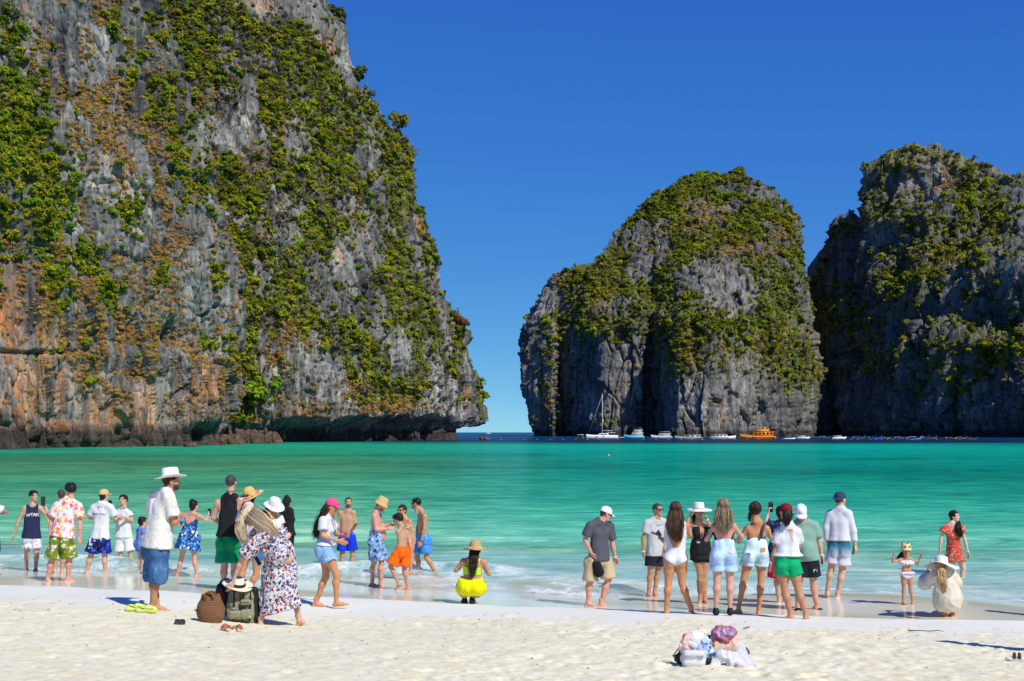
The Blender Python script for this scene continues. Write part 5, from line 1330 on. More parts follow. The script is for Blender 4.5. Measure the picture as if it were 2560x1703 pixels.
def phone(label, c, up, nrm_, col=(0.012, 0.012, 0.014), size=1.0):
    c, up, nn = np.array(c, float), nrm(np.array(up, float)), nrm(np.array(nrm_, float)); nn = nrm(nn - up * float(nn @ up)); r = np.cross(up, nn)
    w, h, t = 0.038 * size, 0.078 * size, 0.005
    o = empty("phone", c, 0, label, "phone")
    def slab(w, h, t0, t1, bev):
        pr = [(w - bev, h), (w, h - bev), (w, -h + bev), (w - bev, -h), (-w + bev, -h), (-w, -h + bev), (-w, h - bev), (-w + bev, h)]
        V = [r * x + up * y + nn * t0 for x, y in pr] + [r * x + up * y + nn * t1 for x, y in pr]
        import bmesh
        bm = bmesh.new(); vs = [bm.verts.new(v) for v in V]
        bm.faces.new(vs[:8][::-1]); bm.faces.new(vs[8:])
        for i in range(8): bm.faces.new((vs[i], vs[(i + 1) % 8], vs[8 + (i + 1) % 8], vs[8 + i]))
        bmesh.ops.recalc_face_normals(bm, faces=bm.faces)
        me = bpy.data.meshes.new("slab"); bm.to_mesh(me); bm.free(); return me
    link("case", slab(w, h, -t, t, .012), plain("phone_case", col, 0.4, spec=.5), o)
    link("screen", slab(w * .92, h * .95, t + .0005, t + .0015, .008), plain("phone_glass", (0.006, 0.007, 0.010), 0.08, spec=.7), o)
    link("camera_bump", slab(w * .4, w * .4, -t - .003, -t - .0003, .006), plain("phone_glass", (0.006, 0.007, 0.010), 0.08, spec=.7), o).location = (r * w * .45 + up * h * .68)
    return o
# ------------------------------------------------------------------ the people on the beach
WHITE = (0.68, 0.68, 0.68); OFFW = (0.72, 0.70, 0.64)
GRP = "people on the beach"
def build_people():
    # --- left group
    p = Person("person at the left edge with only a bare elbow and white sleeve showing", 1, 25.5, 1.74, 10, dict(hd=(-85, 330), nk=(-85, 400), shA=(-160, 430), shB=(-20, 425), elA=(-175, 560), wrA=(-160, 660), elB=(52, 470, .05), wrB=(-10, 490, .22), hpA=(-125, 710), hpB=(-50, 710), knA=(-125, 860), knB=(-50, 860), anA=(-125, 1010), anB=(-50, 1010)), 'brown', cat='person')
    p.hair('short', 'black'); p.top(cloth(WHITE), (-88, 700), 0.55); p.shorts(cloth((.05, .06, .1)), .8)

    p = Person("person in a navy lettered tank top looking at a phone, hands down, far left", 1, 27.7, 1.72, 165, dict(hd=(306, 330), nk=(300, 410), shA=(222, 430), shB=(368, 425), elA=(170, 560), wrA=(130, 680), elB=(420, 500, -.1), wrB=(450, 590, -.15), hpA=(248, 715), hpB=(325, 715), knA=(246, 855), knB=(334, 850), anA=(240, 985), anB=(326, 985)), 'asian', hy=125, hands=('relax', 'relax'))
    p.hair('short', 'black', .016, front=.06)
    t = p.top(cloth((0.018, 0.022, 0.07)), (288, 712), 0, loose=.02, shw=.88, name="tank_top")
    p.text_on("lettering", "WTAPS", (302, 497), .30, cloth(WHITE), arc=1.2, bold=.03, of=t)
    p.shorts(floral("white_floral_shorts", (.72, .70, .72), [(.70, .25, .35), (.30, .38, .65), (.75, .73, .75), (.2, .3, .45)], 12, .3), .66, flare=.10)

    p = Person("shaven-headed person behind the orange floral shirt holding up a black phone", 1, 26.6, 1.75, -35, dict(hd=(556, 322), nk=(556, 395), shA=(488, 430), shB=(622, 430), elA=(448, 520, .05), wrA=(412, 420, .15), elB=(650, 560), wrB=(640, 680), hpA=(520, 715), hpB=(592, 715), knA=(512, 870), knB=(572, 875), anA=(500, 1002), anB=(566, 1006)), 'asian', hands=('grip', 'relax'))
    p.hair('buzz', 'buzz', .004); p.top(floral("blue_white_shirt", (.62, .68, .75), [(.12, .2, .5), (.75, .75, .75)], 16, .35), (556, 700), .5); p.shorts(cloth((.03, .04, .09)), .75)
    phone("black phone held up beside the shaven-headed person", px(393 * .27425, 1150 + 376 * .27425, 26.7), (0, 0, 1), (.3, -1, 0), size=1.25)

    p = Person("person in an orange and pink floral shirt and olive patterned shorts, back turned", 1, 23.2, 1.79, 8, dict(hd=(643, 272), nk=(625, 350), shA=(520, 400), shB=(722, 402), elA=(468, 560), wrA=(456, 670), elB=(728, 580), wrB=(728, 700), hpA=(512, 735), hpB=(612, 735), knA=(475, 905), knB=(632, 900), anA=(437, 1078), anB=(620, 1075)), 'pink', hy=-35, feet=(-60, 55))
    p.hair('short', 'black', .018, low=-.02)
    p.top(floral("orange_pink_floral", (.78, .66, .58), [(.80, .22, .04), (.85, .12, .42), (.80, .30, .06), (.80, .70, .62)], 9.5, .36, 1.0), (575, 702), .62, loose=.025, sleeve_r=1.75, infl=.02)
    p.shorts(floral("olive_leaf_print", (.17, .20, .015), [(.70, .72, .62), (.10, .13, .01), (.55, .62, .35), (.12, .3, .12)], 8, .33, 2.0), .93, flare=.128, infl=.02)

    p = Person("person in a white lettered T-shirt, tan cap and blue floral shorts, back turned", 1, 26.3, 1.74, 14, dict(hd=(948, 322), nk=(935, 385), shA=(850, 425), shB=(1018, 425), elA=(822, 530, .12), wrA=(900, 520, .32), elB=(1050, 535, .05), wrB=(1008, 430, .25), hpA=(865, 725), hpB=(958, 725), knA=(828, 880), knB=(955, 885), anA=(790, 1018), anB=(962, 1020)), 'light', hy=35, hands=('relax', 'grip'), feet=(-40, 35))
    p.hair('short', 'black', .012, low=-.07, capped=True); p.cap(plain("tan_cap", (.62, .42, .16)), 0, 0)
    t = p.top(cloth(WHITE), (915, 720), .62, loose=.02, sleeve_r=1.6, infl=.02)
    p.text_on("lettering", "ESSENTIALS", (902, 492), .265, cloth((.03, .05, .2)), bold=.01, of=t); p.text_on("small_lettering", "FEAR OF GOD", (890, 517), .115, cloth((.35, .38, .5)), of=t)
    p.text_on("neck_label", "-", (908, 421), .07, cloth((.03, .05, .25)), bold=.03, of=t)
    p.shorts(floral("blue_flower_shorts", (.008, .014, .10), [(.03, .09, .65), (.6, .62, .66), (.02, .05, .35)], 9, .33, 3.0), .72, flare=.125, infl=.02)
    phone("dark phone in front of the face of the tan-capped person", px(998 * .27425, 1150 + 402 * .27425, 26.65), (.3, 0, 1), (0, 1, 0))

    p = Person("smiling person in a white sleeveless top and off-white shorts wading at shin depth", 1, 30.0, 1.73, 180, dict(hd=(1125, 366), nk=(1118, 436), shA=(1068, 475), shB=(1188, 478), elA=(1052, 560), wrA=(1098, 530, -.25), elB=(1204, 558), wrB=(1120, 520, -.28), hpA=(1090, 705), hpB=(1165, 705), knA=(1096, 860), knB=(1188, 850), anA=(1100, 988), anB=(1196, 982)), 'asian', hy=200, hp=-8, hr=10, hands=('grip', 'relax'))
    p.hair('short', 'black', .018, front=.06); p.top(cloth((.66, .65, .61)), (1128, 708), .25, loose=.02, sleeve_r=1.7, shw=1.3, name="sleeveless_top"); p.shorts(cloth((.70, .68, .62)), .80, flare=.125)

    p = Person("small child in a denim-blue romper beside the tall white-hatted person", 1, 25.2, 1.13, 55, dict(hd=(1303, 568), nk=(1290, 618), shA=(1262, 638), shB=(1312, 648), elA=(1248, 700, .1), wrA=(1262, 745, .16), elB=(1300, 705), wrB=(1310, 752), hpA=(1262, 760), hpB=(1294, 762), knA=(1275, 895), knB=(1308, 900), anA=(1270, 1015), anB=(1313, 1020)), 'light', 'f', headk=1.28)
    p.hair('short', 'black', .014, low=-.06, bun=[(0, -.08, .10, .045)])
    dm = cloth((.12, .2, .48)); p.top(dm, (1278, 790), .12, loose=.012, name="romper_top"); p.shorts(dm, .5, flare=.10, name="romper_shorts")

    p = Person("tall bearded person in a white hat, pale patterned shirt and long denim shorts", 1, 17.1, 1.83, 58, dict(hd=(1560, 196), nk=(1522, 270), shA=(1395, 320), shB=(1548, 322), elA=(1390, 540, .25), wrA=(1500, 560, .5), elB=(1590, 570, -.1), wrB=(1632, 500, .10), hpA=(1390, 800), hpB=(1468, 800), knA=(1402, 1060), knB=(1432, 1070), anA=(1428, 1322), anB=(1386, 1352)), 'tan', hy=68, beard=.95, feet=(75, 80), hands=('relax', 'grip'), fat=1.16)
    p.hair('short', 'dark', .004, low=-.03)
    p.hat(plain("white_straw", (.80, .79, .74), .8, 160), .185, .125, .078, -.012, cloth((.02, .02, .022)), (4, -8), .012)
    t = NT("pale_patterned_linen"); o = t.coord('Object'); w = t.new('ShaderNodeTexWave', wave_type='RINGS', i_Scale=4.2, i_Distortion=1.5); t.link(o, w.inputs[0]); v = t.voro(o, 9.5)
    t.set(Base_Color=t.mix(t.ramp(v.outputs[0], [(.22, (0, 0, 0)), (.30, (1, 1, 1)), (.42, (1, 1, 1)), (.50, (0, 0, 0))]), (.78, .75, .69), (.66, .62, .54)), Roughness=.85)
    p.top(t.m, (1430, 800), .66, loose=.035, sleeve_r=1.55, infl=.022, name="shirt")
    sh = p.shorts(denim((.022, .085, .20)), 1.12, flare=.112, infl=.02, rise=.3)
    c = p.J['hpB'] + (p.J['knB'] - p.J['hpB']) * .86 + p.R * .112; u_ = nrm(p.J['knB'] - p.J['hpB'])
    V, F = field_mesh([cn(c - p.F * .045 - u_ * .05, c - p.F * .045 + u_ * .05, .05, .05, p.R, .24), cn(c + p.F * .045 - u_ * .05, c + p.F * .045 + u_ * .05, .05, .05, p.R, .24)], .012, .02); p.add("cargo_pocket", V, F, denim((.03, .11, .26)))

    p = Person("person in a blue and white flowered sundress with dark hair in a bun, back turned", 1, 26.8, 1.58, 12, dict(hd=(1768, 418), nk=(1752, 470), shA=(1675, 500), shB=(1818, 498), elA=(1628, 605), wrA=(1650, 520, .25), elB=(1882, 552, .05), wrB=(1900, 498, .2), hpA=(1692, 710), hpB=(1768, 710), knA=(1655, 900), knB=(1772, 900), anA=(1612, 1062), anB=(1792, 1045)), 'pink', 'f', hy=40, hands=('grip', 'grip'))
    p.hair('short', 'black', .016, low=-.08, bun=[(0, -.06, .115, .05)])
    fm = floral("blue_white_flowers", (.02, .06, .24), [(.08, .45, .75), (.72, .74, .78), (.10, .35, .7), (.02, .02, .06)], 13, .36, 4.0)
    p.skin_cloth("dress_bodice", fm, lambda P: np.maximum.reduce([p.loc(P)[2] - (.70 + .75 * np.abs(p.loc(P)[0]) - .1), .1 - p.loc(P)[2], np.abs(p.loc(P)[0]) - .40]), .012)
    p.skirt(fm, (1738, 600), (1708, 815), .150, .285, "dress_skirt", extra=[cn(p.J['hpA'], p.J['hpB'], .145, .145)])
    for sg in ('A', 'B'): p.strap([p.J['sh' + sg] - p.lat * (-.05 if sg == 'A' else .05) - p.F * .05 + p.up * .0, p.J['sh' + sg] - p.lat * (-.05 if sg == 'A' else .05) + p.up * .055, p.J['sh' + sg] - p.lat * (-.045 if sg == 'A' else .045) - p.F * .075 - p.up * .10], .007, fm)
    phone("phone in the hand of the person in the blue flowered sundress", px(1908 * .27425, 1150 + 478 * .27425, 27.05), (0, .2, 1), (.2, 1, 0))

    # --- group by the bags
    p = Person("person with cropped hair in a black tank top and green shorts, back turned", 2, 20.9, 1.81, 4, dict(hd=(340, 198), nk=(335, 295), shA=(220, 362), shB=(438, 358), elA=(186, 505, .05), wrA=(240, 560, .28), elB=(455, 520), wrB=(440, 640, .1), hpA=(272, 700), hpB=(372, 700), knA=(282, 930), knB=(372, 930), anA=(275, 1108), anB=(368, 1105)), 'pink', hy=12)
    p.hair('buzz', 'buzz', .006, low=-.02); p.strap([p.W((math.sin(a) * .062, -math.cos(a) * .062 - .02, -.135)) for a in np.linspace(0, 6.28, 17)], .004, cloth((.05, .04, .03)), "necklace")
    p.top(cloth((.012, .012, .013)), (325, 668), 0, loose=.02, shw=.92, name="tank_top", neck=.09); p.shorts(cloth((.0, .24, .085)), .80, flare=.125, infl=.02)

    p = Person("person in a straw hat trimmed with coloured tassels, long dark hair", 2, 20.2, 1.66, 25, dict(hd=(505, 330), nk=(498, 405), shA=(425, 450), shB=(575, 450), elA=(405, 600), wrA=(440, 720, .1), elB=(600, 600), wrB=(575, 720, .1), hpA=(490, 740), hpB=(575, 740), knA=(448, 950), knB=(560, 1000), anA=(420, 1120), anB=(500, 1130)), 'orange', 'f', fat=1.1, hy=20)
    p.hair('long', 'dark', .016, low=-.08, path=[(500, 340, -.03, .085), (470, 420, -.09, .07), (450, 520, -.12, .05)])
    p.top(cloth((.62, .56, .58)), (530, 740), .5, loose=.02); p.shorts(denim((.03, .12, .33)), .42, flare=.105)
    h_ = p.hat(plain("straw_hat", (.68, .42, .14), .85, 150), .235, .135, .075, .02, None, (16, -12), .008, round_=True, up=.05)
    cols = [(.8, .08, .2), (.85, .6, .05), (.1, .35, .7), (.75, .75, .7), (.8, .3, .05), (.5, .1, .5)]
    M = np.array(Euler((math.radians(16), math.radians(-12), 0)).to_matrix())
    for i in range(30):
        a = i / 30 * 6.28; c = M @ np.array([math.cos(a) * .165, math.sin(a) * .165 * 1.12, .004]) + np.array([0, -.005, .05]); e = M @ np.array([math.cos(a) * .205, math.sin(a) * .205 * 1.12, -.004]) + np.array([0, -.005, .05])
        V, F = field_mesh([cn(p.W(c), p.W(e), .012, .009)], .008, .004); p.add("tassel", V, F, cloth(cols[i % 6]), parent=h_)
    pk = [p.pt((490, 385, -.16)), p.pt((470, 410, -.16)), p.pt((500, 420, -.15))]
    V, F = field_mesh([cn(pk[0], pk[1], .06, .06), cn(pk[0], pk[2], .06, .055)], .012, .03, wr=.02, wf=18); p.add("shoulder_scarf", V, F, floral("pink_white_scarf", (.78, .55, .6), [(.8, .78, .8), (.85, .3, .45)], 16, .4))

    p = Person("person in a white brimmed hat looking down, cream top, in the group by the bags", 2, 20.8, 1.60, 150, dict(hd=(712, 412), nk=(690, 468), shA=(622, 490), shB=(775, 500), elA=(600, 640), wrA=(640, 700, -.2), elB=(795, 640), wrB=(720, 700, -.25), hpA=(665, 770), hpB=(742, 770), knA=(660, 960), knB=(740, 960), anA=(655, 1122), anB=(740, 1122)), 'orange', 'f', hy=135, hp=28)
    p.hair('long', 'brown', .014, low=-.08, path=[(690, 420, .02, .07), (655, 440, .05, .06), (620, 500, .08, .04)], strands=30)
    p.hat(plain("white_felt", (.80, .80, .80), .85, 120), .185, .118, .078, .022, cloth((.10, .12, .2)), (0, 4), .012)
    p.top(cloth((.72, .69, .62)), (700, 760), .3, loose=.02, neck=.11, neckdrop=.02, name="top"); p.shorts(denim((.04, .15, .38)), .4)
    p.strap([p.pt((665, 440, -.12)), p.pt((690, 500, -.16)), p.pt((700, 545, -.17))], .010, cloth((.75, .72, .02)), "bikini_strap")
    p.strap([p.W((-.075, .03, -.01)), p.W((-.05, .06, -.11)), p.W((0, .06, -.15)), p.W((.05, .06, -.11)), p.W((.075, .03, -.01))], .006, cloth((.8, .8, .8)), "hat_cord")

    p = Person("person in black with a topknot, half hidden behind the white brimmed hat", 2, 27.0, 1.62, 20, dict(hd=(830, 372), nk=(826, 412), shA=(788, 432), shB=(864, 436), elA=(780, 520), wrA=(785, 600), elB=(872, 520), wrB=(860, 600), hpA=(808, 640), hpB=(848, 640), knA=(812, 790), knB=(846, 790), anA=(812, 915), anB=(846, 918)), 'olive', 'f')
    p.hair('short', 'black', .014, low=-.08, bun=[(0, -.03, .13, .05)]); p.top(cloth((.012, .012, .014)), (828, 660), 1.8, loose=.02); p.shorts(cloth((.012, .012, .014)), .9)

    p = Person("long-haired blonde person in a long flowered dress bending over the bags", 2, 16.6, 1.68, -78, dict(hd=(500, 492), nk=(580, 560), shA=(560, 640, .15), shB=(640, 640, -.16), elA=(842, 655, .20), wrA=(770, 735, .12), elB=(440, 850, -.22), wrB=(352, 1070, -.18), hpA=(800, 840, .09), hpB=(770, 850, -.09), knA=(880, 1130, .10), knB=(670, 1140, -.08), anA=(934, 1392, .08), anB=(598, 1418, -.08)), 'light', 'f', hy=-95, hp=48, hands=('relax', 'relax'), feet=((-60, .55), -85), fat=1.05)
    fm = floral("flowered_dress", (.62, .60, .58), [(.02, .02, .05), (.45, .10, .04), (.10, .12, .35), (.74, .72, .70), (.30, .02, .10), (.05, .05, .08), (.25, .2, .4), (.03, .03, .05)], 27, .46, 5.0)
    ex = [cn(p.J['shB'], p.J['shB'] + (p.J['elB'] - p.J['shB']) * .9, .075, .085, cut=1), cn(p.J['shA'], p.J['shA'] + (p.J['elA'] - p.J['shA']) * .9, .075, .08, cut=1)]
    p.top(fm, (775, 800), .0, loose=.02, extra=ex, name="dress_bodice", cutarm=.5, infl=.022)
    a, b = p.pt((772, 790)), p.pt((768, 1320))
    V, F = field_mesh([cn(p.J['hpA'] + np.array([-.02,0,.03]), p.J['hpB'] + np.array([-.02,0,.03]), .165, .165), cn(p.waist, p.hip, .17, .18), cn(a, a + (b - a) * .45, .185, .23, np.array([0, 1.0, 0]), .78), cn(a + (b - a) * .40, b + np.array([0, 0, -.05]), .225, .30, np.array([0, 1.0, 0]), .72, 0)], .0135, .03, wr=.028, wf=7, region=lambda P: -((P - b) @ nrm(np.array([-.26, 0, 1.0])))); p.add("dress_skirt", V, F, fm)
    hb = HAIRS['blonde']
    p.hair('long', 'blonde', .018, low=-.06, path=[(490, 435, -.02, .085), (438, 520, -.08, .082), (420, 610, -.11, .066), (455, 690, -.13, .05), (530, 755, -.14, .018)], strands=170)
    P2 = [(510, 455, -.08, .07), (592, 522, -.15, .072), (672, 582, -.18, .06), (742, 645, -.19, .022)]
    rgn = np.random.default_rng(9); parts = []; st = []
    A = np.array([p.pt(q) for q in P2]); Rr = [q[3] for q in P2]
    V, F = field_mesh([cn(A[i], A[i + 1], Rr[i] * .8, Rr[i + 1] * .8, (0, 1, 0), .6) for i in range(3)], .012, .03, wr=.016, wf=14); parts.append((V, F)); st.append(np.full(len(V), .45))
    for i in range(320):
        sx, sy = rgn.normal(0, .55), rgn.normal(0, .4); L = rgn.uniform(.8, 1.2)
        pp = np.array([A[k] + Rr[k] * 1.0 * np.array([sx * .6, -abs(sy) - .2, sx * .9]) for k in range(4)]); pp[3] += (A[3] - A[2]) * (L - 1); pp += rgn.normal(0, .006, pp.shape)
        V, F, E = tube_np(pp, [.0045, .0045, .004, .0015], 3); parts.append((V, np.concatenate([F, E]))); st.append(np.full(len(V), rgn.random()))
    V, F = join_np(parts); me = mesh_mixed("hair", V - p.base, F); set_attr(me, "strand", np.concatenate(st)); link("hair", me, hb, p.root, smooth=True)
    phone("pale blue cased phone held low beside the flowered dress", px(480 + 572 * .2869, 1150 + 880 * .2869, 19.3), (-.5, 0, .9), (.2, -.2, 0), (.35, .45, .55))

    # --- middle group
    p = Person("person in a pink cap and white printed T-shirt walking right, phone in hand", 3, 19.3, 1.67, 84, dict(hd=(300, 290), nk=(262, 375), shA=(300, 420, .16), shB=(205, 430, -.16), elA=(345, 590, .20), wrA=(440, 600, .12), elB=(205, 610, -.2), wrB=(375, 665, -.16), hpA=(240, 745, .085), hpB=(225, 745, -.085), knA=(238, 1060, .08), knB=(358, 1040, -.08), anA=(135, 1325, .08), anB=(352, 1318, -.08)), 'orange', 'f', hy=95, hp=12, hands=('grip', 'flat'), feet=(84, (84, -.12)))
    p.hair('long', 'dark', .014, low=-.08, path=[(260, 270, .0, .08), (225, 350, -.05, .085), (165, 450, -.08, .065), (135, 560, -.08, .05), (130, 630, -.08, .025)], strands=70, capped=True)
    p.cap(plain("pink_cap", (.80, .07, .22)), 0, 4, up=.04)
    t = p.top(cloth((.64, .64, .68)), (245, 712), .55, loose=.012, sleeve_r=1.5); p.shorts(denim((.16, .30, .50)), .42, flare=.115, rise=.34)
    V = np.array([(-.06, -.10, 0), (.06, -.10, 0), (.06, .12, 0), (-.06, .12, 0)]); gx = np.linspace(-.06, .06, 9); gy = np.linspace(-.11, .13, 15); G = np.stack(np.meshgrid(gx, gy), -1).reshape(-1, 2); V = np.hstack([G, np.zeros((len(G), 1))]); me = mesh_np("print", V, grid_faces(15, 9))
    tp = NT("figure_print"); n = tp.noise(tp.coord('Object', (1, 1, .5)), 26, 4, .7); tp.set(Base_Color=tp.ramp(n, [(.38, (.05, .04, .06)), (.47, (.45, .35, .36)), (.55, (.75, .74, .78)), (.66, (.25, .16, .15))]), Roughness=.8)
    p.print_mesh(me, V, (338, 510), tp.m, nrm(np.array([.75, -.66, 0])), 0, t, "figure_print")
    V, F, E = tube_np([p.J['hpB'] + (p.J['knB'] - p.J['hpB']) * .36 + .118 * (math.cos(a) * p.F + math.sin(a) * p.R) + np.array([0, 0, .012 * math.sin(a * 9)]) for a in np.linspace(0, 6.28, 40)], np.full(40, .008), 4); p.add("frayed_hem", V, np.concatenate([F, E]), cloth((.7, .74, .8)))
    p.band('A', .75, (.8, .03, .2))
    phone("brown cased phone held out by the person in the pink cap", px(760 + 540 * .2296, 1200 + 520 * .2296, 19.45), (.5, 0, .75), (-.5, .3, .4), (.22, .12, .06))

    p = Person("bearded bare-chested person in royal blue shorts standing in the water", 3, 29.8, 1.78, 185, dict(hd=(484, 245), nk=(475, 318), shA=(392, 348), shB=(542, 342), elA=(372, 460), wrA=(385, 560), elB=(556, 450), wrB=(544, 560), hpA=(425, 630), hpB=(512, 625), knA=(416, 820), knB=(528, 815), anA=(402, 990), anB=(512, 985)), 'olive', hy=172, beard=.8, fat=1.08)
    p.hair('buzz', 'buzz', .006, front=.05); p.shorts(cloth((.006, .035, .55)), .70, flare=.118); p.band('B', .98, (.78, .78, .78))

    p = Person("sunburnt bare-chested person in a tan bucket hat and blue patterned trunks", 3, 25.1, 1.75, 78, dict(hd=(838, 272), nk=(785, 335), shA=(815, 380, .17), shB=(765, 375, -.17), elA=(850, 520, .2), wrA=(925, 490, .14), elB=(790, 540, -.2), wrB=(925, 530, -.1), hpA=(808, 650, .09), hpB=(772, 650, -.09), knA=(845, 900, .07), knB=(765, 900, -.07), anA=(832, 1130, .07), anB=(742, 1120, -.07)), 'pink', hy=88, hp=28, hands=('grip', 'grip'), fat=1.22, feet=(88, 80), beard=.6)
    p.hair('buzz', 'buzz', .006); p.hat(plain("tan_bucket", (.62, .41, .17), .9, 120), .135, .115, .072, .055, None, (0, 0), .0, name="bucket_hat")
    p.shorts(floral("blue_palm_trunks", (.22, .36, .62), [(.02, .03, .08), (.55, .66, .78), (.05, .08, .2)], 12, .36, 6.0), .86, flare=.112, infl=.018, rise=.3)
    p.band('B', .85, (.75, .2, .03)); phone("black phone held between the bucket hat and the boy", px(760 + 965 * .2296, 1200 + 498 * .2296, 25.05), (.6, 0, .5), (-.5, .2, .7), size=1.1)

    p = Person("dark-haired boy in bright orange shorts stepping left, bare back", 3, 24.2, 1.43, -55, dict(hd=(1024, 432), nk=(1060, 505), shA=(1020, 550), shB=(1118, 555), elA=(1045, 690, -.06), wrA=(985, 790, -.05), elB=(1148, 650), wrB=(1160, 740, .05), hpA=(1040, 775), hpB=(1098, 775), knA=(942, 945), knB=(1092, 970), anA=(1030, 1130), anB=(1128, 1165)), 'olive', hy=-80, hp=22, headk=1.12, feet=((-70, .5), -75), fat=.96)
    p.hair('short', 'black', .02, low=-.03); p.shorts(cloth((.85, .13, .005)), .80, flare=.13, infl=.016)

    p = Person("person in a leopard bikini top and sunglasses standing behind the boy", 3, 26.6, 1.63, 200, dict(hd=(1068, 332), nk=(1090, 400), shA=(1040, 440), shB=(1158, 440), elA=(1030, 560), wrA=(1060, 640, -.15), elB=(1180, 560), wrB=(1160, 690), hpA=(1085, 640), hpB=(1165, 640), knA=(1090, 830), knB=(1160, 830), anA=(1090, 990), anB=(1160, 990)), 'orange', 'f', hy=215)
    p.hair('short', 'dark', .012, low=-.07, bun=[(.02, -.11, -.01, .05)]); p.sunglasses()
    lp = floral("leopard_print", (.55, .42, .36), [(.06, .03, .03), (.3, .15, .1)], 30, .34)
    p.skin_cloth("bikini_top", lp, lambda P: np.maximum.reduce([p.loc(P)[2] - .80, .60 - p.loc(P)[2], np.abs(p.loc(P)[0]) - .33])); p.skin_cloth("bikini_bottom", lp, lambda P: np.maximum.reduce([p.loc(P)[2] - .10, -.14 + .55 * np.abs(p.loc(P)[0]) - p.loc(P)[2] - .14, np.abs(p.loc(P)[0]) - .45]))

    p = Person("bare-chested person in sunglasses and light blue shorts facing left", 3, 27.8, 1.74, -72, dict(hd=(1222, 258), nk=(1272, 325), shA=(1262, 380, .17), shB=(1315, 385, -.17), elA=(1240, 520, .2), wrA=(1225, 640, .2), elB=(1312, 530, -.2), wrB=(1275, 670, -.2), hpA=(1268, 640, .09), hpB=(1318, 640, -.09), knA=(1232, 845, .08), knB=(1335, 850, -.08), anA=(1252, 1010, .08), anB=(1428, 1000, -.08)), 'tan', hy=-75, beard=.5, feet=(-72, (-72, .3)))
    p.hair('short', 'black', .006, low=-.0); p.sunglasses(); p.shorts(floral("light_blue_print", (.05, .24, .68), [(.25, .45, .8), (.05, .24, .68)], 18, .25), .72, flare=.122); p.band('B', .95, (.15, .15, .10), 1.2, "watch")

    p = Person("crouching person in neon yellow shorts and top and a shell-trimmed straw hat, back turned", 3, 20.2, 1.66, 2, dict(hd=(1866, 770), nk=(1852, 835), shA=(1728, 872), shB=(1962, 875), elA=(1652, 985, .05), wrA=(1745, 905, .32), elB=(2015, 1025, .05), wrB=(1940, 930, .36), hpA=(1750, 1180), hpB=(1890, 1180), knA=(1715, 1150, .42), knB=(1950, 1150, .42), anA=(1748, 1298, .06), anB=(1832, 1292, -.02)), 'tan', 'f', fat=1.25, shoes='closed', hands=('grip', 'grip'), feet=(-15, 8))
    p.hair('long', 'dark', .014, low=-.08, path=[(1858, 770, -.06, .08), (1840, 850, -.13, .055), (1838, 950, -.16, .055), (1830, 1050, -.16, .03)], strands=60)
    h_ = p.hat(plain("natural_straw", (.50, .30, .13), .85, 150), .205, .125, .075, .03, None, (-6, 0), .010, round_=True, up=.05)
    for i in range(26):
        a = i / 26 * 6.28; c = p.W(np.array([math.cos(a) * .103, math.sin(a) * .103 * 1.12 - .005, .058])); V, F = field_mesh([cn(c, c + .001, .010, .010)], .006, .003); p.add("shell", V, F, cloth((.8, .78, .72)), parent=h_)
    neon = plain("neon_yellow", (.78, .74, .0), .7, 60, .1); lime = plain("neon_lime", (.52, .85, .02), .7, 60, .1)
    sp = [p.pt((1815, 1085, -.02)), p.pt((1770, 1160, -.06)), p.pt((1870, 1165, -.06))]
    reg = lambda P: (P - p.pt((1815, 1062))) @ np.array([0, -.15, 1.0])
    p.cloth_mesh("shorts", [cn(p.pt((1770, 1040)), sp[1], .118, .142), cn(p.pt((1860, 1040)), sp[2], .118, .142), cn(p.J['hpA'], p.J['hpA'] + (p.J['knA'] - p.J['hpA']) * .55, .13, .11, cut=1), cn(p.J['hpB'], p.J['hpB'] + (p.J['knB'] - p.J['hpB']) * .55, .13, .11, cut=1)], neon, .008, .03, reg, .012)
    p.skin_cloth("bra_top", lime, lambda P: np.maximum.reduce([p.loc(P)[2] - .82, .52 - p.loc(P)[2], np.abs(p.loc(P)[0]) - .355]), .010)
    for sg in (-1, 1): p.strap([p.pt((1850 + sg * 62, 925, -.13)), p.pt((1850 + sg * 58, 870, -.11)), p.pt((1850 + sg * 40, 835, -.04)), p.pt((1850 + sg * 46, 850, .08))], .009, lime)

    # --- right group
    p = Person("person in a dark grey T-shirt, white cap and khaki shorts holding a black cap", 4, 21.5, 1.73, 118, dict(hd=(422, 290), nk=(372, 352), shA=(232, 412), shB=(482, 412), elA=(192, 585), wrA=(262, 730), elB=(498, 640), wrB=(528, 780), hpA=(275, 815), hpB=(420, 815), knA=(248, 1050), knB=(452, 1030), anA=(225, 1270), anB=(372, 1285)), 'pink', hy=72, hp=22, hands=('grip', 'relax'), feet=(105, 95), fat=1.12)
    p.hair('buzz', 'buzz', .005, capped=True); p.cap(plain("white_cap", (.78, .78, .82)), 0, 0); p.sunglasses()
    p.top(plain("grey_marl", (.085, .085, .105), .9, 160, .5), (345, 812), .66, loose=.02, sleeve_r=1.5, infl=.02)
    p.shorts(cloth((.55, .42, .25)), .92, .86, flare=.118, infl=.02); p.band('B', .96, WHITE)
    bc = cloth((.010, .010, .011)); c0 = np.array(px(1420 + 325 * .22327, 1220 + 905 * .22327, 21.3))
    o = empty("baseball_cap", c0, 0, "black cap hanging from the hand of the person in khaki shorts", "cap")
    V, F = field_mesh([cn(c0 + np.array([.0, 0, .05]), c0 + np.array([.035, 0, -.05]), .075, .085, (0, 1, 0), .6), cn(c0 + np.array([.0, 0, -.08]), c0 + np.array([.02, 0, -.11]), .06, .03, (0, 1, 0), .3), cn(c0 + np.array([-.04, 0, .10]), c0 + np.array([.03, 0, .06]), .03, .03)], .011, .03); link("crown", mesh_np("crown", V - c0, F), bc, o, True)
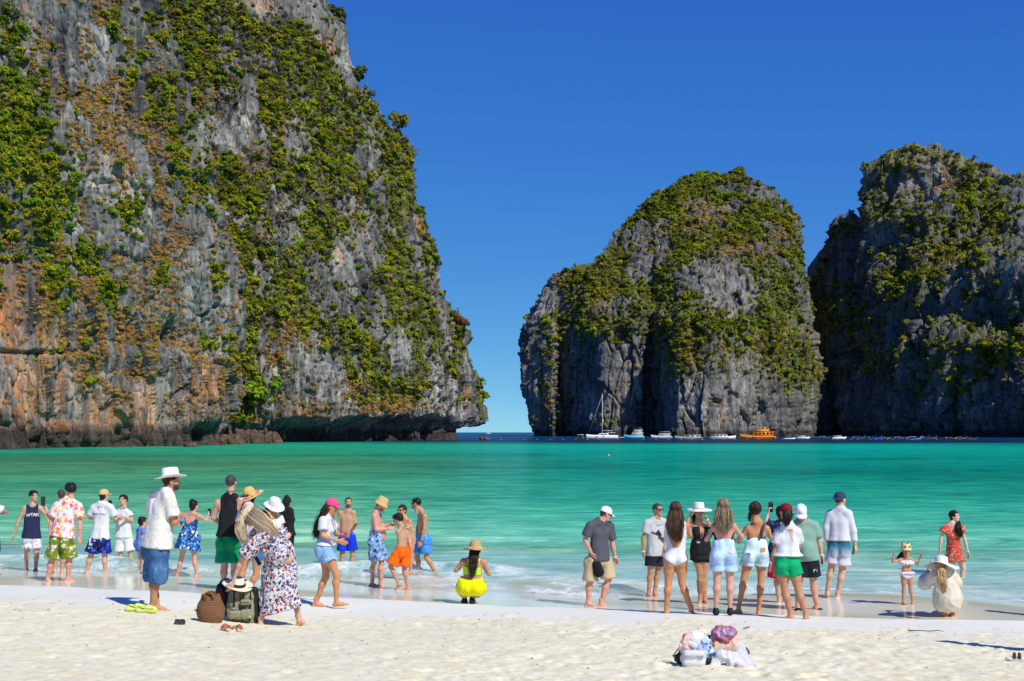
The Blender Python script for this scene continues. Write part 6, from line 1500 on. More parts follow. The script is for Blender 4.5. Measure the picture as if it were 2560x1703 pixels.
    V, F = field_mesh([cn(c0 + np.array([-.055, -.01, .05]), c0 + np.array([-.02, -.01, -.10]), .045, .04, (.8, .5, 0), .2)], .009, .02); link("brim", mesh_np("brim", V - c0, F), bc, o, True)

    p = Person("person in sunglasses and a light grey printed T-shirt with dark shorts", 4, 23.9, 1.74, 158, dict(hd=(1003, 245), nk=(998, 328), shA=(885, 378), shB=(1085, 372), elA=(845, 560), wrA=(842, 715), elB=(1098, 560), wrB=(1080, 690, -.1), hpA=(935, 770), hpB=(1025, 770), knA=(925, 940), knB=(1010, 940), anA=(905, 1180), anB=(972, 1160)), 'tan', hy=140)
    p.hair('buzz', 'buzz', .009, front=.055); p.sunglasses()
    t = p.top(plain("light_grey_marl", (.50, .50, .50), .9, 160, .4), (975, 760), .62, loose=.012, sleeve_r=1.45)
    p.text_on("lettering", "ADIDAS", (1022, 415), .13, cloth((.25, .25, .27)), arc=-1.0, of=t)
    for i, (x, hh) in enumerate(((1006, .045), (1022, .065), (1038, .085))):
        V = np.array([(-.014, -.04, 0), (.010, -.04, 0), (.010 - hh * .5, -.04 + hh, 0), (-.014 - hh * .5, -.04 + hh, 0)]); me = mesh_np("logo_stripe", V, np.array([[0, 1, 2, 3]])); p.print_mesh(me, V, (x, 490), cloth((.02, .02, .03)), None, 0, t, "logo_stripe")
    p.shorts(cloth((.012, .016, .035)), .55, flare=.112); p.band('A', .97, WHITE)

    p = Person("person in a white swimsuit with long dark wavy hair, back turned", 4, 19.4, 1.70, 3, dict(hd=(1205, 245), nk=(1215, 350), shA=(1112, 405), shB=(1335, 405), elA=(1082, 600), wrA=(1032, 560, .22), elB=(1378, 545, .02), wrB=(1345, 490, .28), hpA=(1138, 790), hpB=(1268, 790), knA=(1122, 1060), knB=(1275, 1065), anA=(1102, 1372), anB=(1380, 1368)), 'orange', 'f', fat=1.12, hands=('grip', 'grip'), feet=(-35, 30))
    p.hair('long', 'brown', .016, low=-.09, path=[(1205, 250, -.05, .095), (1200, 340, -.10, .115), (1195, 440, -.13, .115), (1210, 540, -.14, .075), (1225, 590, -.14, .03)], strands=120)
    def reg(P):
        x, y, z = p.loc(P); ax_ = np.abs(x)
        scoop = np.where(y < 0.02, (.34 + 1.6 * np.maximum(ax_ - .06, 0) ** 1.2 * 2.0) , .80)
        legcut = -.20 + .62 * np.clip(ax_ - .05, 0, 1)
        strapz = np.where((ax_ > .20) & (ax_ < .30), 1.25, scoop)
        return np.maximum.reduce([z - np.maximum(scoop, np.where((ax_ > .22) & (ax_ < .32), 1.2, 0)), legcut - z, ax_ - np.where(z > .75, .33, np.where(z > .2, .355, .6))]) * .4
    p.skin_cloth("swimsuit", cloth((.68, .68, .70)), reg, .007)
    phone("black phone held by the person in the white swimsuit", px(1420 + 985 * .22327, 1220 + 518 * .22327, 19.6), (-1, 0, .42), (.4, .35, 1), size=.95)

    p = Person("person in a black playsuit and white wide-brimmed hat with both hands at the face", 4, 22.0, 1.70, 180, dict(hd=(1465, 262), nk=(1465, 352), shA=(1402, 405), shB=(1545, 408), elA=(1330, 400, -.12), wrA=(1372, 300, -.12), elB=(1595, 440, -.1), wrB=(1548, 335, -.12), hpA=(1440, 715), hpB=(1535, 715), knA=(1478, 960), knB=(1528, 965), anA=(1478, 1258), anB=(1534, 1235)), 'tan', 'f', hands=('grip', 'grip'), feet=(200, 165))
    p.hair('long', 'dark', .014, low=-.08, path=[(1440, 300, .03, .06), (1425, 380, .04, .055), (1420, 440, .03, .03)], strands=30); p.sunglasses()
    p.hat(plain("white_hat", (.74, .72, .68), .85, 120), .235, .11, .076, .03, cloth((.05, .05, .06)), (0, 0), .010)
    bl = cloth((.012, .012, .013)); p.skin_cloth("playsuit_top", bl, lambda P: np.maximum.reduce([p.loc(P)[2] - .98, .1 - p.loc(P)[2], np.where(p.loc(P)[1] > 0, .02 + .10 * np.clip(p.loc(P)[2] - .35, 0, 1) - np.abs(p.loc(P)[0]), -1), np.abs(p.loc(P)[0]) - .36]), .009)
    p.shorts(bl, .30, flare=.135, name="playsuit_shorts", rise=.4); p.band('B', .8, (.7, .7, .7), 1.15, "bracelet"); p.strap([p.pt((1440, 610, -.13)), p.pt((1475, 612, -.13))], .014, cloth((.6, .55, .45)), "buckle")
    tt = p.J['knB'] + (p.J['anB'] - p.J['knB']) * .45; V, F = field_mesh([cn(p.J['knA'] + (p.J['anA'] - p.J['knA']) * .25, p.J['knA'] + (p.J['anA'] - p.J['knA']) * .72, .058, .047, cut=2)], .01, .01)
    tm = NT("tattoo_ink"); n = tm.noise(tm.coord('Object'), 34, 3, .6, .8); tm.set(Base_Color=tm.ramp(n, [(.42, (.36, .18, .10)), (.5, (.05, .04, .04)), (.56, (.36, .18, .10))], ), Roughness=.5); p.add("shin_tattoo", V, F, tm.m)

    p = Person("person with long ash-blonde hair, open-backed black bodysuit and pale denim shorts", 5, 19.0, 1.70, 2, dict(hd=(290, 285), nk=(292, 400), shA=(185, 475), shB=(405, 472), elA=(112, 630, .02), wrA=(160, 570, .28), elB=(488, 600, .02), wrB=(425, 640, .22), hpA=(232, 790), hpB=(352, 790), knA=(222, 1060), knB=(358, 1060), anA=(212, 1372), anB=(362, 1372)), (0.62, 0.33, 0.24), 'f', redback=.5, shoes='closed', hands=('grip', 'grip'), fat=1.05)
    p.hair('long', 'ash', .018, low=-.09, path=[(290, 290, -.05, .10), (285, 390, -.10, .125), (290, 480, -.12, .125), (300, 540, -.12, .06)], strands=120)
    p.skin_cloth("bodysuit", cloth((.012, .012, .014)), lambda P: np.maximum.reduce([p.loc(P)[2] - np.where(p.loc(P)[1] < .03, .24 + 2.3 * np.maximum(np.abs(p.loc(P)[0]) - .10, 0), .8), -.1 - p.loc(P)[2], np.abs(p.loc(P)[0]) - .42, p.loc(P)[2] - .80]) * .5, .008)
    dn = denim((.30, .42, .62)); o = p.shorts(dn, .60, flare=.108, infl=.018, rise=.52); 
    me = mesh_np("label_patch", *(lambda V: (V, np.array([[0, 1, 2, 3]])))(np.array([(-.035, -.018, 0), (.035, -.018, 0), (.035, .018, 0), (-.035, .018, 0)]))); V = np.array([(-.035, -.018, 0), (.035, -.018, 0), (.035, .018, 0), (-.035, .018, 0)]); p.print_mesh(me, V, (382, 757), cloth((.65, .5, .5)), None, 0, o, "label_patch")

    p = Person("person with pinned-up dark hair, grey strappy top and frayed pale denim shorts", 5, 19.8, 1.69, 6, dict(hd=(628, 322), nk=(652, 432), shA=(530, 500), shB=(758, 498), elA=(482, 610, .02), wrA=(450, 640, .22), elB=(800, 620, .05), wrB=(745, 540, .3), hpA=(572, 780), hpB=(692, 780), knA=(512, 1030), knB=(690, 1045), anA=(452, 1365), anB=(666, 1382)), 'orange', 'f', fat=1.08, hy=15, hands=('grip', 'grip'), feet=(-40, 10))
    p.hair('long', 'dark', .022, low=-.06, bun=[(0, -.05, .095, .055), (-.04, -.07, .06, .04)], path=[(575, 340, -.02, .025), (572, 400, -.02, .018), (570, 440, -.02, .008)], strands=12)
    p.skin_cloth("strappy_top", cloth((.10, .10, .125)), lambda P: np.maximum.reduce([p.loc(P)[2] - np.where(p.loc(P)[1] < .05, .62 + .5 * np.clip(p.loc(P)[0] - .1, 0, 1) ** 1.0, .85), .02 - p.loc(P)[2], np.abs(p.loc(P)[0]) - .42]), .009)
    for x0, x1, v1, r in ((548, 552, 600, .006), (722, 690, 610, .022)): p.strap([p.pt((x0, 470, .02)), p.pt((x0, 462, -.03)), p.pt((x0, 500, -.10)), p.pt((x1, v1, -.135))], r, cloth((.10, .10, .125)))
    dn2 = denim((.42, .55, .66)); o = p.shorts(dn2, .46, flare=.112, infl=.018, rise=.46)
    V = np.array([(-.032, -.032, 0), (.032, -.032, 0), (.032, .032, 0), (-.032, .032, 0)]); p.print_mesh(mesh_np("leather_patch", V, np.array([[0, 1, 2, 3]])), V, (712, 732), cloth((.55, .27, .05)), None, 0, o, "leather_patch")
    for q in 'AB':
        c0, ax_ = p.J['hp' + q] + (p.J['kn' + q] - p.J['hp' + q]) * .46, nrm(p.J['kn' + q] - p.J['hp' + q])
        V, F, E = tube_np([c0 + .118 * (math.cos(a) * p.F + math.sin(a) * p.R) + ax_ * .014 * math.sin(a * 8) for a in np.linspace(0, 6.28, 40)], np.full(40, .009), 4); p.add("frayed_hem", V, np.concatenate([F, E]), cloth((.72, .76, .78)))

    p = Person("person in a dark leaf-print top behind the green shorts raising a phone overhead", 5, 21.6, 1.66, 5, dict(hd=(900, 350), nk=(905, 425), shA=(828, 465), shB=(975, 465), elA=(742, 460, .05), wrA=(764, 350, .1), elB=(990, 620), wrB=(960, 720, .1), hpA=(835, 770), hpB=(930, 770), knA=(850, 1010), knB=(930, 1010), anA=(880, 1290), anB=(940, 1290)), 'light', 'f', hands=('grip', 'relax'), fat=1.1)
    p.hair('short', 'dark', .014, low=-.08); lf = floral("dark_leaf_print", (.012, .02, .06), [(.45, .5, .55), (.03, .05, .12), (.012, .02, .06)], 15, .3, 8.0)
    p.top(lf, (870, 815), .75, loose=.03, sleeve_r=1.6); p.skirt(cloth((.65, .01, .05)), (870, 800), (868, 1036), .15, .19, "red_skirt")
    phone("dark phone held high above the group on the right", px(1740 + 790 * .2359, 1200 + 287 * .2359, 21.75), (.06, 0, 1), (.15, -1, 0), (.05, .05, .06), 1.15)

    p = Person("person in a white slashed-back T-shirt and bright green shorts, dark red cap", 5, 19.0, 1.69, 6, dict(hd=(952, 335), nk=(970, 455), shA=(868, 545), shB=(1078, 535), elA=(842, 735), wrA=(795, 880), elB=(1092, 700, .15), wrB=(1040, 800, .3), hpA=(908, 890), hpB=(1030, 890), knA=(942, 1165), knB=(1082, 1165), anA=(1000, 1432), anB=(1162, 1425)), 'tan', 'f', fat=1.2, hy=-25, feet=(-75, 20))
    p.hair('long', 'dark', .014, low=-.08, path=[(965, 320, -.06, .06), (975, 370, -.12, .065), (965, 430, -.13, .055), (955, 480, -.13, .03)], strands=60, capped=True); p.cap(plain("maroon_cap", (.20, .012, .02)), 0, 4)
    t = p.top(cloth((.68, .68, .70)), (975, 806), .58, loose=.014, sleeve_r=1.5, infl=.022); p.shorts(cloth((.0, .36, .13)), .40, flare=.120, infl=.014, rise=.36); p.band('A', .97, WHITE)
    sk = plain("skin_slash", (.58, .26, .15), .5)
    for i in range(9):
        w_ = .085 * (1 - i * .085); hh = (.013 if i == 0 else .0055); n = 9; xs = np.linspace(-w_ / 2, w_ / 2, n); V = np.concatenate([np.stack([xs, hh * np.sqrt(1 - (2 * xs / w_ * .98) ** 2), 0 * xs], 1), np.stack([xs, -hh * np.sqrt(1 - (2 * xs / w_ * .98) ** 2), 0 * xs], 1)])
        F = np.array([[q, q + 1, n + q + 1, n + q] for q in range(n - 1)]); p.print_mesh(mesh_np("back_slash", V, F), V, (1000 + i * 3, 523 + i * 15.5), sk, None, 0, t, "back_slash")

    p = Person("person in a sage green T-shirt and white cap looking down, black shorts and slides", 5, 20.5, 1.76, 180, dict(hd=(1112, 342), nk=(1122, 418), shA=(1022, 470), shB=(1268, 468), elA=(1005, 650), wrA=(1015, 780), elB=(1305, 650), wrB=(1332, 800), hpA=(1118, 865), hpB=(1222, 865), knA=(1092, 1080), knB=(1245, 1085), anA=(1076, 1345), anB=(1278, 1338)), 'pink', hp=38, hy=188, feet=(185, (140, .25)), fat=1.18)
    p.hair('buzz', 'buzz', .005, capped=True); p.cap(plain("white_cap", (.78, .78, .82)), 0, 0)
    V = np.array([(-.018, -.006, 0), (.02, .004, 0), (.012, .016, 0), (-.01, .008, 0)]); p.add("cap_logo", np.array([p.W((.030 + v[0], .102 - abs(v[0]) * .2, .075 + v[1])) for v in V]), np.array([[0, 1, 2, 3]]), cloth((.05, .06, .1)))
    p.top(plain("sage_green", (.21, .36, .29), .9, 120), (1175, 855), .66, loose=.018, sleeve_r=1.5, infl=.02); o = p.shorts(cloth((.012, .013, .018)), .68, flare=.118, infl=.018)
    V = np.array([(-.03, -.02, 0), (.03, -.02, 0), (.03, .02, 0), (-.03, .02, 0)]); p.print_mesh(mesh_np("shorts_logo", V, np.array([[0, 1, 2, 3]])), V, (1264, 952), floral("logo_print", (.012, .013, .018), [(.6, .62, .7)], 60, .4), None, 0, o, "shorts_logo")
    bs = plain("black_rubber", (.012, .012, .013), .5); p.sandal('A', 185, bs); p.sandal('B', 140, bs, .25); p.band('B', .97, WHITE)

    p = Person("person in a white long-sleeved top, navy cap and dip-dyed shorts", 5, 21.9, 1.82, 18, dict(hd=(1528, 205), nk=(1528, 285), shA=(1415, 345), shB=(1620, 342), elA=(1382, 510), wrA=(1390, 650), elB=(1662, 540), wrB=(1688, 695), hpA=(1465, 730), hpB=(1568, 730), knA=(1432, 940), knB=(1550, 965), anA=(1392, 1192), anB=(1500, 1222)), 'light', hy=50, hands=('relax', 'grip'), feet=((10, .5), 40))
    p.hair('buzz', 'buzz', .006, low=-.03, capped=True); p.cap(plain("navy_cap", (.035, .045, .11)), 180, 0)
    p.top(cloth((.64, .65, .68)), (1515, 645), 1.94, loose=.006, infl=.015, wr=.006)
    zb = p.base[2]; zz = lambda v: p.pt((1500, v))[2] - zb
    p.shorts(gradient_z("dip_dye", [(0.0, (.62, .58, .66)), (.35, (.42, .48, .58)), (.65, (.03, .17, .24)), (1, (.012, .05, .10))], zz(880), zz(620)), .68, flare=.120, infl=.018, rise=.5); p.band('A', .97, (.8, .2, .02))
    phone("small dark phone in the lowered hand of the long-sleeved person", px(1740 + 1668 * .2359, 1200 + 745 * .2359, 21.85), (.1, 0, 1), (-1, 0, 0))

    # --- far right
    p = Person("small child in a frilled bikini and yellow animal-eared hat with both hands raised", 6, 20.5, 0.95, 180, dict(hd=(470, 700), nk=(475, 768), shA=(402, 795), shB=(545, 792), elA=(322, 828, -.05), wrA=(332, 752, -.08), elB=(602, 862, -.05), wrB=(632, 780, -.08), hpA=(448, 985), hpB=(512, 985), knA=(446, 1130), knB=(520, 1125), anA=(440, 1268), anB=(544, 1268)), 'tan', 'f', headk=1.42, hands=('peace', 'peace'), fat=1.05)
    p.hair('long', 'dark', .014, low=-.10, path=[(445, 720, .02, .05), (410, 770, .03, .04), (380, 800, .02, .015)], strands=24)
    yh = plain("yellow_hat", (.70, .55, .24), .85); o = p.hat(yh, .118, .105, .074, .02, None, (0, 0), 0, up=.03, name="eared_hat")
    for sg in (-1, 1):
        for r_, dz, mt in ((.030, 0, cloth((.02, .02, .022))), (.018, .0, cloth((.7, .68, .6)))):
            c = p.W((sg * .055, -.01 + (.022 if r_ < .02 else 0), .145)); V, F = field_mesh([cn(c, c + .001, r_ * p.hs, r_ * p.hs)], .006, .003); p.add("hat_ear", V, F, mt, parent=o)
        c = p.W((sg * .040, .088, .080)); V, F = field_mesh([cn(c, c + .001, .020 * p.hs, .020 * p.hs)], .006, .003); p.add("hat_patch", V, F, cloth((.03, .03, .035)), parent=o)
    bk = floral("frilly_print", (.65, .68, .75), [(.2, .25, .5), (.75, .3, .35), (.65, .68, .75)], 40, .36)
    L = np.linalg.norm(p.sh - p.hip)
    p.cloth_mesh("bikini_top", [cn(p.hip + p.up * L * .80 - p.lat * .045, p.hip + p.up * L * .80 + p.lat * .045, .085, .085, p.up, .55)], bk, 0, .01, None, .014, 30, .009); p.cloth_mesh("bikini_frill", [cn(p.hip + p.up * L * .16 - p.lat * .045, p.hip + p.up * L * .16 + p.lat * .045, .085, .085, p.up, .34)], bk, 0, .01, None, .014, 30, .009)
    p.skin_cloth("bikini_bottom", bk, lambda P: np.maximum.reduce([p.loc(P)[2] - .16, -.22 + .7 * np.abs(p.loc(P)[0]) - p.loc(P)[2] - .02, np.abs(p.loc(P)[0]) - .5]), .006, h=.009)

    p = Person("crouching person in a cream dress and broad white hat photographing the child", 6, 18.9, 1.66, -8, dict(hd=(862, 875), nk=(875, 930), shA=(770, 965), shB=(985, 965), elA=(690, 1050, .08), wrA=(722, 915, .30), elB=(1030, 1060, .05), wrB=(820, 900, .38), hpA=(865, 1270), hpB=(985, 1270), knA=(820, 1190, .45), knB=(1010, 1190, .45), anA=(905, 1398), anB=(988, 1392)), 'tan', 'f', fat=1.15, hy=-12, hands=('grip', 'grip'), feet=(-10, 10))
    p.hair('long', 'golden', .014, low=-.08, path=[(862, 850, -.08, .055), (872, 930, -.24, .050), (882, 1040, -.32, .052), (892, 1165, -.34, .030)], strands=60)
    p.hat(plain("broad_white_hat", (.78, .78, .76), .85, 120), .26, .115, .085, .055, cloth((.62, .62, .6)), (-10, 10), .016, round_=True, up=.045)
    cr = plain("cream_muslin", (.62, .55, .44), .9, 70, .3)
    ex = [cn(p.pt((880, 970)), p.pt((915, 1130)), .125, .165, p.F, .9), cn(p.pt((915, 1130)), p.pt((935, 1235)), .165, .215, p.F, .9), cn(p.pt((935, 1235)), p.pt((930, 1300)), .215, .185, p.F, .9), cn(p.J['shA'], p.J['elA'] + np.array([-.01, 0, -.02]), .075, .10), cn(p.J['elA'], p.J['elA'] + (p.J['wrA'] - p.J['elA']) * .55, .095, .065, cut=1), cn(p.J['shB'], p.J['elB'], .08, .085), cn(p.J['shA'], p.J['shB'], .08, .08)]
    nk = p.pt((876, 918)); V, F = field_mesh(ex, .0135, .03, lambda P: np.maximum((p.pt((900, 1378)) - P) @ np.array([0, 0, 1.0]), .05 - np.sqrt(((P - nk) ** 2).sum(-1))))
    p.add("dress", crumple(V * np.array([1, 1, .45]), F, .0, 7)[:, :] / np.array([1, 1, .45]) if False else crumple(V, F, .011, 8, 4), F, cr)
    c = np.array(px(2160 + 752 * .2232, 1220 + 862 * .2232, 19.3)); o = empty("camera_in_hand", c, 0, "black camera held up by the crouching person in the cream dress", "camera")
    V, F = field_mesh([cn((-.05, 0, 0), (.05, 0, 0), .035, .035, (0, 1, 0), .7), cn((.0, .02, .02), (0, .02, .035), .02, .02)], .008, .01); link("camera_body", mesh_np("camera_body", V, F), plain("camera_black", (.012, .012, .013), .5), o, True)
    V, F = field_mesh([cn((0, .03, 0), (0, .09, 0), .028, .026, cut=2)], .008, .004); link("lens", mesh_np("lens", V, F), plain("camera_black", (.012, .012, .013), .5), o, True)

    p = Person("person in a red dotted dress with long black hair standing knee-deep at the right", 6, 27.3, 1.70, 178, dict(hd=(1012, 318), nk=(985, 392), shA=(895, 438), shB=(1095, 432), elA=(862, 575), wrA=(850, 685), elB=(1130, 590), wrB=(1162, 715), hpA=(965, 740), hpB=(1062, 740), knA=(1000, 915), knB=(1115, 905), anA=(1005, 1075), anB=(1090, 1068)), (0.66, 0.44, 0.34), 'f', hy=128, fat=.96)
    p.hair('long', 'black', .016, low=-.09, path=[(985, 300, .05, .07), (1038, 385, .02, .05), (1062, 450, -.10, .055), (1070, 500, -.14, .05), (1078, 545, -.14, .025)], strands=70)
    dt = NT("red_dotted"); v = dt.voro(dt.coord('Object'), 22); dt.set(Base_Color=dt.ramp(v.outputs[0], [(.20, (.72, .62, .55)), (.27, (.50, .055, .025))]), Roughness=.8)
    p.top(dt.m, (1012, 650), .30, loose=.0, neck=.10, neckdrop=.05, sleeve_r=1.7, name="dress_bodice"); p.skirt(dt.m, (1005, 575), (1018, 820), .125, .225, "dress_skirt", wr=.02); p.band('B', .97, WHITE); p.band('A', .97, (.5, .05, .04))

    # --- people just outside the picture on the right; their shadows reach on to the sand in view
    base = dict(hd=(475, 700), nk=(475, 755), shA=(405, 790), shB=(545, 790), elA=(385, 900), wrA=(380, 985), elB=(565, 900), wrB=(570, 985), hpA=(440, 1010), hpB=(510, 1010), knA=(435, 1140), knB=(515, 1140), anA=(430, 1275), anB=(520, 1275))
    for lab, d, X, H, col in (("person in blue standing outside the right edge level with the clothes heap", 14.2, 6.3, 1.75, (.1, .2, .4)), ("person in grey standing outside the lower right corner", 9.2, 4.35, 1.7, (.2, .2, .22)), ("person in green standing outside the right edge near the wet sand", 18.2, 8.3, 1.72, (.1, .25, .15))):
        z = float(ground_z(X, d)) + .085; va = HV + (CAMZ - z) / d * FPX; ua = CX + X / d * FPX; k = (H * .885) * FPX / d / .2232 / 575
        p = Person(lab, 6, d, H, 40, {q: ((ua - 2160) / .2232 + k * (a - 475), (va - 1220) / .2232 + k * (b - 1275)) for q, (a, b) in base.items()}, 'tan')
        p.hair('short', 'dark'); p.top(cloth(col), ((ua - 2160) / .2232, (va - 1220) / .2232 - k * 255), .6); p.shorts(cloth((.3, .3, .3)), .8)
PEOPLE = []
build_people()
# ------------------------------------------------------------------ boats, buoys and rocks in the bay
def gloss(name, col, rough=0.35): return plain(name, col, rough, 3.0, 0.12, spec=0.4)
BW, BN, BO, BCY, BDK, BGL = gloss("boat_white", (.80, .80, .79)), gloss("boat_navy", (.015, .03, .08)), gloss("boat_orange", (.82, .27, .01)), gloss("boat_cyan", (.10, .55, .62)), gloss("boat_dark", (.02, .02, .022)), gloss("boat_glass", (.012, .015, .022), .1)
BBL, BRD, BWD, BGY = gloss("boat_blue", (.03, .14, .55)), gloss("boat_red", (.6, .04, .03)), gloss("boat_wood", (.10, .06, .035), .6), gloss("boat_grey", (.35, .36, .38))
def box_vf(x0, x1, y0, y1, z0, z1, rake0=0.0, rake1=0.0, tin=0.0):
    V = np.array([(x0, y0, z0), (x1, y0, z0), (x1, y1, z0), (x0, y1, z0), (x0 + rake0, y0 + tin, z1), (x1 - rake1, y0 + tin, z1), (x1 - rake1, y1 - tin, z1), (x0 + rake0, y1 - tin, z1)], float)
    F = np.array([[3, 2, 1, 0], [4, 5, 6, 7], [0, 1, 5, 4], [1, 2, 6, 5], [2, 3, 7, 6], [3, 0, 4, 7]]); return V, F
def bbox(name, par, mat, *a, **k):
    V, F = box_vf(*a, **k); return link(name, mesh_np(name, V, F), mat, par)
def hull_mesh(L, B, fb, bow=1.0, sheer=0.25, stern=0.85, draft=0.35, n=13, prow=0.0):
    """bow towards +x"""
    t = np.linspace(0, 1, n); w = B / 2 * (stern + (1 - stern) * np.sin(np.clip(t / .5, 0, 1) * np.pi / 2)) * np.clip(1 - np.clip((t - .55) / .45, 0, 1) ** 2.2, .02, 1)
    x = (t - .5) * L; top = fb * (1 + sheer * (2 * t - .8).clip(0) ** 2 * 2) + prow * np.clip((t - .8) / .2, 0, 1) ** 1.6
    rows = []
    for i in range(n):
        xs = x[i] + (np.array([-.06, -.03, 0, 0, 0, -.03, -.06]) * -L * .5 * bow * max(0, t[i] - .7) * 2)
        kz = -draft + (draft + fb * .4) * max(0, t[i] - .8) ** 1.5 * 4
        prof = [(w[i], top[i]), (w[i] * .97, (top[i] + kz) * .5), (w[i] * .75, kz * .6 + .02), (0, kz), (-w[i] * .75, kz * .6 + .02), (-w[i] * .97, (top[i] + kz) * .5), (-w[i], top[i])]
        rows.append([(x[i] + (z - kz) / max(top[i] - kz, .01) * L * .05 * bow * t[i] ** 3, y, z) for y, z in prof])
    V = np.array(rows).reshape(-1, 3); F = list(grid_faces(n, 7))
    for i in range(n - 1): F.append([i * 7, (i + 1) * 7, (i + 1) * 7 + 6, i * 7 + 6])
    F.append([0, 6, 5, 1]); F.append([1, 5, 4, 2]); F.append([2, 4, 3, 3])
    return mesh_mixed("hull", V, np.array(F))
def tubes(name, par, mat, lst, n=5): return link(name, tubes_mesh(name, lst, n), mat, par)
def boat_at(name, label, u, v, rz, group=None):
    d = CAMZ * FPX / (v - HV); return empty(name, ((u - CX) / FPX * d, d, 0), rz, label, "boat", group), d / FPX

def cruiser(name, label, u0, u1, v, flip, hullm, cabm, decks=1, h=1.0, nwin=6, roofm=None, stripe=None, mast=True, fb=1.0, rz=0.0, winm=None, awn=None):
    t, s = boat_at(name, label, (u0 + u1) / 2, v, rz + (math.pi if flip else 0)); L = (u1 - u0) * s * .98; B = L * .27; fbm_ = fb * L * .085
    link("hull", hull_mesh(L, B, fbm_), hullm, t, True)
    if stripe: bbox("hull_stripe", t, stripe, -L * .49, L * .22, -B * .505, B * .505, fbm_ * .62, fbm_ * .82)
    z = fbm_; x0, x1 = -L * .42, L * .22
    for k in range(decks):
        hh = .128 * L * h; c = bbox("cabin", t, cabm, x0, x1, -B * .40, B * .40, z, z + hh, rake0=.0, rake1=hh * .7, tin=B * .02)
        wn_ = nwin - k
        for q in range(wn_):
            a = x0 + (x1 - x0 - hh * .5) * (q + .14) / wn_; b = x0 + (x1 - x0 - hh * .5) * (q + .80) / wn_
            for sg in (-1, 1):
                y = B * .40 * sg
                bbox("window", c, winm or BGL, a, b, min(y - .06 * sg, y + .03 * sg), max(y - .06 * sg, y + .03 * sg), z + hh * .40, z + hh * .78)
        bbox("roof", t, roofm or cabm, x0 - L * .03, x1 - hh * .5, -B * .44, B * .44, z + hh, z + hh + L * .012)
        z += hh + L * .012; x0 += L * .03; x1 -= L * .10
    if awn is not None:
        bbox("awning", t, awn, x0, x1 - L * .02, -B * .38, B * .38, z + L * .075, z + L * .085)
        tubes("awning_posts", t, BGY, [(np.array([(x, y, z - .05), (x, y, z + L * .078)]), [.04, .04]) for x in (x0 + .1, (x0 + x1) / 2, x1 - L * .03) for y in (-B * .34, B * .34)], 4)
    r = []
    for q in range(8):
        x = L * .20 + L * .27 * q / 7; y = B * .42 * (1 - (q / 7) ** 2.2); zz = fbm_ * (1 + .06 * q)
        r += [(np.array([(x, y * sg, zz), (x, y * sg, zz + L * .045)]), [.025, .025]) for sg in (-1, 1)]
    tubes("rail", t, BGY, r, 4)
    if mast: tubes("antenna", t, BW, [(np.array([(x0 + L * .1, 0, z), (x0 + L * .06, 0, z + L * .16)]), [.05, .02])], 4)
    return t, L, B, fbm_, z

def longtail(label, u0, u1, v, flip, hullm, canopy, rz=0.0, group=None):
    t, s = boat_at("longtail_boat", label, (u0 + u1) / 2, v, rz + (math.pi if flip else 0), group); L = (u1 - u0) * s; B = L * .17
    link("hull", hull_mesh(L, B, L * .05, 1.2, .5, .6, .2, 13, L * .14), hullm, t, True)
    bbox("gunwale_stripe", t, BWD, -L * .42, L * .12, -B * .51, B * .51, L * .045, L * .056)
    bbox("canopy", t, canopy, -L * .32, L * .14, -B * .46, B * .46, L * .165, L * .175, .1, .1, .05)
    tubes("canopy_posts", t, BWD, [(np.array([(x, y * sg, L * .04), (x, y * sg, L * .168)]), [.04, .04]) for x in (-L * .30, -L * .08, L * .12) for y in (B * .42,) for sg in (-1, 1)], 4)
    tubes("tail_shaft", t, BDK, [(np.array([(-L * .36, 0, L * .10), (-L * .62, .2, -.1)]), [.05, .03])], 4)
    V, F = field_mesh([cn((-L * .40, 0, L * .10), (-L * .34, 0, L * .10), .28, .24)], .09, .05); link("engine", mesh_np("engine", V, F), BGY, t, True)
    tubes("prow_ribbon", t, BRD, [(np.array([(L * .50, -.14, L * .17), (L * .505, -.16, L * .10)]), [.05, .03])], 5)
    return t

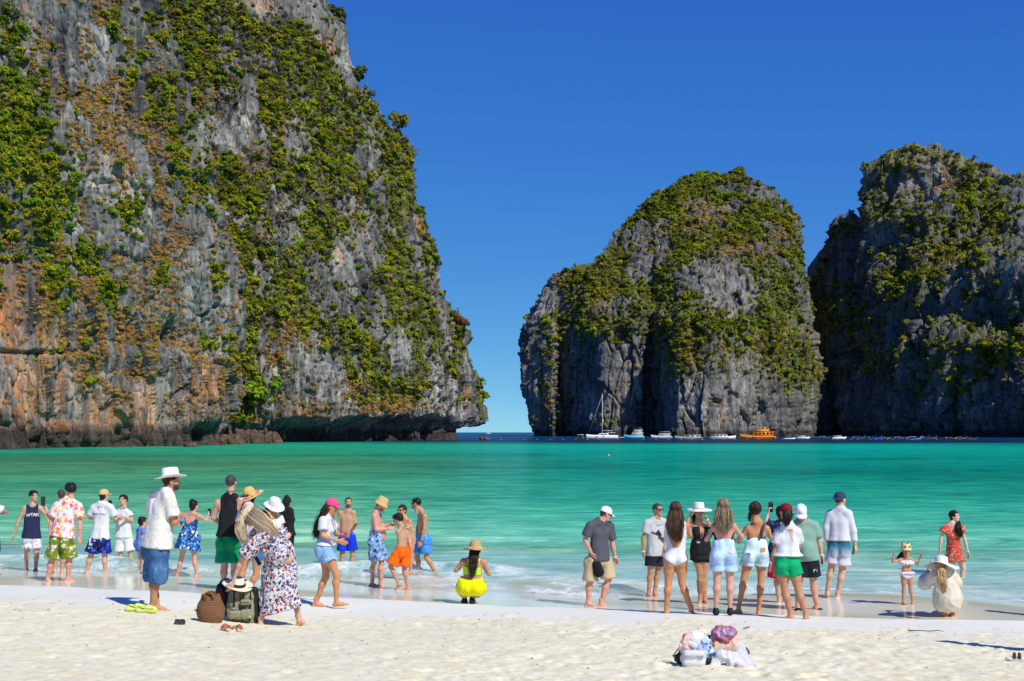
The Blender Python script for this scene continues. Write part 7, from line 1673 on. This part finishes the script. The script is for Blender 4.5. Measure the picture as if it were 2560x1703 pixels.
def build_boats():
    # catamaran
    t, s = boat_at("sailing_catamaran", "white sailing catamaran with a tall bare mast, largest of the moored boats", 1506, 1096, math.pi)
    L = 75 * s; B = L * .5
    for sg in (-1, 1):
        h = link("hull", hull_mesh(L, L * .13, L * .10, .8, .12, .7, .4), BW, t, True); h.location = (0, sg * B * .36, 0)
        for x in (-.05, .18): bbox("window", h, BGL, L * x, L * (x + .06), -L * .07, L * .07, L * .055, L * .078)
    bbox("bridge_deck", t, BW, -L * .40, L * .22, -B * .34, B * .34, L * .062, L * .105)
    c = bbox("cabin", t, BW, -L * .20, L * .20, -B * .30, B * .30, L * .105, L * .165, .1, L * .12, .3)
    bbox("windscreen", c, BGL, -L * .16, L * .09, -B * .305, B * .305, L * .122, L * .148, 0, L * .04, .1)
    bbox("helm_roof", t, BW, -L * .42, -L * .12, -B * .28, B * .28, L * .185, L * .197)
    tubes("roof_posts", t, BGY, [(np.array([(x, y, L * .10), (x, y, L * .19)]), [.05, .05]) for x in (-L * .40, -L * .15) for y in (-B * .25, B * .25)], 4)
    mz = 112 * s
    tubes("mast", t, BW, [(np.array([(0, 0, L * .15), (0, 0, mz)]), [.16, .10])], 6)
    tubes("boom", t, BGY, [(np.array([(-.1, 0, L * .26), (-L * .33, 0, L * .25)]), [.22, .16])], 6)
    tubes("rigging", t, BGY, [(np.array([(0, 0, mz * .97), (L * .47, 0, L * .11)]), [.09, .09]), (np.array([(0, 0, mz * .9), (-L * .2, B * .4, L * .1)]), [.03, .03]), (np.array([(0, 0, mz * .9), (-L * .2, -B * .4, L * .1)]), [.03, .03])], 4)
    bbox("flag", t, BW, -.55, -.08, -.02, .02, mz * .36, mz * .42); bbox("cushion", t, BRD, -L * .34, -L * .30, -.3, .3, L * .105, L * .15)
    # others
    cruiser("ferry", "white and turquoise two-deck passenger boat with blue awning", 1562, 1611, 1095, True, BCY, BW, 2, 1.25, 7, BW, None, True, 1.15, awn=BBL)
    cruiser("small_boat", "small turquoise boat at the bow of the two-deck passenger boat", 1543, 1561, 1094.5, True, BCY, BBL, 1, .8, 2, None, None, False)
    cruiser("cabin_boat", "white cabin boat with wooden stern and swept white arch", 1629, 1680, 1095.5, True, BW, BW, 1, 1.1, 6, BW, BWD, False, 1.1, awn=BW)
    cruiser("sports_cruiser", "low dark-hulled sports cruiser with a tilted aerial, nearest of the motor boats", 1689, 1756, 1099, True, BGY, BW, 1, .62, 3, BW, BN, True, 1.0)
    cruiser("speedboat", "long white speedboat left of the orange boat", 1774, 1838, 1097, False, BW, BW, 1, .72, 4, BW, BRD, False, .9)
    t, L, B, fb, z = cruiser("dive_boat", "bright orange two-deck dive boat", 1854, 1939, 1098, True, BO, BO, 1, 1.05, 5, BO, BRD, False, 1.05)
    bbox("upper_cabin", t, BO, -L * .30, L * .10, -B * .34, B * .34, z, z + L * .055, .1, L * .05, .1); bbox("funnel", t, BO, -L * .22, -L * .14, -B * .2, B * .2, z + L * .055, z + L * .13, .3, .1, .1)
    bbox("sun_awning", t, BW, -L * .10, L * .08, -B * .30, B * .30, z + L * .115, z + L * .123); tubes("awning_posts", t, BGY, [(np.array([(x, y, z), (x, y, z + L * .118)]), [.05, .05]) for x in (-L * .09, L * .07) for y in (-B * .28, B * .28)], 4)
    t, s = boat_at("work_boat", "small dark boat with a white roof left of the catamaran", 1452, 1098.5, 0); L = 21 * s
    link("hull", hull_mesh(L, L * .4, L * .17), BDK, t, True); bbox("roof", t, BW, -L * .42, L * .34, -L * .18, L * .18, L * .52, L * .57); bbox("console", t, BDK, -L * .1, L * .2, -L * .1, L * .1, L * .15, L * .40)
    tubes("roof_posts", t, BGY, [(np.array([(x, y, L * .14), (x, y, L * .53)]), [.05, .05]) for x in (-L * .38, L * .3) for y in (-L * .16, L * .16)], 4)
    cruiser("small_boat", "blue-canopied small white boat right of the orange boat", 1960, 1988, 1097.5, False, BW, BBL, 1, .9, 2, BBL, None, False, .8)
    cruiser("motor_boat", "white motor boat with a red bow mark, first of the white pair", 1990, 2024, 1096.5, False, BW, BW, 1, .95, 3, BW, BRD, False, 1.0)
    cruiser("motor_boat", "rounded white motor boat standing alone among the longtails", 2080, 2115, 1097, False, BW, BW, 1, 1.0, 3, BW, None, False, 1.05)
    g = "longtail boats below the right cliff"
    for lab, u0, u1, v, fl, hm, cm in (("dark longtail boat beside the white motor boats", 2026, 2054, 1097, False, BDK, BGY), ("dark longtail boat with pale roof before the lone white motor boat", 2046, 2075, 1096, False, BWD, BW),
        ("longtail boat with a violet-blue canopy", 2128, 2163, 1097, False, BWD, gloss("canopy_violet", (.2, .15, .5))), ("longtail boat with a bright blue canopy", 2168, 2204, 1097.5, False, BBL, BBL), ("short longtail boat with a green roof", 2208, 2226, 1096.5, False, gloss("boat_green", (.2, .3, .15)), gloss("boat_sage", (.4, .45, .3))),
        ("dark longtail boat tucked behind the blue and white one", 2234, 2262, 1097, False, BDK, BW), ("blue and white longtail boat, largest of the longtails", 2261, 2306, 1099.5, False, BBL, BW), ("longtail boat with a long blue roof right of the blue and white one", 2304, 2341, 1097.5, False, BWD, BBL),
        ("leftmost longtail boat of the last cluster", 2362, 2392, 1098, False, BDK, BGY), ("middle longtail boat of the last cluster with a pale roof", 2384, 2418, 1099, False, BWD, gloss("canopy_pale", (.6, .5, .5))), ("rightmost longtail boat with a raised orange prow", 2408, 2440, 1099.5, False, BWD, BGY)):
        longtail(lab, u0, u1, v, fl, hm, cm, random.uniform(-.25, .25), g)
    cruiser("far_boat", "tiny white boat far out in the gap between the cliffs", 1215, 1226, 1084.4, False, BW, BW, 1, 1.3, 2, BW, BRD, True, 1.2)
    me = None
    bu = [1253, 1309, 1343, 1376, 1408, 1440, 1468, 1496, 1547, 1609, 1640, 1671, 1702, 1730, 1757, 1784, 1811, 1838, 1867, 1897, 1957, 2081, 2095, 2111, 2128, 2144, 2175, 2190, 2204, 2219, 2232, 2341]
    V, F = field_mesh([cn((0, 0, .05), (0, 0, .12), .25, .22), cn((0, 0, .2), (0, 0, .4), .05, .05)], .08, .05); me = mesh_np("buoy", V, F); bm_ = gloss("buoy_orange", (.75, .10, .03)); me.materials.append(bm_)
    for nb, u in enumerate(bu):
        d = 515 + (u % 7) * 3; o = bpy.data.objects.new("buoy", me); COL.objects.link(o); o.location = ((u - CX) / FPX * d, d, 0); tag(o, "small red float on the buoy line, %s from the left" % ("%d%s" % (nb + 1, {1: "st", 2: "nd", 3: "rd"}.get((nb + 1) % 10 if nb not in (10, 11, 12) else 0, "th"))), "buoy", "buoy line across the bay")
    me2 = me.copy(); me2.materials.clear(); me2.materials.append(gloss("buoy_yellow", (.75, .45, .05)))
    o = bpy.data.objects.new("buoy", me2); COL.objects.link(o); o.location = ((1522 - CX) / FPX * 167, 167, 0); o.scale = (.55,) * 3; tag(o, "single yellow float out on the turquoise water", "buoy")
    # rocks
    rm = NT("boulder_rock"); n = rm.noise(rm.coord('Object'), .8, 6, .7); rm.set(Base_Color=rm.ramp(n, [(.3, (.02, .014, .010)), (.5, (.085, .05, .03)), (.7, (.19, .12, .07))]), Roughness=.9, Normal=rm.bump(n, .8, .4))
    def boulder(label, u, v, wpx, hpx, dd, seed, up=0):
        d = dd; w = wpx * d / FPX / 2; h = hpx * d / FPX; rg = np.random.default_rng(seed)
        x = (u - CX) / FPX * d
        pr = [cn((rg.uniform(-.5, .5) * w, rg.uniform(-.3, .3) * w, h * rg.uniform(.0, .35)), (rg.uniform(-.5, .5) * w, 0, h * rg.uniform(.2, .5)), w * rg.uniform(.4, .55), w * rg.uniform(.35, .5)) for _ in range(5)]
        pr.append(cn((-w * .6, 0, 0), (w * .6, 0, 0), h * .35, h * .35))
        V, F = field_mesh(pr, max(.09, w / 16), w * .15, wr=w * .16, wf=2.2 / w, region=lambda P: np.maximum(P[..., 2] - h, -1.2 - P[..., 2]))
        o = link("boulder", mesh_np("boulder", V, F), rm.m, None, False); o.location = (x, d, up); tag(o, label, "boulder")
    boulder("brown boulder topped with dry grass at the gully foot", 612, 1105, 84, 44, 345, 1, 0); boulder("brown boulder right of the grassy one at the cliff foot", 668, 1107, 70, 38, 352, 2); boulder("low dark boulder at the left of the gully foot", 575, 1108, 70, 26, 322, 3)
    boulder("lone small rock in the water below the near left cliff", 475, 1117, 34, 13, 268, 4); boulder("lone dark rock awash off the tip of the headland", 1212, 1100, 28, 8, 520, 5)
build_boats()
# ------------------------------------------------------------------ bags, clothes and sandals left on the sand
def gp(u, v, d0=14.0):
    """where the sight line through (u, v) meets the sand"""
    ds = np.linspace(8.5, 24, 1200); X = (u - CX) / FPX * ds; f = CAMZ - (v - HV) / FPX * ds - ground_z(X, ds)
    k = np.argmax(f < 0) if (f < 0).any() else len(ds) - 1
    return np.array([X[k], ds[k], float(ground_z(X[k], ds[k]))])
def item(name, base, label, cat, group=None): return empty(name, base, 0, label, cat, group)
def lump(name, par, prims, mat, h=.012, k=.03, wr=0.0, wf=10, region=None, seed=0):
    V, F = field_mesh(prims, h, k, region, 0, wr, wf, seed); return link(name, mesh_np(name, V, F), mat, par, True)
def build_things():
    s = 15.9 / FPX
    # woven basket bag
    b = gp(527, 1556); t = item("basket_bag", b, "brown woven straw basket bag standing on the sand left of the backpack", "bag")
    st = NT("woven_straw"); w = st.new('ShaderNodeTexWave', wave_type='BANDS', bands_direction='DIAGONAL', i_Scale=40.0, i_Distortion=2.0); st.link(st.coord('Object'), w.inputs[0]); st.set(Base_Color=st.ramp(w.outputs[1], [(.2, (.10, .04, .015)), (.8, (.30, .14, .055))]), Roughness=.8, Normal=st.bump(w.outputs[1], .4, .004))
    hh, ww = .33, .165; n = 17
    for i in range(n):
        f = i / (n - 1); r = ww * (0.80 + .30 * math.sin(min(1, f * 1.25) * 2.6) - .32 * f ** 2); z = .012 + hh * f
        a = np.linspace(0, 2 * np.pi, 33); pts = np.stack([r * np.cos(a) * (1 + .02 * np.sin(3 * a + i)), r * .72 * np.sin(a), z + .012 * np.sin(a * 2 + 1) * f + 0 * a], 1)
        V, F, E = tube_np(pts, np.full(33, .0125), 6); link("coil", mesh_np("coil", V, F), st.m, t, True)
    lump("bag_body", t, [cn((0, 0, .05), (0, 0, .16), .118, .145, (0, 1, 0), .72), cn((0, 0, .16), (0, 0, .30), .145, .10, (0, 1, 0), .72)], plain("basket_inner", (.09, .045, .02)))
    link("handle", tubes_mesh("handle", [(np.array([(-.05 + .10 * q, -.09, .30), (-.05 + .10 * q, -.11, .37), (.0, -.10, .40), (.05 - .10 * q, -.09, .37)]), [.013] * 4) for q in (0, 1)], 6), st.m, t, True)
    # black cloth bag behind
    b2 = gp(545, 1540) + np.array([0.03, .28, 0]); t = item("black_bag", b2, "shiny black bag slumped between the straw basket and the backpack", "bag")
    lump("bag_body", t, [cn((0, 0, .08), (0, 0, .34), .13, .12, (0, 1, 0), .7), cn((-.05, 0, .34), (.08, 0, .42), .07, .05)], plain("black_nylon", (.012, .012, .014), .4), wr=.03, wf=12); lump("strap", t, [cn((-.10, -.04, .30), (-.13, -.06, .10), .018, .018), cn((-.10, -.04, .30), (0, -.02, .46), .016, .016)], plain("black_nylon", (.012, .012, .014), .4))
    # canvas backpack
    b = gp(602, 1557) + np.array([0, .08, 0]); t = item("backpack", b, "olive canvas backpack with pockets and straps standing on the sand", "backpack")
    cv = plain("olive_canvas", (.26, .245, .15), .9, 60, .4); bk = plain("black_webbing", (.014, .014, .016), .7)
    lump("pack_body", t, [cn((-.10, 0, .12), (-.09, 0, .34), .105, .09, (0, 1, 0), .9), cn((.09, 0, .12), (.08, 0, .34), .105, .09, (0, 1, 0), .9), cn((-.12, 0, .05), (.12, 0, .05), .07, .07), cn((-.08, .02, .40), (.09, .02, .40), .055, .055)], cv, wr=.016, wf=14)
    lump("back_panel", t, [cn((.17, .02, .06), (.15, .02, .40), .07, .06), cn((-.02, .1, .08), (-.02, .1, .40), .10, .09)], bk, wr=.01)
    for c in ((-.06, -.115, .10, .095, .075), (.075, -.115, .11, .075, .085), (.07, -.105, .26, .08, .055)):
        pk = lump("pocket", t, [cn((c[0] - c[3] * .45, c[1], c[2]), (c[0] + c[3] * .45, c[1], c[2]), c[4] * .8, c[4] * .8, (0, 1, 0), .5)], cv, wr=.008); lump("flap", pk, [cn((c[0] - c[3] * .55, c[1] - .022, c[2] + c[4] * .45), (c[0] + c[3] * .55, c[1] - .022, c[2] + c[4] * .45), c[4] * .38, c[4] * .38, (0, 1, 0), .4)], plain("olive_canvas_flap", (.31, .29, .19), .9, 60, .4))
    for x in (-.09, .03, .12): lump("webbing_strap", t, [cn((x, -.125, .02), (x + .01, -.11, .22), .011, .011), cn((x + .01, -.11, .22), (x, -.05, .42), .011, .011)], bk, .008, .005)
    for x, z in ((.115, .17), (.12, .08), (-.085, .19)): lump("buckle", t, [cn((x - .015, -.14, z), (x + .015, -.14, z), .013, .013)], plain("buckle_metal", (.5, .5, .48), .35, metal=.6), .006, .003)
    # cream hat on the backpack
    t = item("straw_hat", b + np.array([-.06, .0, .47]), "cream brimmed hat with a black ribbon lying on top of the backpack", "hat"); t.rotation_euler = (math.radians(14), math.radians(9), .2)
    a = np.linspace(0, 2 * np.pi, 40, endpoint=False); prof = np.array([(.003, .105), (.06, .108), (.075, .09), (.09, .015), (.10, 0), (.16, .004), (.20, .014), (.20, .008), (.10, -.006)])
    V = np.stack([np.outer(prof[:, 0], np.cos(a)), np.outer(prof[:, 0], np.sin(a)) * 1.1, prof[:, 1:2] + .012 * np.outer(np.clip(prof[:, 0] - .1, 0, 1) * 10, np.sin(2 * a))], -1).reshape(-1, 3)
    i = np.arange(len(prof) - 1)[:, None] * 40; k = np.arange(40)[None]; k2 = (k + 1) % 40; F = np.stack([i + k, i + k2, i + 40 + k2, i + 40 + k], -1).reshape(-1, 4); link("hat", mesh_np("hat", V, F), plain("cream_straw", (.74, .68, .50), .85, 140), t, True)
    prof = np.array([(.0905, .042), (.0955, .012), (.103, .006)]); V = np.stack([np.outer(prof[:, 0], np.cos(a)), np.outer(prof[:, 0], np.sin(a)) * 1.1, prof[:, 1:2] + 0 * np.outer(prof[:, 0], a)], -1).reshape(-1, 3); link("ribbon", mesh_np("ribbon", V, F[:80]), cloth((.02, .02, .022)), t, True)
    # lime clogs
    lm = plain("lime_foam", (.60, .68, .16), .6)
    for i, (u, v, rz, lab) in enumerate(((340, 1529, .25, "lime green clog farther from the tall person's bare feet"), (366, 1533, .05, "lime green clog touching the tall person's bare feet"))):
        b = gp(u, v); t = item("clog", b, lab, "shoe", "pair of lime clogs"); t.rotation_euler = (0, 0, rz)
        lump("clog_body", t, [cn((-.10, 0, .035), (.09, 0, .035), .040, .048, (0, 0, 1), .75), cn((.02, 0, .06), (.10, 0, .045), .05, .042), cn((-.11, 0, .05), (-.07, 0, .065), .025, .03)], lm, .009, .02)
        for q in range(5): lump("vent_hole", t, [cn((.02 + .018 * q, -.05 + .002 * q, .065 - .003 * q), (.02 + .018 * q, -.055, .065), .006, .006)], plain("hole_dark", (.10, .12, .02)), .005, .002)
        link("heel_strap", tubes_mesh("heel_strap", [(np.array([(.0, -.045, .07), (-.06, -.04, .085), (-.105, 0, .085), (-.06, .04, .085), (0, .045, .07)]), [.009] * 5)], 5), lm, t, True)
    # flip-flops
    gm = plain("grey_rubber", (.05, .052, .055), .7)
    for u, lab in ((443, "grey flip-flop standing in the sand, the left of the pair"), (455, "grey flip-flop standing in the sand, the right of the pair")):
        b = gp(u, 1561); t = item("flip_flop", b, lab, "sandal", "pair of grey flip-flops"); t.rotation_euler = (.3, .15, .25); t.scale = (.85, .85, .85)
        lump("sole", t, [cn((0, -.09, .012), (0, .10, .012), .038, .044, (0, 0, 1), .32)], gm, .008, .01); link("strap", tubes_mesh("strap", [(np.array([(-.04, -.0, .02), (-.022, .045, .05), (0, .065, .02), (.022, .045, .05), (.04, 0, .02)]), [.008] * 5)], 5), gm, t, True)
    om = plain("orange_leather", (.50, .13, .04), .6)
    for u, v, rz, lab in ((568, 1577, .7, "orange strapped sandal in front of the backpack, the left of the pair"), (590, 1579, -.5, "orange strapped sandal in front of the backpack, the right of the pair")):
        b = gp(u, v); t = item("sandal", b, lab, "sandal", "pair of orange sandals"); t.rotation_euler = (0.1, 0, rz)
        lump("sole", t, [cn((0, -.09, .018), (0, .09, .018), .036, .043, (0, 0, 1), .36)], plain("sandal_sole", (.68, .55, .42), .7), .008, .01)
        for y in (-.02, .04, .07): link("strap", tubes_mesh("strap", [(np.array([(-.042, y, .02), (-.025, y, .055), (0, y, .065), (.025, y, .055), (.042, y, .02)]), [.010] * 5)], 5), om, t, True)
    b = gp(2549, 1652); t = item("sandal", b, "brown and white sandal at the right edge of the sand", "sandal"); t.rotation_euler = (0, 0, 1.3)
    lump("sole", t, [cn((0, -.10, .02), (0, .10, .02), .038, .046, (0, 0, 1), .42)], plain("white_foam", (.7, .68, .64), .7), .008, .01)
    for y in (-.0, .05): link("strap", tubes_mesh("strap", [(np.array([(-.045, y, .03), (-.025, y, .07), (.025, y, .07), (.045, y, .03)]), [.016] * 4)], 6), plain("brown_leather", (.12, .05, .03), .6), t, True)

    # heap of clothes and bags at the right
    g = gp(1782, 1664); Y = g[1]; sc = 0.12727 * Y / FPX     # metres for one pixel of the close view
    def q(x, y, dy=0.0): return np.array([(x - 1115) * sc, dy, (985 - y) * sc])
    def heap(name, label, cat, prims, mat, wr=.02, wf=16, h=.009, k=.02):
        prims = [(a_, b_, r1 * .95, r2 * .95, n_, s_, c_) for a_, b_, r1, r2, n_, s_, c_ in prims]
        t = item(name, g, label, cat, None); V, F = field_mesh(prims, .0085, k); V = crumple(V, F, wr * .62, wf * .85, len(label)); V[:, 2] = np.maximum(V[:, 2], -.02)
        link("cloth", mesh_np("cloth", V, F), mat, t, True); return t
    wh = plain("white_cotton", (.60, .60, .66), .9, 80, .2)
    t = item("white_bag", g, "small boxy white handbag with a drawn motif at the front of the clothes heap", "bag")
    lump("bag_body", t, [cn(q(570, 900, -.10), q(850, 900, -.10), .045, .045), cn(q(570, 730, -.10), q(850, 730, -.10), .042, .042), cn(q(570, 900, -.02), q(850, 900, -.02), .045, .045), cn(q(560, 820, -.06), q(860, 820, -.06), .055, .055)], plain("white_leather", (.60, .60, .60), .5), .010, .02, .003)
    link("zip_flap", tubes_mesh("zip_flap", [(np.array([q(545, 750, -.148), q(640, 770, -.150), q(745, 765, -.150)]), [.004] * 3)], 4), plain("grey_zip", (.4, .4, .42)), t)
    link("drawn_motif", tubes_mesh("drawn_motif", [(np.array([q(775, 735, -.146), q(780, 820, -.148)]), [.0022] * 2), (np.array([q(775, 820, -.148), q(870, 815, -.146)]), [.0022] * 2), (np.array([q(800, 800, -.148), q(815, 760, -.148), q(835, 790, -.148), q(850, 750, -.146), q(870, 790, -.145)]), [.0022] * 5), (np.array([q(870, 735, -.145), q(872, 815, -.146)]), [.0022] * 2)], 4), plain("ink", (.10, .13, .20)), t)
    t = item("black_bag", g, "black bag with a thin strap under the left end of the clothes heap", "bag")
    lump("bag_body", t, [cn(q(470, 850, .0), q(540, 900, .0), .05, .05), cn(q(420, 860, .02), q(520, 760, .02), .035, .04)], plain("black_nylon", (.012, .012, .014), .4), .010, .02, .008); link("strap", tubes_mesh("strap", [(np.array([q(320, 800, -.02), q(400, 690, -.02), q(470, 610, 0), q(500, 560, .02)]), [.006] * 4), (np.array([q(330, 810, -.02), q(420, 740, -.03), q(480, 700, 0)]), [.006] * 3)], 5), plain("black_webbing", (.014, .014, .016), .7), t, True)
    pe = floral("peach_stripe", (.75, .45, .40), [(.8, .72, .68), (.55, .14, .12), (.78, .55, .5)], 14, .4)
    heap("peach_towel", "peach striped cloth at the left of the clothes heap", "cloth", [cn(q(560, 640), q(620, 460), .055, .05), cn(q(560, 640), q(720, 660), .055, .045)], pe, .022)
    t = item("baseball_cap", g, "white cap lying on the left of the clothes heap", "cap")
    lump("cap_crown", t, [cn(q(765, 430), q(845, 420), .055, .052), cn(q(740, 500), q(800, 540), .045, .04)], plain("white_cap", (.78, .78, .82)), .010, .03, .006); lump("cap_peak", t, [cn(q(640, 530, -.05), q(740, 590, -.06), .03, .03, (0, 1, 0.4), .3)], plain("white_cap", (.78, .78, .82)), .008, .01)
    bp = floral("sea_blue_print", (.42, .50, .70), [(.02, .12, .28), (.6, .66, .78), (.04, .25, .42), (.5, .55, .72), (.03, .03, .06)], 12, .42, 3.0)
    heap("printed_shirt", "blue and white printed shirt with dark trim in the middle of the clothes heap", "shirt", [cn(q(950, 480), q(1020, 700), .055, .085), cn(q(880, 640), q(1000, 740), .06, .06), cn(q(1010, 560), q(1120, 820), .04, .05)], bp, .016)
    t = item("dark_bag", g, "dark beach bag with coloured trim under the printed shirt", "bag")
    lump("bag_body", t, [cn(q(940, 870, -.03), q(1080, 880, -.03), .055, .055), cn(q(1040, 450, .02), q(1120, 580, .0), .03, .025)], plain("dark_canvas", (.02, .022, .028), .7), .010, .02, .006)
    for x, y, c in ((1110, 440, (.05, .08, .5)), (1128, 490, (.7, .04, .08)), (1136, 550, (.7, .45, .03)), (1145, 760, (.75, .12, .04)), (1080, 800, (.75, .5, .03)), (1010, 840, (.7, .05, .15))): lump("pompom", t, [cn(q(x, y, -.065), q(x + 4, y, -.065), .012, .012)], cloth(c), .006, .003, .004, 60)
    pu = floral("purple_tie_dye", (.32, .15, .28), [(.34, .06, .07), (.46, .32, .42), (.26, .14, .32), (.42, .16, .14)], 11, .5, 5.0, 1.0)
    heap("purple_scarf", "purple and red tie-dyed scarf on top of the clothes heap", "scarf", [cn(q(1200, 350), q(1420, 360), .068, .075), cn(q(1320, 430), q(1440, 450), .07, .055), cn(q(1130, 400), q(1220, 440), .03, .045)], pu, .030, 17)
    heap("peach_shirt", "pale peach cloth below the purple scarf", "cloth", [cn(q(1220, 600), q(1480, 600), .07, .075), cn(q(1200, 660), q(1340, 690), .05, .05), cn(q(1480, 520), q(1560, 480), .045, .04)], plain("pale_peach", (.66, .46, .36), .9), .022)
    heap("white_shirt", "crumpled white shirt at the front right of the clothes heap", "shirt", [cn(q(1160, 900, -.05), q(1240, 780, -.05), .06, .055), cn(q(1240, 770, -.06), q(1460, 800, -.06), .055, .06), cn(q(1420, 930, -.08), q(1460, 850, -.08), .045, .045), cn(q(1100, 960, -.08), q(1180, 940, -.07), .035, .04)], wh, .024, 15)
    heap("white_cloth", "white cloth trailing on to the sand at the right end of the clothes heap", "cloth", [cn(q(1600, 620), q(1620, 760), .06, .075), cn(q(1620, 760), q(1760, 940, -.03), .075, .065), cn(q(1680, 800), q(1880, 960, -.02), .045, .035), cn(q(1560, 860, -.06), q(1680, 1020, -.10), .05, .04)], plain("white_voile", (.56, .54, .62), .9, 80, .2), .024, 13)
    t = item("black_headband", g, "black band standing up behind the trailing white cloth", "headband"); link("band", tubes_mesh("band", [(np.array([q(1710, 610, .02), q(1770, 640, 0), q(1815, 700, -.01), q(1825, 760, -.01)]), [.008] * 4)], 6), plain("black_webbing", (.014, .014, .016), .7), t, True)

    # driftwood twig, leaf and flotsam
    b = gp(2312, 1582); t = link("twig", tubes_mesh("twig", [(np.array([(-.20, .03, .02), (-.08, 0, .03), (.05, .01, .02), (.17, -.03, .035), (.24, -.04, .02)]), [.009, .007, .006, .006, .003]), (np.array([(-.20, .03, .02), (-.21, .02, .05)]), [.008, .004])], 5), plain("twig_bark", (.16, .10, .07), .9)); t.location = b; tag(t, "thin brown twig lying on the smooth sand at the right", "twig")
    b = gp(1862, 1573); V = np.array([(-.05, 0, .0), (0, -.02, .015), (.05, -.01, .02), (.07, 0, .05), (.045, .02, .03), (0, .02, .02)]); t = link("dead_leaf", mesh_mixed("dead_leaf", np.concatenate([V, V + np.array([0, 0, -.003])]), np.array([[0, 1, 4, 5], [1, 2, 3, 4], [6, 11, 10, 7], [7, 10, 9, 8], [0, 6, 7, 1], [1, 7, 8, 2], [2, 8, 9, 3]])), plain("leaf_brown", (.30, .13, .05), .8)); t.location = b; tag(t, "curled brown leaf on the smooth sand above the clothes heap", "leaf")
    rg = np.random.default_rng(21); parts = []
    for i in range(150):
        u = rg.uniform(20, 2540); vv = np.interp(u, *VDRY) + abs(rg.normal(0, 60)) - 12
        if vv > 1700: continue
        p = gp(u, vv) + np.array([0, 0, .006]); a = rg.uniform(0, 6.28); L = rg.uniform(.006, .026); r = rg.uniform(.0025, .006)
        e = np.array([math.cos(a), math.sin(a), 0]) * L; V, F, E = tube_np(np.array([p - e, p + np.array([0, 0, .006]), p + e]), [r * .5, r, r * .4], 4); parts.append((V, np.concatenate([F, E])))
    V, F = join_np(parts); o = link("flotsam", mesh_mixed("flotsam", V, F), plain("flotsam_bits", (.16, .11, .075), .9), None); tag(o, "scattered bits of twig and shell on the dry sand", "flotsam", kind='stuff')
build_things()
